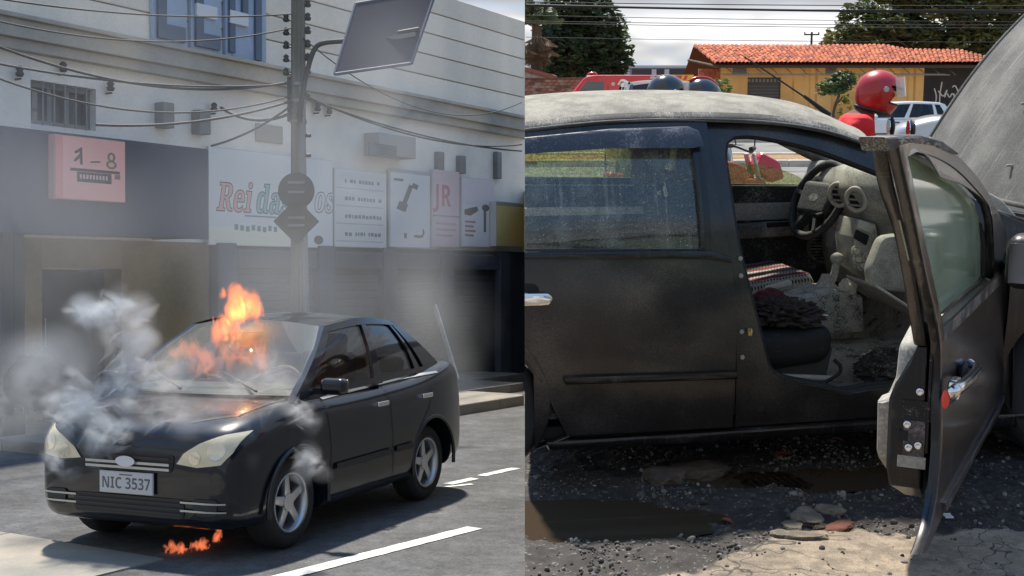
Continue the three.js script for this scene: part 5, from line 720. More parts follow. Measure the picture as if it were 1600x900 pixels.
    const vent = (py, w, r) => { const c = onFace(py, w), v = part('air_vent', [new THREE.TorusGeometry(r, r * 0.22, 10, 28).rotateY(-Math.PI / 2 + 0.5).rotateZ(0.15).translate(c.x, c.y, c.z)], WM.dashPale, o); part('vent_core', moved(cyl(r * 0.9, r * 0.9, 0.01, 24).rotateZ(Math.PI / 2).rotateY(0.5).rotateZ(0.15), c.x + 0.008, c.y, c.z), WM.dark, v); for (let i = -1; i <= 1; i++) part('vent_slat', moved(box(0.012, r * 0.16, r * 1.6).rotateY(0.5), c.x - 0.002, c.y + i * r * 0.5, c.z), WM.dash, v); };
    vent(294, 1.16, 0.05); vent(304, 0.84, 0.05); vent(312, 0.66, 0.05); vent(318, 0.3, 0.05);
    for (const [py, w] of [[372, 1.2], [372, 1.02]]) { const c = onFace(py, w); part('lower_panel', moved(box(0.02, 0.1, 0.14, 0, 0, 0, 0.008), c.x + 0.008, c.y, c.z), WM.dashPale, d); }
    const face = (name, quad, w, m, th = 0.02) => part(name, plate(rounded(F(quad, w), 0.008), th, { bevel: 0.003, map: (x, y, z) => [x, y, z - w + 0.0] }), m, d);
    const stack = face('centre_stack', [[1341, 342], [1368, 350], [1378, 400], [1366, 440], [1338, 420], [1334, 372]], 0.60, WM.dash, 0.2);
    face('radio_slot', [[1338, 358], [1359, 368], [1354, 384], [1334, 372]], 0.592, WM.dark, 0.01); face('radio_panel', [[1344, 343], [1370, 354], [1362, 366], [1340, 356]], 0.594, WM.dashPale, 0.012);
    for (const [px, py] of [[1340, 405], [1348, 415], [1356, 402], [1337, 392]]) { const c = K(px, py, 0.59); part('knob', [new THREE.TorusGeometry(0.02, 0.004, 6, 20).translate(c.x, c.y, c.z), cyl(0.013, 0.015, 0.018, 16).rotateX(Math.PI / 2).translate(c.x, c.y, c.z + 0.004)], WM.dashPale, d); }
    part('glove_box', plate(rounded(F([[1376, 370], [1428, 362], [1432, 460], [1360, 452], [1356, 420]], 0.4), 0.03), 0.08, { bevel: 0.02, map: (x, y, z) => [x, y, z - 0.38] }), WM.dash, d);
    part('open_flap', bend(split(box(0.30, 0.012, 0.3, 0, 0, 0, 0.004), 0.08), (x, y, z) => { const a = K(1388, 474, 0.36), q = [x * 0.84 + 0, y - 0.52 * x, z]; return [q[0] + a.x, q[1] + a.y + 0.02, q[2] + a.z]; }), WM.grey, d); }
  // gear lever and console
  { const b = K(1290, 456, 0.72), t = K(1308, 404, 0.70), k = part('gear_lever', tube([b, b.clone().lerp(t, 0.5).add(V(0.012, 0, 0)), t], 0.017, 20, 10), WM.dash, o); part('knob', moved(new THREE.SphereGeometry(0.03, 16, 12).scale(1, 0.9, 0.9), t.x, t.y, t.z), WM.dash, k); part('boot', lathe([[0.075, 0], [0.07, 0.02], [0.045, 0.05], [0.03, 0.075], [0.02, 0.1]], 20).translate(b.x, b.y - 0.02, b.z), WM.dash, k); part('gaiter_ring', new THREE.TorusGeometry(0.075, 0.008, 8, 28).rotateX(Math.PI / 2).scale(1.1, 1, 0.8).translate(b.x, b.y - 0.02, b.z), WM.carpet, k);
    part('console', [plate(rounded(F([[1240, 470], [1300, 452], [1350, 462], [1352, 520], [1240, 530]], 0.62), 0.02), 0.22, { bevel: 0.02, map: (x, y, z) => [x, y, z - 0.62] })], WM.carpet, o);
    part('crumpled_ball', bend(new THREE.IcosahedronGeometry(0.038, 4), (x, y, z) => { const n = 0.8 + 0.5 * vnoise3(x * 60, y * 60, z * 60, 3), c = K(1326, 450, 0.66); return [x * n + c.x, y * n + c.y, z * n + c.z]; }), WM.dashPale, o); }
  // windscreen and far pillar
  { const bl = K(1548, 326, 0.08), br = K(1330, 268, 1.4), tr = roofAt(0.96, 1), tl = roofAt(0.04, 1); part('windshield', grid(16, 10, (u, v) => { const a = bl.clone().lerp(br, u), b = tl.clone().lerp(tr, u), p = a.lerp(b, v); p.x += 0.14 * Math.sin(Math.PI * u) * (1 - v * 0.4); return p; }, (u, v) => [u, v]), WM.glass, o); part('far_pillar', rod(K(1340, 275, 1.42), tr, 0.035, 10), WM.inner, o); part('cowl', [rod(bl, br, 0.03, 10)], WM.dash, o);
    part('wiper', [tube([K(1535, 318, 0.2), K(1560, 336, 0.22), K(1605, 352, 0.3)], 0.01, 20, 6), tube([K(1545, 330, 0.16), K(1610, 340, 0.5)], 0.008, 12, 6)], WM.dark, o); }
  // front fender and engine bay
  part('front_fender', plate([...SH([[1552, 328], [1600, 348], [1700, 372], [1840, 420], [1880, 520], [1890, 640]]), ...arc(0.335, 0.05, 3.2).map(([s, h]) => [s + 2.49, h]), ...SH([[1580, 640], [1578, 420]])], 0.03, { bevel: 0.006, most: 0.06, map: skin(0), fair: fairSide }), WM.film, o);
  part('engine_bay', [box(0.75, 0.3, 1.2, sh(1720, 420)[0], 0.66, -0.78, 0.04), box(0.3, 0.12, 0.3, sh(1640, 380)[0], 0.86, -0.4, 0.03), box(0.24, 0.1, 0.2, sh(1690, 380)[0], 0.86, -0.9, 0.03)], WM.dark, o); part('hose', [tube([K(1560, 342, 0.3), K(1590, 350, 0.4), K(1620, 345, 0.6), K(1680, 360, 0.7)], 0.022, 30, 8)], M({ color: rgb(0.3, 0.2, 0.12), roughness: 0.6 }), o); part('bay_edge', [tube([K(1550, 330, 0.1), K(1620, 352, 0.1), K(1760, 385, 0.1)], 0.014, 30, 6)], WM.rail, o);
  // raised hood: hinges by the windscreen, its powdered outer face towards the viewer
  { const A = K(1453, 216, 1.32), Bq = K(1640, 330, 0.14), C = K(1640, -5, 1.28), D = Bq.clone().add(C.clone().sub(A)).add(V(0.04, 0.02, 0)); const hs = (u, v) => { const a = A.clone().lerp(Bq, u), b = C.clone().lerp(D, u), p = a.lerp(b, v), n = C.clone().sub(A).cross(Bq.clone().sub(A)).normalize(); if (n.x > 0) n.negate(); p.addScaledVector(n, 0.07 * Math.sin(Math.PI * u) ** 0.8 * (0.5 + 0.5 * v) + 0.05 * Math.sin(Math.PI * v * 0.9)); p.addScaledVector(C.clone().sub(A).normalize(), -0.11 * Math.sin(Math.PI * u) * (1 - v)); return p; };
    const hd = part('hood', grid(36, 36, hs, (u, v) => [u * 1.3, v * 1.1]), WM.hood, o); part('hood_edge', [tube(Array.from({ length: 20 }, (_, i) => hs(i / 19, 0)), 0.012, 50, 8), tube(Array.from({ length: 20 }, (_, i) => hs(0, i / 19)), 0.012, 50, 8), tube(Array.from({ length: 20 }, (_, i) => hs(1, i / 19)), 0.012, 50, 8)], WM.hood, hd); part('inner_panel', grid(16, 16, (u, v) => { const p = hs(0.03 + 0.94 * u, 0.03 + 0.94 * v); p.x += 0.03; p.y -= 0.015; return p; }), WM.dark, hd);
    for (const [u, v] of [[0.86, 0.3], [0.55, 0.42], [0.9, 0.62], [0.7, 0.15]]) { const p = hs(u, v); part('washer_jet', moved(box(0.03, 0.012, 0.012, 0, 0, 0, 0.004), p.x - 0.008, p.y + 0.008, p.z + 0.006), WM.grey, hd); } }
  // the open front door
  const sH = sh(1560, 420)[0], OPEN = 54 * Math.PI / 180, door = new THREE.Group(); door.name = 'front_door'; door.position.set(sH, 0, -0.03); door.rotation.y = Math.PI + OPEN; o.add(door); door.updateMatrixWorld(true);
  // local to the door: x from the hinge to its free edge, y up, -z the painted outside
  const dInv = door.matrixWorld.clone().invert(), D = (px, py, z = 0) => { const a = V(0, EYE, 0).applyMatrix4(dInv), b = yard(px, py, 5).applyMatrix4(dInv), t = (z - a.z) / (b.z - a.z); return [a.x + (b.x - a.x) * t, a.y + (b.y - a.y) * t]; };
  const dl = (list, z = 0) => list.map(([x, y]) => D(x, y, z)), lift = (off = 0) => (x, y, z) => [x, y, z - off - 0.018 * Math.sin(Math.PI * clamp((y - 0.05) / 0.68))];
  const edge = curve2(dl([[1379, 214], [1400, 300], [1428, 425], [1453, 545], [1448, 640], [1440, 740], [1427, 815], [1412, 864]]), 26), bottom = curve2(dl([[1424, 856], [1450, 800], [1485, 735], [1530, 672], [1566, 636]]), 12), hinge = dl([[1578, 560], [1577, 440], [1570, 392]]), top2 = curve2(dl([[1560, 358], [1529, 297], [1491, 252], [1453, 223], [1418, 213], [1396, 211]]), 16);
  const wHole = [...curve2(dl([[1396, 243], [1415, 330], [1440, 440], [1456, 508]]), 8), ...curve2(dl([[1470, 498], [1505, 465], [1540, 433]]), 5), ...curve2(dl([[1540, 380], [1536, 332], [1508, 290], [1474, 258], [1440, 240], [1412, 233]]), 12)];
  part('door_skin', plate([...edge, ...bottom, ...hinge, ...top2], 0.03, { holes: [wHole], bevel: 0.006, most: 0.05, map: lift() }), WM.film, door);
  const xe = D(1452, 560)[0], yb = D(1450, 548)[1], yl = D(1412, 775, 0.06)[1], in1 = (px, py, z) => D(px, py, z);
  part('door_shell', plate([[xe - 0.012, yb], [xe - 0.014, yl + 0.04], [xe - 0.07, yl], [0.08, yl + 0.06], [0.06, yb]], 0.1, { bevel: 0.006, most: 0.1, map: (x, y, z) => { const k = lerp(1, 0.3, smooth(yb - 0.16, yb, y)) * lerp(0.55, 1, smooth(yl, yl + 0.06, y)); return [x, y, (z + 0.1) * k + 0.008]; } }), WM.film, door);
  part('frame_pillar', plate([...curve2(dl([[1371, 222], [1381, 290], [1407, 372], [1436, 540]], 0.03), 10), ...curve2(dl([[1458, 540], [1429, 372], [1402, 290], [1392, 222]], 0.03), 10)], 0.036, { bevel: 0.008, most: 0.06, map: (x, y, z) => [x, y, z + 0.046] }), WM.paint, door);
  part('door_trim', plate(rounded(dl([[1428, 505], [1412, 535], [1405, 600], [1388, 622], [1386, 716], [1400, 738], [1520, 640], [1530, 470]], 0.15), 0.03), 0.06, { bevel: 0.018, most: 0.08, map: (x, y, z) => [x, y, z + 0.165 + (y < D(1400, 615, 0.15)[1] ? 0.02 : 0)] }), WM.grey, door);
  part('window_glass', plate(wHole, 0.004, { most: 0.08, map: lift(-0.022) }), WM.milky, door);
  part('rain_visor', plate([...curve2(dl([[1418, 230], [1450, 238], [1484, 258], [1516, 290], [1546, 345], [1556, 400]]), 16), ...curve2(dl([[1540, 380], [1535, 333], [1500, 294], [1454, 277]]), 12), ...dl([[1436, 248]])], 0.006, { bevel: 0.002, most: 0.04, map: (x, y, z) => lift(0.02)(x, y, z) }), WM.visor, door);
  part('frame_cap', plate(dl([[1363, 214], [1420, 210], [1456, 220], [1482, 240], [1470, 246], [1436, 232], [1400, 228], [1367, 236]]), 0.06, { bevel: 0.008, most: 0.05, map: lift(-0.03) }), WM.rail, door);
  part('belt_strip', plate(dl([[1456, 512], [1546, 430], [1548, 446], [1456, 532]]), 0.02, { bevel: 0.004, most: 0.1, map: lift(0.012) }), WM.rail, door);
  part('side_moulding', plate(rounded(dl([[1446, 782], [1561, 592], [1561, 604], [1448, 796]]), 0.006), 0.026, { bevel: 0.006, most: 0.1, map: lift(0.016) }), WM.visor, door);
  { const P = (px, py, z) => { const q = D(px, py, z); return V(q[0], q[1], z); }; part('door_handle', [tube([P(1482, 622, -0.062), P(1490, 612, -0.082), P(1508, 598, -0.092), P(1520, 586, -0.087), P(1523, 574, -0.067), P(1514, 568, -0.047)], 0.017, 40, 12), moved(box(0.075, 0.06, 0.035, 0, 0, 0, 0.014), ...P(1492, 607, -0.067).toArray())], MAT.chrome, door);
    part('handle_cup', moved(new THREE.SphereGeometry(0.07, 20, 12).scale(1, 0.6, 0.14), ...P(1506, 586, -0.050).toArray()), WM.dark, door);
    part('red_reflector', moved(new THREE.SphereGeometry(0.026, 18, 12).scale(0.4, 1, 0.4), ...P(1477, 624, -0.062).toArray()), M({ color: rgb(0.75, 0.06, 0.03), roughness: 0.35 }), door);
    const E = (px, py) => { const a = V(0, EYE, 0).applyMatrix4(dInv), b = yard(px, py, 5).applyMatrix4(dInv), t = (xe - 0.01 - a.x) / (b.x - a.x); return a.lerp(b, t); }; // a point of the free edge face
    for (const [px, py] of [[1438, 612], [1418, 663], [1420, 699], [1435, 696]]) { const q = E(px, py); part('screw', moved(lathe([[0, 0.004], [0.004, 0.004], [0.006, 0.008], [0.011, 0.006], [0.012, 0], [0, 0]], 14).rotateZ(-Math.PI / 2), q.x, q.y, q.z), MAT.chrome, door); }
    const l = E(1411, 680), l2 = E(1428, 690); part('latch_slot', box(0.006, 0.03, 0.026, l.x, l.y, l.z, 0.002), WM.dark, door); part('latch_plate', box(0.003, 0.13, 0.06, l2.x - 0.001, l2.y, l2.z, 0.001), WM.visor, door); const e1 = E(1432, 642), e2 = E(1424, 722), e3 = E(1437, 600); part('edge_band', box(0.004, 0.06, 0.085, e1.x, e1.y, e1.z, 0.002), WM.rubber, door); part('edge_bracket', box(0.005, 0.035, 0.08, e2.x, e2.y, e2.z, 0.002), WM.grey, door); part('edge_seam', box(0.004, 0.36, 0.008, e3.x + 0.002, e3.y - 0.02, e3.z - 0.028, 0.002), WM.rubber, door);
    const m = D(1590, 405), mm = P(1606, 408, -0.16); part('door_mirror', [bend(split(new RoundedBoxGeometry(0.17, 0.19, 0.14, 5, 0.05), 0.05), (x, y, z) => [x + mm.x, y + mm.y, z + mm.z]), rod(P(1566, 420, -0.02), mm, 0.03)], WM.paint, door); part('mirror_glass', box(0.006, 0.14, 0.11, mm.x + 0.084, mm.y, mm.z, 0.002), M({ color: rgb(0.22, 0.23, 0.24), metalness: 1, roughness: 0.1 }), door); }
  trimmed(o, EDGE);
}
// things left in the car
const inCar = (obj) => { obj.position.copy(CAR0); obj.rotation.y = PSI; return obj; };
{
  const K = (px, py, w) => { const q = cp(px, py, w); return V(q[0], q[1], -w); };
  const knit = tex(256, 256, (u, v) => { const a = Math.floor(v * 8), hole = Math.hypot(((u * 24 + (Math.floor(v * 24) % 2) * 0.5) % 1) - 0.5, ((v * 24) % 1) - 0.5) < 0.27, n = 0.8 + 0.4 * vnoise(u * 128, v * 128, 3, 128, 128), c = [[150, 142, 132], [128, 40, 48], [165, 160, 150], [140, 96, 92], [170, 166, 158], [120, 44, 50], [160, 156, 148], [134, 60, 62]][a]; return hole ? [40, 34, 34] : c.map((x) => x * n); }, { repeat: [2.2, 2.2] });
  const a = cp(1150, 430, 0.86), b = cp(1274, 430, 0.86), L = b[0] - a[0] + 0.02;
  const cov = grid(40, 40, (u, v) => { const x = lerp(a[0], b[0] + 0.012, u), w = lerp(0.82, 1.38, v), e = Math.min(1, Math.min(v, 1 - v) * 9), f = Math.min(1, (1 - u) * 9); return V(x, 0.66 + 0.05 * ((u - 0.5)) - 0.09 * (1 - e) ** 2 - 0.1 * (1 - f) ** 2 + 0.006 * (fbm(u * 9, v * 9, 5, 3) - 0.5), -w); }, (u, v) => [u * 0.5, v * 0.55]);
  inCar(solo('seat_cover', cov, M({ map: knit, roughness: 1, bumpMap: rep(knit, [2.2, 2.2]), bumpScale: 0.004 }), 'red and white crocheted cover over the driver seat', 'seat cover'));
  const heap = (name, label, cat, px, py, w, rx, ry, rz, seed, f, mat, amp = 0.4) => { let g = new THREE.IcosahedronGeometry(1, 24); const c = K(px, py, w); g = bend(g, (x, y, z) => { const n = 0.75 + amp * vnoise3(x * f + seed, y * f, z * f, seed) + 0.12 * vnoise3(x * f * 3, y * f * 3, z * f * 3 + seed, seed + 1); return [x * n * rx + c.x, Math.max(-0.35, y * n) * ry + c.y, z * n * rz + c.z]; }, 1.4); boxUV(g, 4); return inCar(solo(name, g, mat, label, cat)); };
  const fuzzy = M({ map: rep(mottled([74, 62, 60], 0.5, 10, 131, 256, 0.1), 2), roughness: 1, bumpMap: rep(grainTex, 14), bumpScale: 0.008 });
  heap('fluffy_cloth', 'brown shaggy cloth heaped on the passenger seat', 'cloth', 1224, 494, 0.34, 0.13, 0.06, 0.13, 3, 9, fuzzy, 0.7);
  heap('maroon_cloth', 'maroon cloth lump behind the shaggy cloth on the seat', 'cloth', 1205, 470, 0.5, 0.07, 0.05, 0.09, 5, 3, M({ color: rgb(0.09, 0.018, 0.024), roughness: 1 }));
  heap('furry_cushion', 'dark furry cushion lying on the car floor', 'cushion', 1392, 580, 0.28, 0.14, 0.085, 0.16, 7, 6, M({ map: rep(dusty([40, 39, 40], { cover: 0.3, cells: 8, seed: 19, size: 256, speck: 0.04 }), 2), roughness: 1, bumpMap: rep(grainTex, 16), bumpScale: 0.01 }), 0.35);
  const paper = bend(new THREE.PlaneGeometry(0.15, 0.1, 12, 8).rotateX(-Math.PI / 2), (x, y, z) => [x, y + 0.012 * Math.sin(x * 30) * Math.cos(z * 24), z]); const pc = K(1262, 500, 0.3); paper.rotateY(0.5).rotateZ(0.1).translate(pc.x, pc.y + 0.005, pc.z); inCar(solo('paper_sheet', paper, M({ color: rgb(0.72, 0.73, 0.74), roughness: 0.9 }), 'crumpled white paper under the shaggy cloth on the seat', 'paper'));
}
// ================================================================ ACROSS THE ROAD
const ROADY = -0.3, Y = yard, hAt = (py, Z) => yard(1200, py, Z).y, xAt = (px, py, Z) => yard(px, py, Z).x;
{ // far carriageway, median, near carriageway, far pavement
  const strip = (name, z0, z1, y, m, label, cat, parent) => { const q = split(new THREE.PlaneGeometry(200, z1 - z0).rotateX(-Math.PI / 2).translate(60, y, -(z0 + z1) / 2), 12); q.computeVertexNormals(); const g = clip(boxUV(q), new THREE.Matrix4(), EDGE); return tag(part(name, g, m), label, cat, null, 'structure'); };
  const roadMat = M({ map: rep(mottled([112, 111, 108], 0.18, 5, 141, 512, 0.04), 0.3), roughness: 0.9 });
  strip('near_carriageway', 14, 30.6, ROADY + 0.012, roadMat, 'grey asphalt carriageway between the yard and the median', 'road');
  strip('far_carriageway', 34.4, 45, ROADY + 0.012, roadMat, 'grey asphalt carriageway on the far side of the median', 'road');
  const litter = M({ map: rep(tex(512, 512, (u, v) => { const a = vnoise(u * 120, v * 120, 143, 120, 120), b = fbm(u * 12, v * 12, 145, 4, 12), k = 0.55 + 0.5 * a + 0.5 * (b - 0.5); return [172 * k, 138 * k, 98 * k]; }), 0.5), roughness: 1 });
  const med = strip('median', 30.85, 34.15, ROADY + 0.13, litter, 'raised median strewn with dry brown leaves', 'median'); const kerbM = M({ map: rep(mottled([186, 182, 172], 0.12, 6, 147, 256), 0.6), roughness: 0.9 });
  for (const z of [30.72, 34.28]) for (let x = 0.6; x < 26; x += 1) part('kerb_stone', box(0.985, 0.3, 0.24, x + 0.5, ROADY + 0.02, -z, 0.03), kerbM, med);
  const fp = strip('far_pavement', 45.3, 60, ROADY + 0.13, M({ map: rep(mottled([190, 165, 128], 0.15, 6, 149, 256, 0.1), 0.4), roughness: 0.95 }), 'sandy pavement in front of the yellow house', 'pavement'); for (let x = 0.8; x < 26; x += 1) part('kerb_stone', box(0.985, 0.3, 0.26, x + 0.5, ROADY + 0.02, -45.15, 0.03), kerbM, fp);
}
// ---------------------------------------------------------------- plants
const leafGeo = grid(2, 2, (u, v) => { const w = Math.sin(Math.PI * (0.14 + 0.76 * v)) * 0.5; return V((u - 0.5) * w, 0.16 * Math.abs(u - 0.5) - 0.12 * v * v, v - 0.5); });
const bark = M({ map: rep(mottled([92, 78, 64], 0.3, 8, 151, 256, 0.05), [2, 1]), roughness: 0.95 });
function crown(parent, clumps, perClump, size, tones, seed, mat) { // one mesh of single leaves, gathered in clumps
  const r = rng(seed), n = clumps.length * perClump, LP = leafGeo.attributes.position, nv = LP.count, LI = leafGeo.index.array, pos = new Float32Array(n * nv * 3), col = new Float32Array(n * nv * 3), idx = new Uint32Array(n * LI.length), q = new THREE.Quaternion(), e = new THREE.Euler(), v = V(0, 0, 0); let k = 0;
  for (const [p, rad] of clumps) { const tone = tones[Math.floor(r() * tones.length)]; for (let i = 0; i < perClump; i++, k++) { const d = V(r() - 0.5, r() - 0.5, r() - 0.5).normalize().multiplyScalar(rad * (0.45 + 0.6 * Math.cbrt(r()))); d.y *= 0.75; q.setFromEuler(e.set(r() * 1.6 - 0.8, r() * 6.28, r() * 1.2 - 0.6)); const s = size * (0.6 + 0.8 * r()), b = 0.75 + 0.5 * r(); for (let j = 0; j < nv; j++) { v.fromBufferAttribute(LP, j).multiplyScalar(s).applyQuaternion(q).add(p).add(d); const o = (k * nv + j) * 3; pos[o] = v.x; pos[o + 1] = v.y; pos[o + 2] = v.z; col[o] = tone[0] * b; col[o + 1] = tone[1] * b; col[o + 2] = tone[2] * b; } for (let j = 0; j < LI.length; j++) idx[k * LI.length + j] = LI[j] + k * nv; } }
  const g = new THREE.BufferGeometry(); g.setAttribute('position', new THREE.BufferAttribute(pos, 3)); g.setAttribute('color', new THREE.BufferAttribute(col, 3)); g.setIndex(new THREE.BufferAttribute(idx, 1)); g.computeVertexNormals(); return part('crown', g, mat, parent);
}
const leafMat = MP({ color: 0xffffff, vertexColors: true, roughness: 0.7, transmission: 0.4, thickness: 0 });
function clumpsIn(cx, cy, cz, rx, ry, rz, n, seed, rad) { const r = rng(seed), out = []; while (out.length < n) { const x = r() * 2 - 1, y = r() * 2 - 1, z = r() * 2 - 1, l = Math.hypot(x, y, z); if (l > 1 || l < 0.45 && r() < 0.8) continue; const k = 0.82 + 0.36 * vnoise3(x * 2 + seed, y * 2, z * 2, seed); out.push([V(cx + x * rx * k, cy + y * ry * k, cz + z * rz * k), rad * (0.7 + 0.6 * r())]); } return out; }
function trunkOf(o, h, r0, limbs, seed) { const r = rng(seed), list = [tube([V(0, 0, 0), V(0.1 * r(), h * 0.5, 0.1), V(0, h, 0)], r0, 20, 10)]; for (const [x, y, z] of limbs) list.push(rod(V(0, h * (0.7 + 0.28 * r()), 0), V(x, y, z), r0 * 0.5, 8, r0 * 0.15)); part('trunk', list, bark, o); }
{ // dark mango tree behind the wall
  const Z = 66, b = Y(895, 190, Z), o = thing('mango_tree', 'large dark green tree with dense crown behind the brick wall', 'tree', [b.x, ROADY, -Z]); const top = hAt(-60, Z) - ROADY, mx = 62 * Z / FOCAL;
  const cl = [...clumpsIn(0.2, top * 0.62, 0, 2.1, 2.5, 2.2, 120, 5, 0.55), ...clumpsIn(1.6, hAt(90, Z) - ROADY, 0.4, 1.3, 0.95, 1.3, 46, 6, 0.42), ...clumpsIn(-0.8, hAt(95, Z) - ROADY, 0, 1.4, 1.0, 1.4, 40, 7, 0.45), ...clumpsIn(0.9, hAt(40, Z) - ROADY, 0.5, 1.3, 1.1, 1.3, 44, 8, 0.42)];
  trunkOf(o, 2.4, 0.28, cl.slice(0, 10).map(([p]) => p.toArray()), 3); crown(o, cl, 60, 0.3, [[0.03, 0.065, 0.022], [0.045, 0.09, 0.025], [0.022, 0.05, 0.02], [0.06, 0.11, 0.03]], 9, leafMat);
}
{ // leafy tree behind the house
  const Z = 72, b = Y(1500, 190, Z), o = thing('leafy_tree', 'broad sunlit tree with yellow green leaves behind the tiled roof', 'tree', [b.x, ROADY, -Z]), P = (px, py) => [xAt(px, py, Z) - b.x, hAt(py, Z) - ROADY];
  const cl = []; let s = 20; for (const [px, py, rx, ry, n] of [[1350, 45, 1.7, 1.3, 48], [1400, 20, 1.9, 1.6, 56], [1460, 30, 2.2, 1.9, 70], [1530, 25, 2.3, 2.0, 74], [1600, 20, 2.2, 2.0, 60], [1430, 62, 1.8, 0.9, 40], [1510, 66, 1.9, 0.9, 44], [1320, 62, 0.8, 0.5, 14], [1450, -30, 3, 1.6, 50], [1560, -30, 3, 1.6, 50], [1660, 40, 2, 2, 40]]) { const [x, y] = P(px, py); cl.push(...clumpsIn(x, y, (s % 3 - 1) * 0.8, rx, ry, 1.6, n, s++, 0.5)); }
  trunkOf(o, 3.2, 0.3, cl.filter((_, i) => i % 40 === 0).map(([p]) => p.toArray()), 4); crown(o, cl, 42, 0.34, [[0.1, 0.13, 0.025], [0.15, 0.17, 0.035], [0.06, 0.09, 0.02], [0.19, 0.18, 0.045], [0.08, 0.1, 0.025]], 10, leafMat);
}
{ // fan palm with its skirt of dead leaves
  const Z = 60, b = Y(838, 190, Z), o = thing('fan_palm', 'tall fan palm with a skirt of dry brown fronds above the wall', 'palm tree', [b.x, ROADY, -Z]), H0 = hAt(40, Z) - ROADY, r = rng(61);
  part('trunk', new THREE.CylinderGeometry(0.22, 0.3, H0, 14).translate(0, H0 / 2, 0), bark, o);
  const fan = (L) => { const l = [rod(V(0, 0, 0), V(0, L * 0.5, 0), 0.02, 5)]; for (let i = -8; i <= 8; i++) { const a = i * 0.15, d = V(Math.sin(a), Math.cos(a), 0); l.push(bar(V(0, L * 0.45, 0.02 * Math.abs(i % 2)), V(d.x * L * 0.55, L * 0.45 + d.y * L * 0.55, 0.03 * i * i * 0.1), 0.07, 0.004, V(0, 0, 1))); } return merge(l); };
  const fg = fan(1.15), green = [M({ color: rgb(0.07, 0.1, 0.035), roughness: 0.6 }), M({ color: rgb(0.1, 0.12, 0.045), roughness: 0.6 }), M({ color: rgb(0.22, 0.16, 0.05), roughness: 0.7 })], dead = [M({ color: rgb(0.21, 0.15, 0.1), roughness: 0.9 }), M({ color: rgb(0.28, 0.2, 0.13), roughness: 0.9 })];
  for (let i = 0; i < 54; i++) { const up = i < 26, t = r() * 6.28, tilt = up ? 0.2 + r() * 1.3 : 1.9 + r() * 1.0; const m = part(up ? 'frond' : 'dead_frond', fg, up ? green[i % 5 === 4 ? 2 : i % 2] : dead[i % 2], o, [0.1 * Math.sin(t), H0 + (up ? 0.1 * r() : -0.1 - r() * 0.9), 0.1 * Math.cos(t)]); m.rotation.set(tilt, t, 0, 'YXZ'); const s = 0.8 + 0.4 * r(); m.scale.set(s, s, s); }
  trimmed(o, EDGE);
}
{ const Z = 43, b = Y(1305, 175, Z), o = thing('street_tree', 'slender young tree with light green crown before the yellow wall', 'tree', [b.x, ROADY, -Z]), P = (px, py) => V(xAt(px, py, Z) - b.x, hAt(py, Z) - ROADY, 0); part('trunk', [tube([V(0, 0, 0), P(1302, 180), P(1306, 162), P(1311, 148), P(1300, 130)], 0.05, 24, 8), tube([P(1306, 165), P(1316, 152), P(1322, 138)], 0.03, 12, 6)], bark, o); const cl = []; for (const [px, py, q, n] of [[1300, 130, 0.42, 16], [1318, 126, 0.38, 14], [1290, 138, 0.26, 8], [1308, 142, 0.3, 8], [1330, 122, 0.2, 5]]) { const p = P(px, py); cl.push(...clumpsIn(p.x, p.y, 0, q, q * 0.8, q, n, px, 0.16)); } crown(o, cl, 30, 0.13, [[0.07, 0.13, 0.03], [0.1, 0.17, 0.04], [0.05, 0.09, 0.025]], 63, leafMat); }
const shrub = (name, label, px, py, Z, w, h, tones, seed, y0 = ROADY + 0.13, leaf = 0.12) => { const b = Y(px, py, Z), o = thing(name, label, 'shrub', [b.x, y0, -Z]); part('stem', [0, 1, 2, 3].map((i) => rod(V(0, 0, 0), V(w * 0.5 * Math.cos(i * 1.7), h * 0.6, w * 0.4 * Math.sin(i * 1.7)), 0.02, 5, 0.008)), bark, o); crown(o, clumpsIn(0, h * 0.58, 0, w, h * 0.42, w, 34, seed, w * 0.24), 26, leaf, tones, seed, leafMat); };
shrub('green_bush', 'bright green rounded bush beside the grey shutter gate', 1127, 150, 44, 0.42, hAt(118, 44) - ROADY - 0.1, [[0.13, 0.22, 0.03], [0.17, 0.26, 0.04]], 71); shrub('flower_bush', 'small bush with yellow flowers behind the red helmet', 1320, 165, 42, 0.22, hAt(147, 42) - ROADY - 0.1, [[0.5, 0.38, 0.02], [0.45, 0.36, 0.03], [0.12, 0.17, 0.03]], 73, ROADY + 0.13, 0.09);
shrub('grass_clump', 'low bright green clump growing on the median', 1286, 244, 32.3, 0.26, 0.36, [[0.12, 0.2, 0.03], [0.18, 0.24, 0.05]], 75, ROADY + 0.13, 0.1);
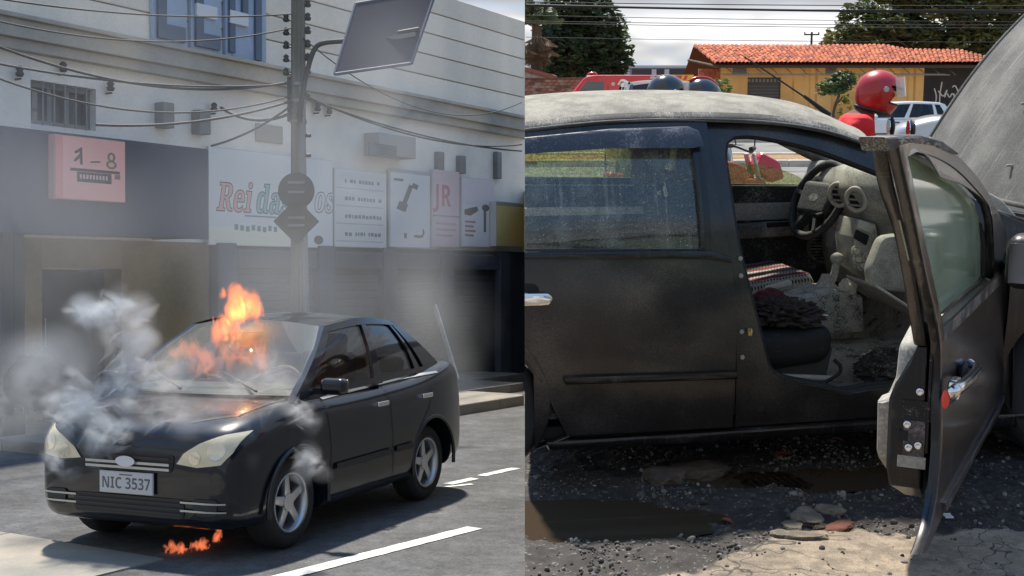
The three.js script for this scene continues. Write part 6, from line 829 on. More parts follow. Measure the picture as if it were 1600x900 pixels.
// ---------------------------------------------------------------- the tiled house
{
  const Z = 60, o = thing('yellow_house', 'yellow walled house with long orange tiled roof across the road', 'house', [0, ROADY, -Z]), P = (px, py, dz = 0) => { const p = Y(px, py, Z - dz); return [p.x, p.y - ROADY]; };
  const yel = M({ map: rep(tex(512, 512, (u, v) => { const a = fbm(u * 4, v * 4, 161, 5, 4), s = vnoise(u * 30, v * 2, 163, 30, 2), k = 0.92 + 0.25 * (a - 0.5); const st = smooth(0.62, 0.85, s) * smooth(0.4, 0.65, a); return [lerp(226, 192, st) * k, lerp(186, 150, st) * k, lerp(122, 92, st) * k]; }), 0.22), roughness: 0.9 });
  const blk = M({ map: rep(mottled([40, 41, 46], 0.2, 6, 165, 256), 0.4), roughness: 0.85 }), hE = P(1250, 104)[1], xL = P(1125, 140)[0], xM = P(1443, 140)[0], xR = P(1560, 140)[0];
  const gx0 = P(1168, 135)[0], gx1 = P(1220, 135)[0], gh = P(1190, 121)[1], run = (n, x0, x1, y0, y1, m) => part(n, box(x1 - x0, y1 - y0, 0.25, (x0 + x1) / 2, (y0 + y1) / 2, -0.125), m, o);
  run('wall', xL, gx0, 0, hE, yel); run('wall', gx1, xM, 0, hE, yel); run('wall', gx0, gx1, gh, hE, yel); run('wall', xM + 0.01, xR, 0, hE, blk);
  part('plinth', box(xM - gx1, 0.5, 0.05, (xM + gx1) / 2, 0.25, 0.025), M({ map: rep(mottled([170, 166, 158], 0.15, 5, 167, 256), 0.4), roughness: 0.9 }), o);
  const gate = part('shutter_gate', box(gx1 - gx0, gh, 0.05, (gx0 + gx1) / 2, gh / 2, -0.16), M({ color: rgb(0.05, 0.053, 0.058), roughness: 0.6 }), o); for (let i = 0; i < 14; i++) part('slat', box(gx1 - gx0 - 0.06, 0.11, 0.03, (gx0 + gx1) / 2, 0.12 + i * 0.145, -0.115, 0.01), M({ color: rgb(0.085, 0.09, 0.095), roughness: 0.55, metalness: 0.3 }), gate); for (let i = 0; i < 9; i++) part('vent_block', box(0.1, 0.14, 0.04, lerp(gx0, gx1, (i + 0.5) / 9), gh - 0.14, -0.11), greyMetal, gate);
  for (const [a, b] of [[1145, 1166], [1290, 1306]]) { const p = P(a, 106), q = P(b, 118), w = part('window', box(q[0] - p[0], p[1] - q[1], 0.03, (p[0] + q[0]) / 2, (p[1] + q[1]) / 2, 0.012), M({ color: rgb(0.14, 0.14, 0.13), roughness: 0.5 }), o); for (let i = 0; i < 4; i++) part('window_slat', box(q[0] - p[0] - 0.04, 0.03, 0.02, (p[0] + q[0]) / 2, lerp(q[1], p[1], (i + 0.5) / 4), 0.036), greyMetal, w); }
  // gable end in bare brick, with its bricks
  const brickM = [0, 1, 2].map((i) => M({ map: rep(mottled([[160, 84, 58], [178, 98, 66], [144, 74, 54]][i], 0.2, 5, 171 + i, 64), 2), roughness: 0.95 })), b0 = P(1092, 112)[0], br = rng(7); part('gable_mortar', box(xL - b0 - 0.02, hE - 0.1, 0.2, (xL + b0) / 2 - 0.01, (hE - 0.1) / 2, -0.14), M({ map: rep(mottled([150, 132, 116], 0.2, 5, 175, 64), 1), roughness: 1 }), o);
  for (let y = 0.9, k = 0; y < hE - 0.1; y += 0.16, k++) for (let x = b0 + (k % 2 ? -0.12 : 0); x < xL - 0.04; x += 0.27) { const x0 = Math.max(x, b0), x1 = Math.min(x + 0.255, xL - 0.02); if (x1 - x0 > 0.04) part('brick', box(x1 - x0, 0.145, 0.06, (x0 + x1) / 2, y + 0.07, -0.04 + br() * 0.012), brickM[Math.floor(br() * 3)], o); }
  // roof: hollow tiles in rows up the slope
  const eL = P(1118, 100, 0.9), eR = P(1556, 101, 0.9), rL = Y(1083, 73, Z + 4.2), ridgeY = (px) => Y(px, [[1083, 73], [1250, 74], [1380, 73], [1420, 80], [1500, 81], [1556, 95]].reduce((a, q, i, L) => (i && px >= L[i - 1][0] && px <= q[0] ? lerp(L[i - 1][1], q[1], (px - L[i - 1][0]) / (q[0] - L[i - 1][0])) : a), 80), Z + 4.2);
  const tileG = (() => { const g = new THREE.CylinderGeometry(0.105, 0.12, 0.56, 8, 1, true, -Math.PI / 2, Math.PI); return g; })(), tiles = [[], [], [], []], tr = rng(81), cols = 66, rows = 11;
  for (let i = 0; i < cols; i++) { const px0 = lerp(1118, 1556, (i + 0.5) / cols), pxr = lerp(1083, 1556, (i + 0.5) / cols), a = Y(px0, 101, Z - 0.9), b = ridgeY(pxr); a.y -= ROADY; b.y -= ROADY; a.z += Z; b.z += Z;
    const d = b.clone().sub(a), L = d.length(), dir = d.clone().normalize(), nrm = V(1, 0, 0).cross(dir).normalize(); if (nrm.y < 0) nrm.negate(); const xax = dir.clone().cross(nrm).normalize();
    for (let j = 0; j < rows; j++) { const t = (j + 0.5) / rows, p = a.clone().addScaledVector(d, t).addScaledVector(nrm, 0.03 + tr() * 0.02).add(V((tr() - 0.5) * 0.03, 0, 0)), m = new THREE.Matrix4().makeBasis(xax, dir, nrm).setPosition(p), k = Math.floor(tr() * 4), g = tileG.clone(); g.applyMatrix4(m); tiles[k].push(g); } }
  [[0.46, 0.115, 0.045], [0.38, 0.085, 0.036], [0.5, 0.15, 0.065], [0.27, 0.065, 0.034]].forEach((c, k) => { const m = part('roof_tiles', tiles[k], M({ color: rgb(...c), roughness: 0.9 }), o); m.userData.kind = 'stuff'; });
  const deck = grid(20, 4, (u, v) => { const px0 = lerp(1118, 1556, u), a = Y(px0, 101, Z - 0.9), b = ridgeY(lerp(1083, 1556, u)); const p = a.lerp(b, v); return V(p.x, p.y - ROADY - 0.02, p.z + Z); }); part('roof_deck', deck, M({ color: rgb(0.2, 0.07, 0.04), roughness: 1 }), o);
  part('back_slope', grid(20, 2, (u, v) => { const b = ridgeY(lerp(1083, 1556, u)); return V(b.x, b.y - ROADY - v * 1.6, b.z + Z - v * 4); }), M({ color: rgb(0.2, 0.07, 0.04), roughness: 1 }), o);
  part('eave_board', box(eR[0] - eL[0], 0.12, 0.06, (eR[0] + eL[0]) / 2, (eL[1] + eR[1]) / 2 - 0.1, 0.82), MAT.trim, o); part('verge_beam', rod(V(P(1090, 84)[0], hE + 0.35, -3), V(eL[0] + 0.1, eL[1] - 0.12, 0.85), 0.07, 6), bark, o);
  // awning frames fixed to the wall
  const iron = M({ color: rgb(0.2, 0.19, 0.18), roughness: 0.7 }), rail = P(1200, 117, 1.2)[1];
  for (const [a, b] of [[1130, 1216], [1216, 1330], [1340, 1484]]) part('awning_rail', [rod(V(P(a, 117, 1.2)[0], rail, 1.2), V(P(b, 117, 1.2)[0], rail, 1.2), 0.025, 6), rod(V(P(a, 117, 1.2)[0], rail + 0.05, 0.6), V(P(b, 117, 1.2)[0], rail + 0.05, 0.6), 0.018, 6)], iron, o);
  for (let px = 1134; px < 1480; px += 23) part('awning_strut', rod(V(P(px, 105)[0], P(px, 105)[1], 0), V(P(px + 14, 117, 1.2)[0], rail, 1.2), 0.018, 5), iron, o);
  // graffiti: strokes of white paint
  const gp = (list) => list.map(([x, y]) => { const q = P(x, y, 0.02); return V(q[0], q[1], 0.012); }), wp = M({ color: rgb(0.5, 0.5, 0.5), roughness: 0.8 });
  for (const l of [[[1472, 128], [1469, 146], [1468, 162]], [[1466, 142], [1474, 150], [1480, 140], [1476, 152]], [[1460, 138], [1463, 150], [1462, 168], [1466, 176]], [[1480, 146], [1484, 152], [1488, 146], [1492, 152], [1490, 146]], [[1488, 136], [1492, 134], [1496, 140], [1498, 148]], [[1449, 172], [1456, 166], [1462, 162]]]) { const t = tube(gp(l), 0.03, 24, 5); t.translate(0, 0, -0.012).scale(1, 1, 0.15).translate(0, 0, 0.008); part('paint_stroke', t, wp, o); }
}
{ const Z = 76, o = thing('metal_gable', 'grey corrugated metal gable rising behind the tiled roof', 'roof', [0, ROADY, -Z]), P = (px, py) => { const p = Y(px, py, Z); return [p.x, p.y - ROADY]; }; const sheet = M({ color: rgb(0.3, 0.31, 0.32), roughness: 0.6, metalness: 0.3 }); const a = P(1272, 74), b = P(1368, 54), c = P(1368, 76); part('sheet', plate([a, b, c], 0.06), sheet, o); part('side_wall', box(c[0] - a[0], c[1] - 0.2, 3, (a[0] + c[0]) / 2, (c[1] - 0.2) / 2, -1.6), sheet, o); part('frame', [rod(V(...a, 0.05), V(...b, 0.05), 0.07, 6), ...[1312, 1338, 1348, 1366].map((px) => rod(V(P(px, 76)[0], P(px, 76)[1], 0.05), V(P(px, 76)[0], lerp(a[1], b[1], (px - 1272) / 96), 0.05), 0.05, 6)), rod(V(P(1338, 66)[0], P(1338, 64)[1], 0.05), V(P(1366, 64)[0], P(1366, 64)[1], 0.05), 0.03, 6)], MAT.trim, o); }
{ // warehouse behind the truck
  const Z = 96, o = thing('warehouse', 'long pale warehouse with dark windows beyond the red rescue van', 'building', [0, ROADY, -Z]), P = (px, py) => { const p = Y(px, py, Z); return [p.x, p.y - ROADY]; }, t = P(1000, 104)[1], x0 = P(930, 110)[0], x1 = P(1110, 110)[0]; const wm = M({ color: rgb(0.6, 0.61, 0.66), roughness: 0.8 });
  part('wall', box(x1 - x0, t, 0.4, (x0 + x1) / 2, t / 2, -0.4), M({ color: rgb(0.42, 0.43, 0.47), roughness: 0.8 }), o); part('parapet', box(x1 - x0, 0.18, 0.5, (x0 + x1) / 2, t, -0.25), wm, o);
  for (const [a, b] of [[934, 972], [988, 1018], [1026, 1038], [1046, 1074], [1082, 1096]]) { const p = P(a, 108), q = P(b, 118.5); part('window', box(q[0] - p[0], p[1] - q[1], 0.1, (p[0] + q[0]) / 2, (p[1] + q[1]) / 2, -0.16), M({ color: rgb(0.05, 0.055, 0.07), roughness: 0.3 }), o); } for (const px of [980, 1022, 1042, 1078]) part('column', box(0.34, t - 0.2, 0.2, P(px, 110)[0], (t - 0.2) / 2, -0.08), wm, o); }
{ // old brick wall on the far pavement
  const Z = 58, y1 = hAt(122, Z) - ROADY, x0 = Y(820, 130, Z).x - 1.2, x1 = Y(1112, 130, Z).x, o = thing('brick_wall', 'weathered brick wall with flaking whitewash behind the red van', 'wall', [0, ROADY, -Z]); const bm = [0, 1, 2, 3].map((i) => M({ map: rep(mottled([[128, 92, 80], [150, 128, 116], [104, 76, 68], [168, 156, 146]][i], 0.25, 5, 181 + i, 64), 2), roughness: 0.95 })), r = rng(19);
  part('core', box(x1 - x0, y1 - 0.05, 0.2, (x0 + x1) / 2, (y1 - 0.05) / 2, -0.12), M({ map: rep(mottled([140, 126, 114], 0.25, 6, 187, 128), 1), roughness: 1 }), o); const lim = Y(900, 130, Z).x; for (let y = 0.75, k = 0; y < y1 - 0.1; y += 0.13, k++) for (let x = x0 + (k % 2) * 0.14; x < lim; x += 0.28) if (r() < 0.88) part('brick', box(0.262, 0.112, 0.05, x + 0.13, y + 0.06, -0.01 + r() * 0.015), bm[Math.floor(r() * r() * 3.9)], o); part('coping', box(x1 - x0, 0.08, 0.3, (x0 + x1) / 2, y1 - 0.02, -0.12, 0.02), bm[2], o); trimmed(o, EDGE);
  const q = thing('low_roof', 'small red tiled roof slope above the brick wall', 'roof', [0, ROADY, -Z - 1.5]), tr = [], P = (px, py) => { const p = Y(px, py, Z + 1.5); return V(p.x, p.y - ROADY, 0); }; for (let i = 0; i < 3; i++) { const off = V(0, -0.1 * i, -0.35 * i); tr.push(rod(P(790, 100).add(off), P(870, 122).add(off), 0.11, 8)); } part('roof_tile', tr, M({ color: rgb(0.36, 0.13, 0.08), roughness: 0.9 }), q); part('gable_wall', plate([P(780, 190), P(780, 100), P(866, 123), P(866, 190)].map((p) => [p.x, p.y]), 0.2), bm[3], q); trimmed(q, EDGE);
}
{ const Z = 112, b = Y(1265, 150, Z), o = thing('far_pole', 'distant power pole with one cross arm above the roof', 'utility pole', [b.x, ROADY, -Z]), t = hAt(50, Z) - ROADY, a = hAt(54, Z) - ROADY; part('shaft', rod(V(0, 0, 0), V(0, t, 0), 0.13, 8, 0.09), darkMetal, o); part('cross_arm', box(1.3, 0.12, 0.12, 0, a, 0), darkMetal, o); for (const x of [-0.6, 0, 0.6]) part('insulator', cyl(0.05, 0.06, 0.16, 8).translate(x, a + 0.14, 0), darkMetal, o); }
{ const Z = 71, b = Y(1552, 92, Z); const o = solo('thin_mast', rod(Y(1551, 130, Z), Y(1556, 57, Z), 0.035, 6), greyMetal, 'thin bare mast rising behind the right end of the roof', 'mast'); }
{ const wm = M({ color: rgb(0.012, 0.012, 0.014), roughness: 0.7 }), L = [[8, 17, 0.03, 'thickest black power cable low across the cloud'], [3, 6, 0.012, 'topmost thin power wire'], [10, 13, 0.011, 'thin power wire hugging the thickest cable'], [24, 31, 0.008, 'faint wire under the thickest cable'], [33, 36, 0.009, 'upper of the close pair of wires'], [36, 41, 0.009, 'lower of the close pair of wires'], [58, 63, 0.007, 'lowest thin wire just above the roofs']];
  L.forEach(([y0, y1, r, l]) => { const o = solo('power_line', cable(Y(822, y0, 30), Y(1640, y1 + 3, 32), 0.03, r), wm, l, 'power line', 'power lines across the sky'); trimmed(o, EDGE); }); }
// ---------------------------------------------------------------- vehicles across the road
{ const HATCH = { ...SEDAN, stations: SEDAN.stations.map((s) => (s.x < -2.6 ? { ...s, x: s.x + 0.28, yt: Math.min(s.yt, 0.98) } : s)), cabin: { a: [-0.36, 0.955, 0.735], c: [-3.02, 0.98, 0.7], af: [-1.05, 1.39, 0.56], cr: [-2.72, 1.39, 0.57], arc: 0.04 }, windows: [[0.05, 0.44, 0.07, 0.42], [0.475, 0.78, 0.46, 0.8], [0.81, 0.93, 0.83, 0.93]], pillars: [[-0.015, 0.045, -0.02, 0.06], [0.43, 0.48, 0.415, 0.46], [0.775, 0.815, 0.795, 0.835], [0.925, 1.02, 0.925, 1.03]] };
  const Z = 40, p = Y(1330, 200, Z), o = thing('white_hatchback', 'white hatchback driving past in front of the yellow wall', 'car', [p.x - 0.1, ROADY + 0.016, -Z], Math.PI); const c = buildCar(o, { ...HATCH, paint: MAT.whitePaint, sideGlass: MAT.tint }); for (const s of ['left', 'right']) { part('side_moulding', onto(c.solid, [[-0.5, 0.47], [-2.1, 0.48], [-2.1, 0.52], [-0.5, 0.51]], s, 0.01, 0.1), MAT.plastic, o); for (const x of [-0.47, -1.5, -2.35]) part('shut_line', onto(c.solid, [[x, 0.3], [x + 0.012, 0.3], [x + 0.012, 0.92], [x, 0.92]], s, 0.004, 0.1), MAT.plastic, o); for (const x of [-1.35, -2.2]) part('door_handle', onto(c.solid, [[x, 0.82], [x + 0.15, 0.82], [x + 0.15, 0.855], [x, 0.855]], s, 0.012, 0.1), MAT.plastic, o); } for (const s of [-1, 1]) { part('headlight', onto(c.solid, [[s * 0.4, 0.58], [s * 0.72, 0.6], [s * 0.74, 0.74], [s * 0.42, 0.68]], 'front', 0.01), MAT.lens, o); part('tail_lamp', onto(c.solid, [[s * 0.5, 0.7], [s * 0.66, 0.7], [s * 0.66, 0.92], [s * 0.52, 0.92]], 'rear', 0.01), MAT.redLens, o); } }
{ const Z = 20, p = Y(1392, 205, Z), o = thing('silver_car', 'silver car front showing between the raised hood and red helmet', 'car', [p.x + 0.86, 0.03, -Z], Math.PI - 0.25); tag(part('driveway', box(9, 0.34, 5, p.x + 4, -0.14, -Z, 0.02), M({ map: rep(concreteTex, 0.4), roughness: 0.9 })), 'raised concrete driveway under the silver car', 'driveway', null, 'structure'); const c = buildCar(o, { ...SEDAN, r: 0.34, stations: SEDAN.stations.map((s) => ({ ...s, yt: s.yt + (s.x > 0.1 ? 0.22 : 0.18), yb: s.yb + 0.04 })), cabin: { a: [-0.36, 1.13, 0.735], c: [-2.98, 1.2, 0.67], af: [-1.1, 1.56, 0.545], cr: [-2.32, 1.56, 0.53], arc: 0.045 }, paint: MAT.silverPaint, spokes: 7 }); for (const s of [-1, 1]) { part('headlight', onto(c.solid, [[s * 0.34, 0.72], [s * 0.66, 0.74], [s * 0.72, 0.84], [s * 0.5, 0.82], [s * 0.36, 0.78]], 'front', 0.01), MAT.lens, o); part('fog_recess', onto(c.solid, [[s * 0.46, 0.3], [s * 0.7, 0.32], [s * 0.7, 0.46], [s * 0.5, 0.42]], 'front', 0.006), MAT.plastic, o); part('fog_trim', onto(c.solid, [[s * 0.44, 0.45], [s * 0.7, 0.49], [s * 0.7, 0.51], [s * 0.44, 0.475]], 'front', 0.012), MAT.chrome, o); } part('grille', onto(c.solid, rounded([[-0.32, 0.5], [0.32, 0.5], [0.36, 0.66], [-0.36, 0.66]], 0.03), 'front', 0.005), MAT.plastic, o); for (const y of [0.54, 0.59, 0.635]) part('grille_bar', onto(c.solid, [[-0.3, y], [0.3, y], [0.3, y + 0.014], [-0.3, y + 0.014]], 'front', 0.012), MAT.chrome, o); }
{ const Z = 19, p = Y(985, 140, Z), o = thing('dark_car', 'dark car roof with silver rail just above the dusty car', 'car', [p.x + 0.66, ROADY + 0.016, -Z], -Math.PI / 2); buildCar(o, { ...SEDAN, r: 0.36, stations: SEDAN.stations.map((s) => ({ ...s, yb: s.yb + 0.12, yt: s.yt + 0.2 })), cabin: { a: [-0.36, 1.15, 0.74], c: [-3.05, 1.2, 0.7], af: [-0.95, 1.86, 0.58], cr: [-2.85, 1.86, 0.58], arc: 0.05 }, paint: MAT.greyPaint }); for (const s of [-1, 1]) part('rail_trim', tube([V(-0.9, 1.9, s * 0.6), V(-1.9, 1.955, s * 0.62), V(-2.85, 1.9, s * 0.6)], 0.02, 20, 6), MAT.chrome, o); }
{ // red rescue van
  const Z = 50, p = Y(895, 145, Z), o = thing('rescue_van', 'red rescue van with roof beacon and yellow rear panel', 'van', [p.x, ROADY + 0.02, -Z]), P = (px, py) => { const q = Y(px, py, Z); return [q.x - p.x, q.y - ROADY]; }, red = MP({ color: rgb(0.55, 0.012, 0.02), roughness: 0.35, clearcoat: 0.8 }); const rt = P(1000, 118)[1], xe = P(1084, 118)[0];
  const side = rounded([[P(897, 146)[0] - 0.5, 0.45], [P(897, 146)[0] - 0.5, 1.05], P(897, 143), P(914, 121), [P(928, 118)[0], rt], [xe, rt], [xe, 0.45]], [0.1, 0.15, 0.1, 0.2, 0.1, 0.08, 0.05]); const win = rounded([P(905, 143), P(916, 128), P(944, 128), P(944, 143)], 0.05);
  part('body', plate(side, 1.8, { bevel: 0.06, most: 0.6 }), red, o); const w = part('cab_window', plate(win, 0.02, { map: (x, y, z) => [x, y, z + 0.022] }), MP({ color: rgb(0.04, 0.05, 0.055), roughness: 0.06, clearcoat: 1 }), o); part('window_frame', plate(rounded([P(902, 144.5), P(914, 126.5), P(946, 126.5), P(946, 144.5)], 0.05), 0.02, { holes: [win], map: (x, y, z) => [x, y, z + 0.02] }), red, w);
  part('yellow_panel', plate([P(1042, 117.6), P(1084, 117.6), P(1084, 127), P(1048, 127)], 0.02, { map: (x, y, z) => [x, y, z + 0.022] }), M({ color: rgb(0.72, 0.42, 0.04), roughness: 0.5 }), o); for (const [a, b] of [[1056, 1066], [1070, 1075]]) part('red_mark', plate([P(a, 119), P(b, 119), P(b - 3, 126), P(a - 3, 126)], 0.01, { map: (x, y, z) => [x, y, z + 0.034] }), red, o);
  part('white_tag', plate([P(1016, 120), P(1023, 120), P(1023, 124), P(1016, 124)], 0.01, { map: (x, y, z) => [x, y, z + 0.014] }), MAT.plateBlank, o); part('crest', moved(cyl(0.07, 0.07, 0.012, 16).rotateX(Math.PI / 2), P(958, 132)[0], P(958, 132)[1], 0.008), MAT.plateBlank, o); part('door_line', [box(0.02, 1.5, 0.006, P(950, 130)[0], 1.25, 0.004)], MAT.plastic, o);
  const bx = P(928, 115); part('beacon', [lathe([[0, 0.14], [0.1, 0.13], [0.16, 0.08], [0.17, 0], [0, 0]], 18).scale(1.15, 1, 1).translate(bx[0], rt, -0.9)], MAT.redLens, o); for (const x of [P(905, 140)[0], xe - 0.8]) for (const z of [-0.12, -1.68]) wheelPart(o, x, z, 0.33, z > -0.5 ? 1 : -1, 5, MAT.steel); }
// ---------------------------------------------------------------- people and motorcycles
function figureGeometry(bones, res, pad = 0.05, kk = 0.04) {
  const lo = V(1e9, 1e9, 1e9), hi = V(-1e9, -1e9, -1e9); for (const [a, b, r, s] of bones) for (const [p, q] of [[a, r], [b, s]]) { lo.min(V(p.x - q, p.y - q, p.z - q)); hi.max(V(p.x + q, p.y + q, p.z + q)); } lo.subScalar(pad); hi.addScalar(pad);
  const size = Math.max(hi.x - lo.x, hi.y - lo.y, hi.z - lo.z), mid = lo.clone().add(hi).multiplyScalar(0.5), mc = new MarchingCubes(res, MAT.trim, true, false, 120000), h = mc.halfsize, p = V(0, 0, 0), ab = V(0, 0, 0), ap = V(0, 0, 0);
  for (let k = 0; k < res; k++) for (let j = 0; j < res; j++) for (let i = 0; i < res; i++) { p.set(mid.x + (i - h) / h * size / 2, mid.y + (j - h) / h * size / 2, mid.z + (k - h) / h * size / 2); if (p.x < lo.x || p.x > hi.x || p.z < lo.z || p.z > hi.z) { mc.field[k * res * res + j * res + i] = -1; continue; } let d = 1e9; for (const [a, b, r, s] of bones) { ab.copy(b).sub(a); ap.copy(p).sub(a); const t = clamp(ap.dot(ab) / Math.max(ab.lengthSq(), 1e-9)), q = ap.addScaledVector(ab, -t).length() - lerp(r, s, t), m = Math.max(kk - Math.abs(d - q), 0) / kk; d = Math.min(d, q) - m * m * kk * 0.25; } mc.field[k * res * res + j * res + i] = -d; }
  mc.isolation = 0; mc.update(); const c = mc.count ?? mc.geometry.drawRange.count, q = new Float32Array(c * 3); for (let i = 0; i < c; i++) { q[3 * i] = mid.x + mc.positionArray[3 * i] * size / 2; q[3 * i + 1] = mid.y + mc.positionArray[3 * i + 1] * size / 2; q[3 * i + 2] = mid.z + mc.positionArray[3 * i + 2] * size / 2; }
  const g = new THREE.BufferGeometry(); g.setAttribute('position', new THREE.BufferAttribute(q, 3)); const m = mergeVertices(g, 1e-5); m.computeVertexNormals(); return m;
}
function person(o, cloth, legs, skinC, lean, helmetMat, visorUp) { // faces +x, about 1.66 m tall
  const n = lean, J = { hip: V(0, 0.9, 0), waist: V(0.02, 1.05, 0), chest: V(0.03 + n * 0.5, 1.25, 0), neck: V(0.05 + n, 1.42, 0), head: V(0.09 + n * 1.4, 1.56, 0) }, B = [[J.hip, J.waist, 0.145, 0.13], [J.waist, J.chest, 0.135, 0.15], [J.chest, V(J.neck.x - 0.02, 1.36, 0), 0.14, 0.1], [J.neck, J.head, 0.058, 0.06], [J.head, V(J.head.x + 0.005, 1.6, 0), 0.088, 0.092], [J.head, V(J.head.x + 0.05, 1.515, 0), 0.07, 0.045], [V(J.head.x + 0.085, 1.575, 0), V(J.head.x + 0.11, 1.55, 0), 0.012, 0.016]];
  for (const s of [-1, 1]) { const sh = V(J.chest.x + n * 0.3, 1.34, s * 0.2), el = V(J.chest.x + 0.02, 1.06, s * 0.25), wr = V(J.chest.x + 0.2, 0.9, s * 0.2); B.push([V(J.chest.x, 1.33, s * 0.06), sh, 0.1, 0.085], [sh, el, 0.062, 0.048], [el, wr, 0.047, 0.032], [wr, V(wr.x + 0.07, wr.y - 0.04, wr.z), 0.036, 0.04], [V(0, 0.88, s * 0.09), V(0.03, 0.47, s * 0.11), 0.095, 0.062], [V(0.03, 0.47, s * 0.11), V(-0.02, 0.1, s * 0.12), 0.06, 0.042], [V(-0.02, 0.07, s * 0.12), V(0.17, 0.045, s * 0.13), 0.05, 0.04]); }
  const body = figureGeometry(B, 110), bp = body.attributes.position, bn = body.attributes.normal; for (let i = 0; i < bp.count; i++) { const x = bp.getX(i), y = bp.getY(i), z = bp.getZ(i); if (y > 1.4) continue; const w = 0.02 * (vnoise3(x * 9 + y * 5, y * 16 - x * 9, z * 9, 17) - 0.5) + 0.01 * (vnoise3(x * 22, y * 30, z * 22, 19) - 0.5); bp.setXYZ(i, x + bn.getX(i) * w, y + bn.getY(i) * w, z + bn.getZ(i) * w); } body.computeVertexNormals(); const hands = []; for (const s of [-1, 1]) { const w = V(J.chest.x + 0.27, 0.86, s * 0.2), hb = []; for (let f = 0; f < 4; f++) { const z = w.z + (f - 1.5) * 0.019, L = [0.03, 0.036, 0.034, 0.026][f]; hb.push([V(w.x - 0.05, w.y + 0.025, w.z), V(w.x, w.y, z), 0.014, 0.0095], [V(w.x, w.y, z), V(w.x + L, w.y - 0.022, z), 0.0095, 0.009], [V(w.x + L, w.y - 0.022, z), V(w.x + L + 0.006, w.y - 0.05, z), 0.009, 0.008]); } hb.push([V(w.x - 0.04, w.y + 0.01, w.z), V(w.x - 0.01, w.y - 0.02, w.z - s * 0.045), 0.014, 0.011], [V(w.x - 0.01, w.y - 0.02, w.z - s * 0.045), V(w.x + 0.022, w.y - 0.04, w.z - s * 0.042), 0.011, 0.009]); hands.push(figureGeometry(hb, 52, 0.02, 0.006)); }
  const g = merge([body, ...hands]), p = g.attributes.position, col = new Float32Array(p.count * 3); for (let i = 0; i < p.count; i++) { const x = p.getX(i), y = p.getY(i), arm = Math.abs(p.getZ(i)) > 0.15 && y < 1.0 && x > J.chest.x + 0.1, c = (y > 1.43 && Math.hypot(x - J.neck.x - 0.02, p.getZ(i)) < 0.13) || arm ? skinC : y > 0.93 ? cloth : y > 0.1 ? legs : [0.02, 0.02, 0.02]; col.set(c, 3 * i); } g.setAttribute('color', new THREE.BufferAttribute(col, 3)); part('body', g, M({ vertexColors: true, roughness: 0.85 }), o);
  // helmet: shell with a face opening, lining, visor
  const hx = J.head.x + 0.012, hy = 1.575, shell = []; const hg = grid(48, 40, (u, v) => { const a = u * 6.2832, t = v * 2.35, r = 0.142 * (1 + 0.05 * Math.cos(a) * Math.sin(t)), x = r * 1.08 * Math.sin(t) * Math.cos(a), z = r * 0.94 * Math.sin(t) * Math.sin(a), y = r * Math.cos(t) * (t > 1.57 ? 1.35 : 1); return V(x, y, z); }); // cut out the eye port
  const ng = hg.toNonIndexed(), pos = ng.attributes.position, keep = []; for (let i = 0; i < pos.count; i += 3) { let cx = 0, cy = 0, cz = 0; for (let k = 0; k < 3; k++) { cx += pos.getX(i + k) / 3; cy += pos.getY(i + k) / 3; cz += pos.getZ(i + k) / 3; } if (cx > 0.06 && cy < 0.055 && cy > -0.055 && Math.abs(cz) < 0.118) continue; for (let k = 0; k < 3; k++) keep.push(pos.getX(i + k), pos.getY(i + k), pos.getZ(i + k)); } let hs = new THREE.BufferGeometry(); hs.setAttribute('position', new THREE.Float32BufferAttribute(keep, 3)); hs = mergeVertices(hs, 1e-5); hs.computeVertexNormals();
  const H = new THREE.Group(); H.name = 'helmet'; H.position.set(hx, hy, 0); H.rotation.z = -0.28; o.add(H); part('shell', hs, helmetMat, H); part('lower_trim', [new THREE.TorusGeometry(0.108, 0.011, 8, 36).rotateX(Math.PI / 2).scale(1.08, 1, 0.94).translate(0.004, -0.132, 0)], MAT.plastic, H); part('chin_vent', [moved(box(0.012, 0.016, 0.07, 0, 0, 0, 0.004), 0.128, -0.088, 0)], MAT.plastic, H); part('port_seal', [tube([V(0.075, 0.056, -0.118), V(0.142, 0.056, -0.06), V(0.158, 0.056, 0), V(0.142, 0.056, 0.06), V(0.075, 0.056, 0.118)], 0.006, 24, 6), tube([V(0.075, -0.056, -0.118), V(0.142, -0.056, -0.06), V(0.156, -0.056, 0), V(0.142, -0.056, 0.06), V(0.075, -0.056, 0.118)], 0.006, 24, 6)], MAT.plastic, H); part('lining', new THREE.SphereGeometry(0.125, 24, 16, 0, 6.2832, 0, 1.3), MAT.dark ?? MAT.plastic, H);
  const vis = grid(20, 8, (u, v) => { const a = (u - 0.5) * 2.1, r = 0.16, t = lerp(-0.06, 0.07, v); return V(r * 1.02 * Math.cos(a), t, r * 0.9 * Math.sin(a)); }); if (visorUp) vis.rotateZ(visorUp).translate(0.012, 0.012, 0); part('visor', vis, MP({ color: rgb(0.85, 0.84, 0.8), transmission: 0.6, thickness: 0, roughness: 0.12 }), H); for (const s of [-1, 1]) part('visor_pivot', cyl(0.018, 0.02, 0.012, 14).rotateX(Math.PI / 2).translate(0.025, 0.02, s * 0.137), MAT.steel, H);
}
{ const Z = 8.7, p = Y(1312, 200, Z), o = thing('person', 'person in red helmet and red clothes looking down beyond the raised hood', 'person', [p.x + 0.0, 0, -Z], -0.1); person(o, [0.62, 0.015, 0.02], [0.5, 0.015, 0.02], [0.09, 0.045, 0.03], 0.1, MP({ color: rgb(0.4, 0.006, 0.008), roughness: 0.35, clearcoat: 0.5, clearcoatRoughness: 0.08 }), 0.4); o.position.y = hAt(146, Z) - 1.56; }
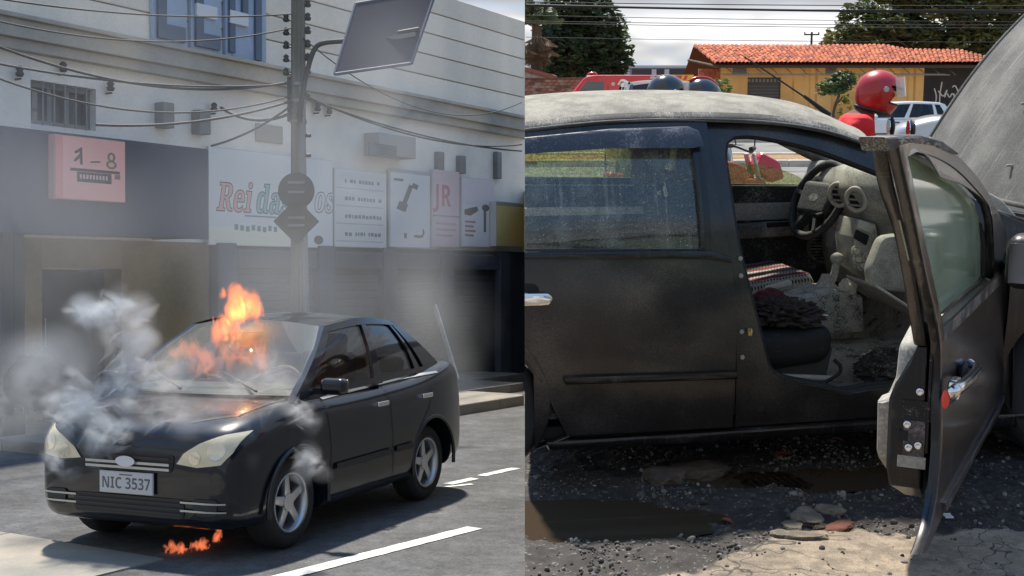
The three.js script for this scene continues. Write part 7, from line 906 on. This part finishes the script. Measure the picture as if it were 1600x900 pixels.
{ const Z = 9.6, blackH = MP({ color: rgb(0.015, 0.016, 0.018), roughness: 0.2, clearcoat: 1 }), p = Y(1006, 130, Z), o = thing('person', 'person in a glossy black helmet showing above the dusty roof, further from the bush', 'person', [p.x, 0, -Z], 0.2); person(o, [0.04, 0.04, 0.045], [0.03, 0.035, 0.05], [0.12, 0.06, 0.04], 0.05, blackH, 0.3); o.position.y = hAt(146, Z) - 1.575;
  const q = Y(1066, 133, Z), o2 = thing('person', 'person in a black helmet with red stripe nearest the bright green bush', 'person', [q.x, 0, -Z - 0.2], 0.1); person(o2, [0.04, 0.04, 0.045], [0.03, 0.035, 0.05], [0.12, 0.06, 0.04], 0.05, blackH, 0); o2.position.y = hAt(151, Z) - 1.575; const H = o2.children.find((c) => c.name === 'helmet'); part('stripe', new THREE.TorusGeometry(0.142, 0.012, 6, 30, 1.6).rotateZ(0.9).scale(1.08, 1, 1).translate(0, 0, 0.02), MAT.redLens, H); }
function motorcycle(label, pos, turn, red) {
  const o = thing('motorcycle', label, 'motorcycle', pos, turn); for (const x of [0.62, -0.64]) { const w = new THREE.Group(); w.name = 'wheel'; w.position.set(x, 0.3, 0); o.add(w); part('tyre', new THREE.TorusGeometry(0.255, 0.05, 10, 32), MAT.tyre, w); const sp = []; for (let i = 0; i < 12; i++) sp.push(rod(V(0, 0, 0), V(0.23 * Math.cos(i * 0.5236), 0.23 * Math.sin(i * 0.5236), 0), 0.005, 4)); part('rim', [new THREE.TorusGeometry(0.225, 0.014, 8, 32), cyl(0.05, 0.05, 0.1, 12).rotateX(Math.PI / 2), ...sp], MAT.steel, w); }
  const paint = MP({ color: rgb(...red), roughness: 0.3, clearcoat: 0.8 }); const slabOf = (pts, w, r) => plate(rounded(pts, r), w, { bevel: 0.03, most: 0.1, map: (x, y, z) => [x, y, (z + w / 2) * (1 - 0.5 * clamp((y - 0.8) / 0.3))] }); part('tank', slabOf([[-0.12, 0.77], [-0.02, 0.9], [0.18, 0.96], [0.36, 0.9], [0.4, 0.76], [0.2, 0.7]], 0.26, 0.04), paint, o); part('side_cover', slabOf([[-0.36, 0.72], [-0.1, 0.76], [-0.08, 0.6], [-0.28, 0.58]], 0.24, 0.02), paint, o); part('shroud', slabOf([[0.2, 0.82], [0.5, 0.8], [0.6, 0.6], [0.44, 0.52], [0.3, 0.62]], 0.34, 0.03), paint, o); part('front_cowl', slabOf([[0.42, 0.88], [0.5, 1.02], [0.66, 0.94], [0.7, 0.8], [0.58, 0.76]], 0.22, 0.03), paint, o); part('mudguard', [moved(new THREE.TorusGeometry(0.33, 0.05, 6, 20, 1.7), 0.62, 0.3, 0, 0, 0, 0.6)], paint, o); part('tail', bend(split(new RoundedBoxGeometry(0.4, 0.09, 0.18, 5, 0.04), 0.06), (x, y, z) => [x - 0.62, y + 0.8 - 0.15 * x, z]), paint, o);
  part('seat', bend(split(new RoundedBoxGeometry(0.66, 0.09, 0.24, 5, 0.04), 0.06), (x, y, z) => [x - 0.36, y + 0.84 + 0.1 * x * x, z]), MAT.plastic, o); part('engine', [box(0.32, 0.26, 0.24, 0.06, 0.46, 0, 0.04), moved(cyl(0.08, 0.08, 0.2, 14), 0.12, 0.64, 0, 0, 0, -0.2)], MAT.steel, o); part('frame', [rod(V(0.44, 0.9, 0), V(0.0, 0.36, 0), 0.022), rod(V(0.4, 0.84, 0), V(-0.5, 0.74, 0), 0.022), rod(V(0, 0.36, 0), V(-0.64, 0.3, 0.09), 0.02), rod(V(0, 0.36, 0), V(-0.64, 0.3, -0.09), 0.02)], MAT.trim, o); part('fork', [-1, 1].map((s) => rod(V(0.62, 0.3, s * 0.08), V(0.42, 1.0, s * 0.08), 0.022)), MAT.steel, o); part('exhaust', rod(V(0, 0.34, 0.14), V(-0.72, 0.42, 0.16), 0.03, 12, 0.045), MAT.chrome, o);
  part('handlebar', tube([V(0.28, 1.06, -0.36), V(0.36, 1.06, -0.2), V(0.43, 1.02, 0), V(0.36, 1.06, 0.2), V(0.28, 1.06, 0.36)], 0.013, 30, 8), MAT.plastic, o); for (const s of [-1, 1]) { part('grip', rod(V(0.36, 1.06, s * 0.24), V(0.28, 1.06, s * 0.37), 0.019), MAT.plastic, o); const m = part('mirror', [tube([V(0.38, 1.06, s * 0.2), V(0.36, 1.2, s * 0.26), V(0.34, 1.26, s * 0.3)], 0.006, 12, 6), moved(new THREE.SphereGeometry(0.062, 18, 12).scale(0.3, 1, 1.15), 0.34, 1.29, s * 0.32)], MAT.plastic, o); part('mirror_glass', moved(cyl(0.054, 0.054, 0.006, 20).rotateZ(Math.PI / 2).scale(1, 1, 1.12), 0.319, 1.29, s * 0.32), MAT.chrome, m); } part('headlight', moved(new THREE.SphereGeometry(0.08, 18, 12).scale(0.6, 1, 1), 0.6, 0.9, 0), MAT.lens, o); return o;
}
{ const p = Y(1096, 250, 10.6); motorcycle('red motorcycle seen through the open door of the dusty car', [p.x, -0.02, -10.6], 0.2, [0.5, 0.012, 0.02]); const q = Y(1400, 205, 8.2); motorcycle('motorcycle with round mirror in front of the person in red helmet', [q.x - 0.3, 0, -8.25], -0.1, [0.3, 0.01, 0.015]).position.y = hAt(200, 8.2) - 1.29; }
renderer.render(scene, camera);
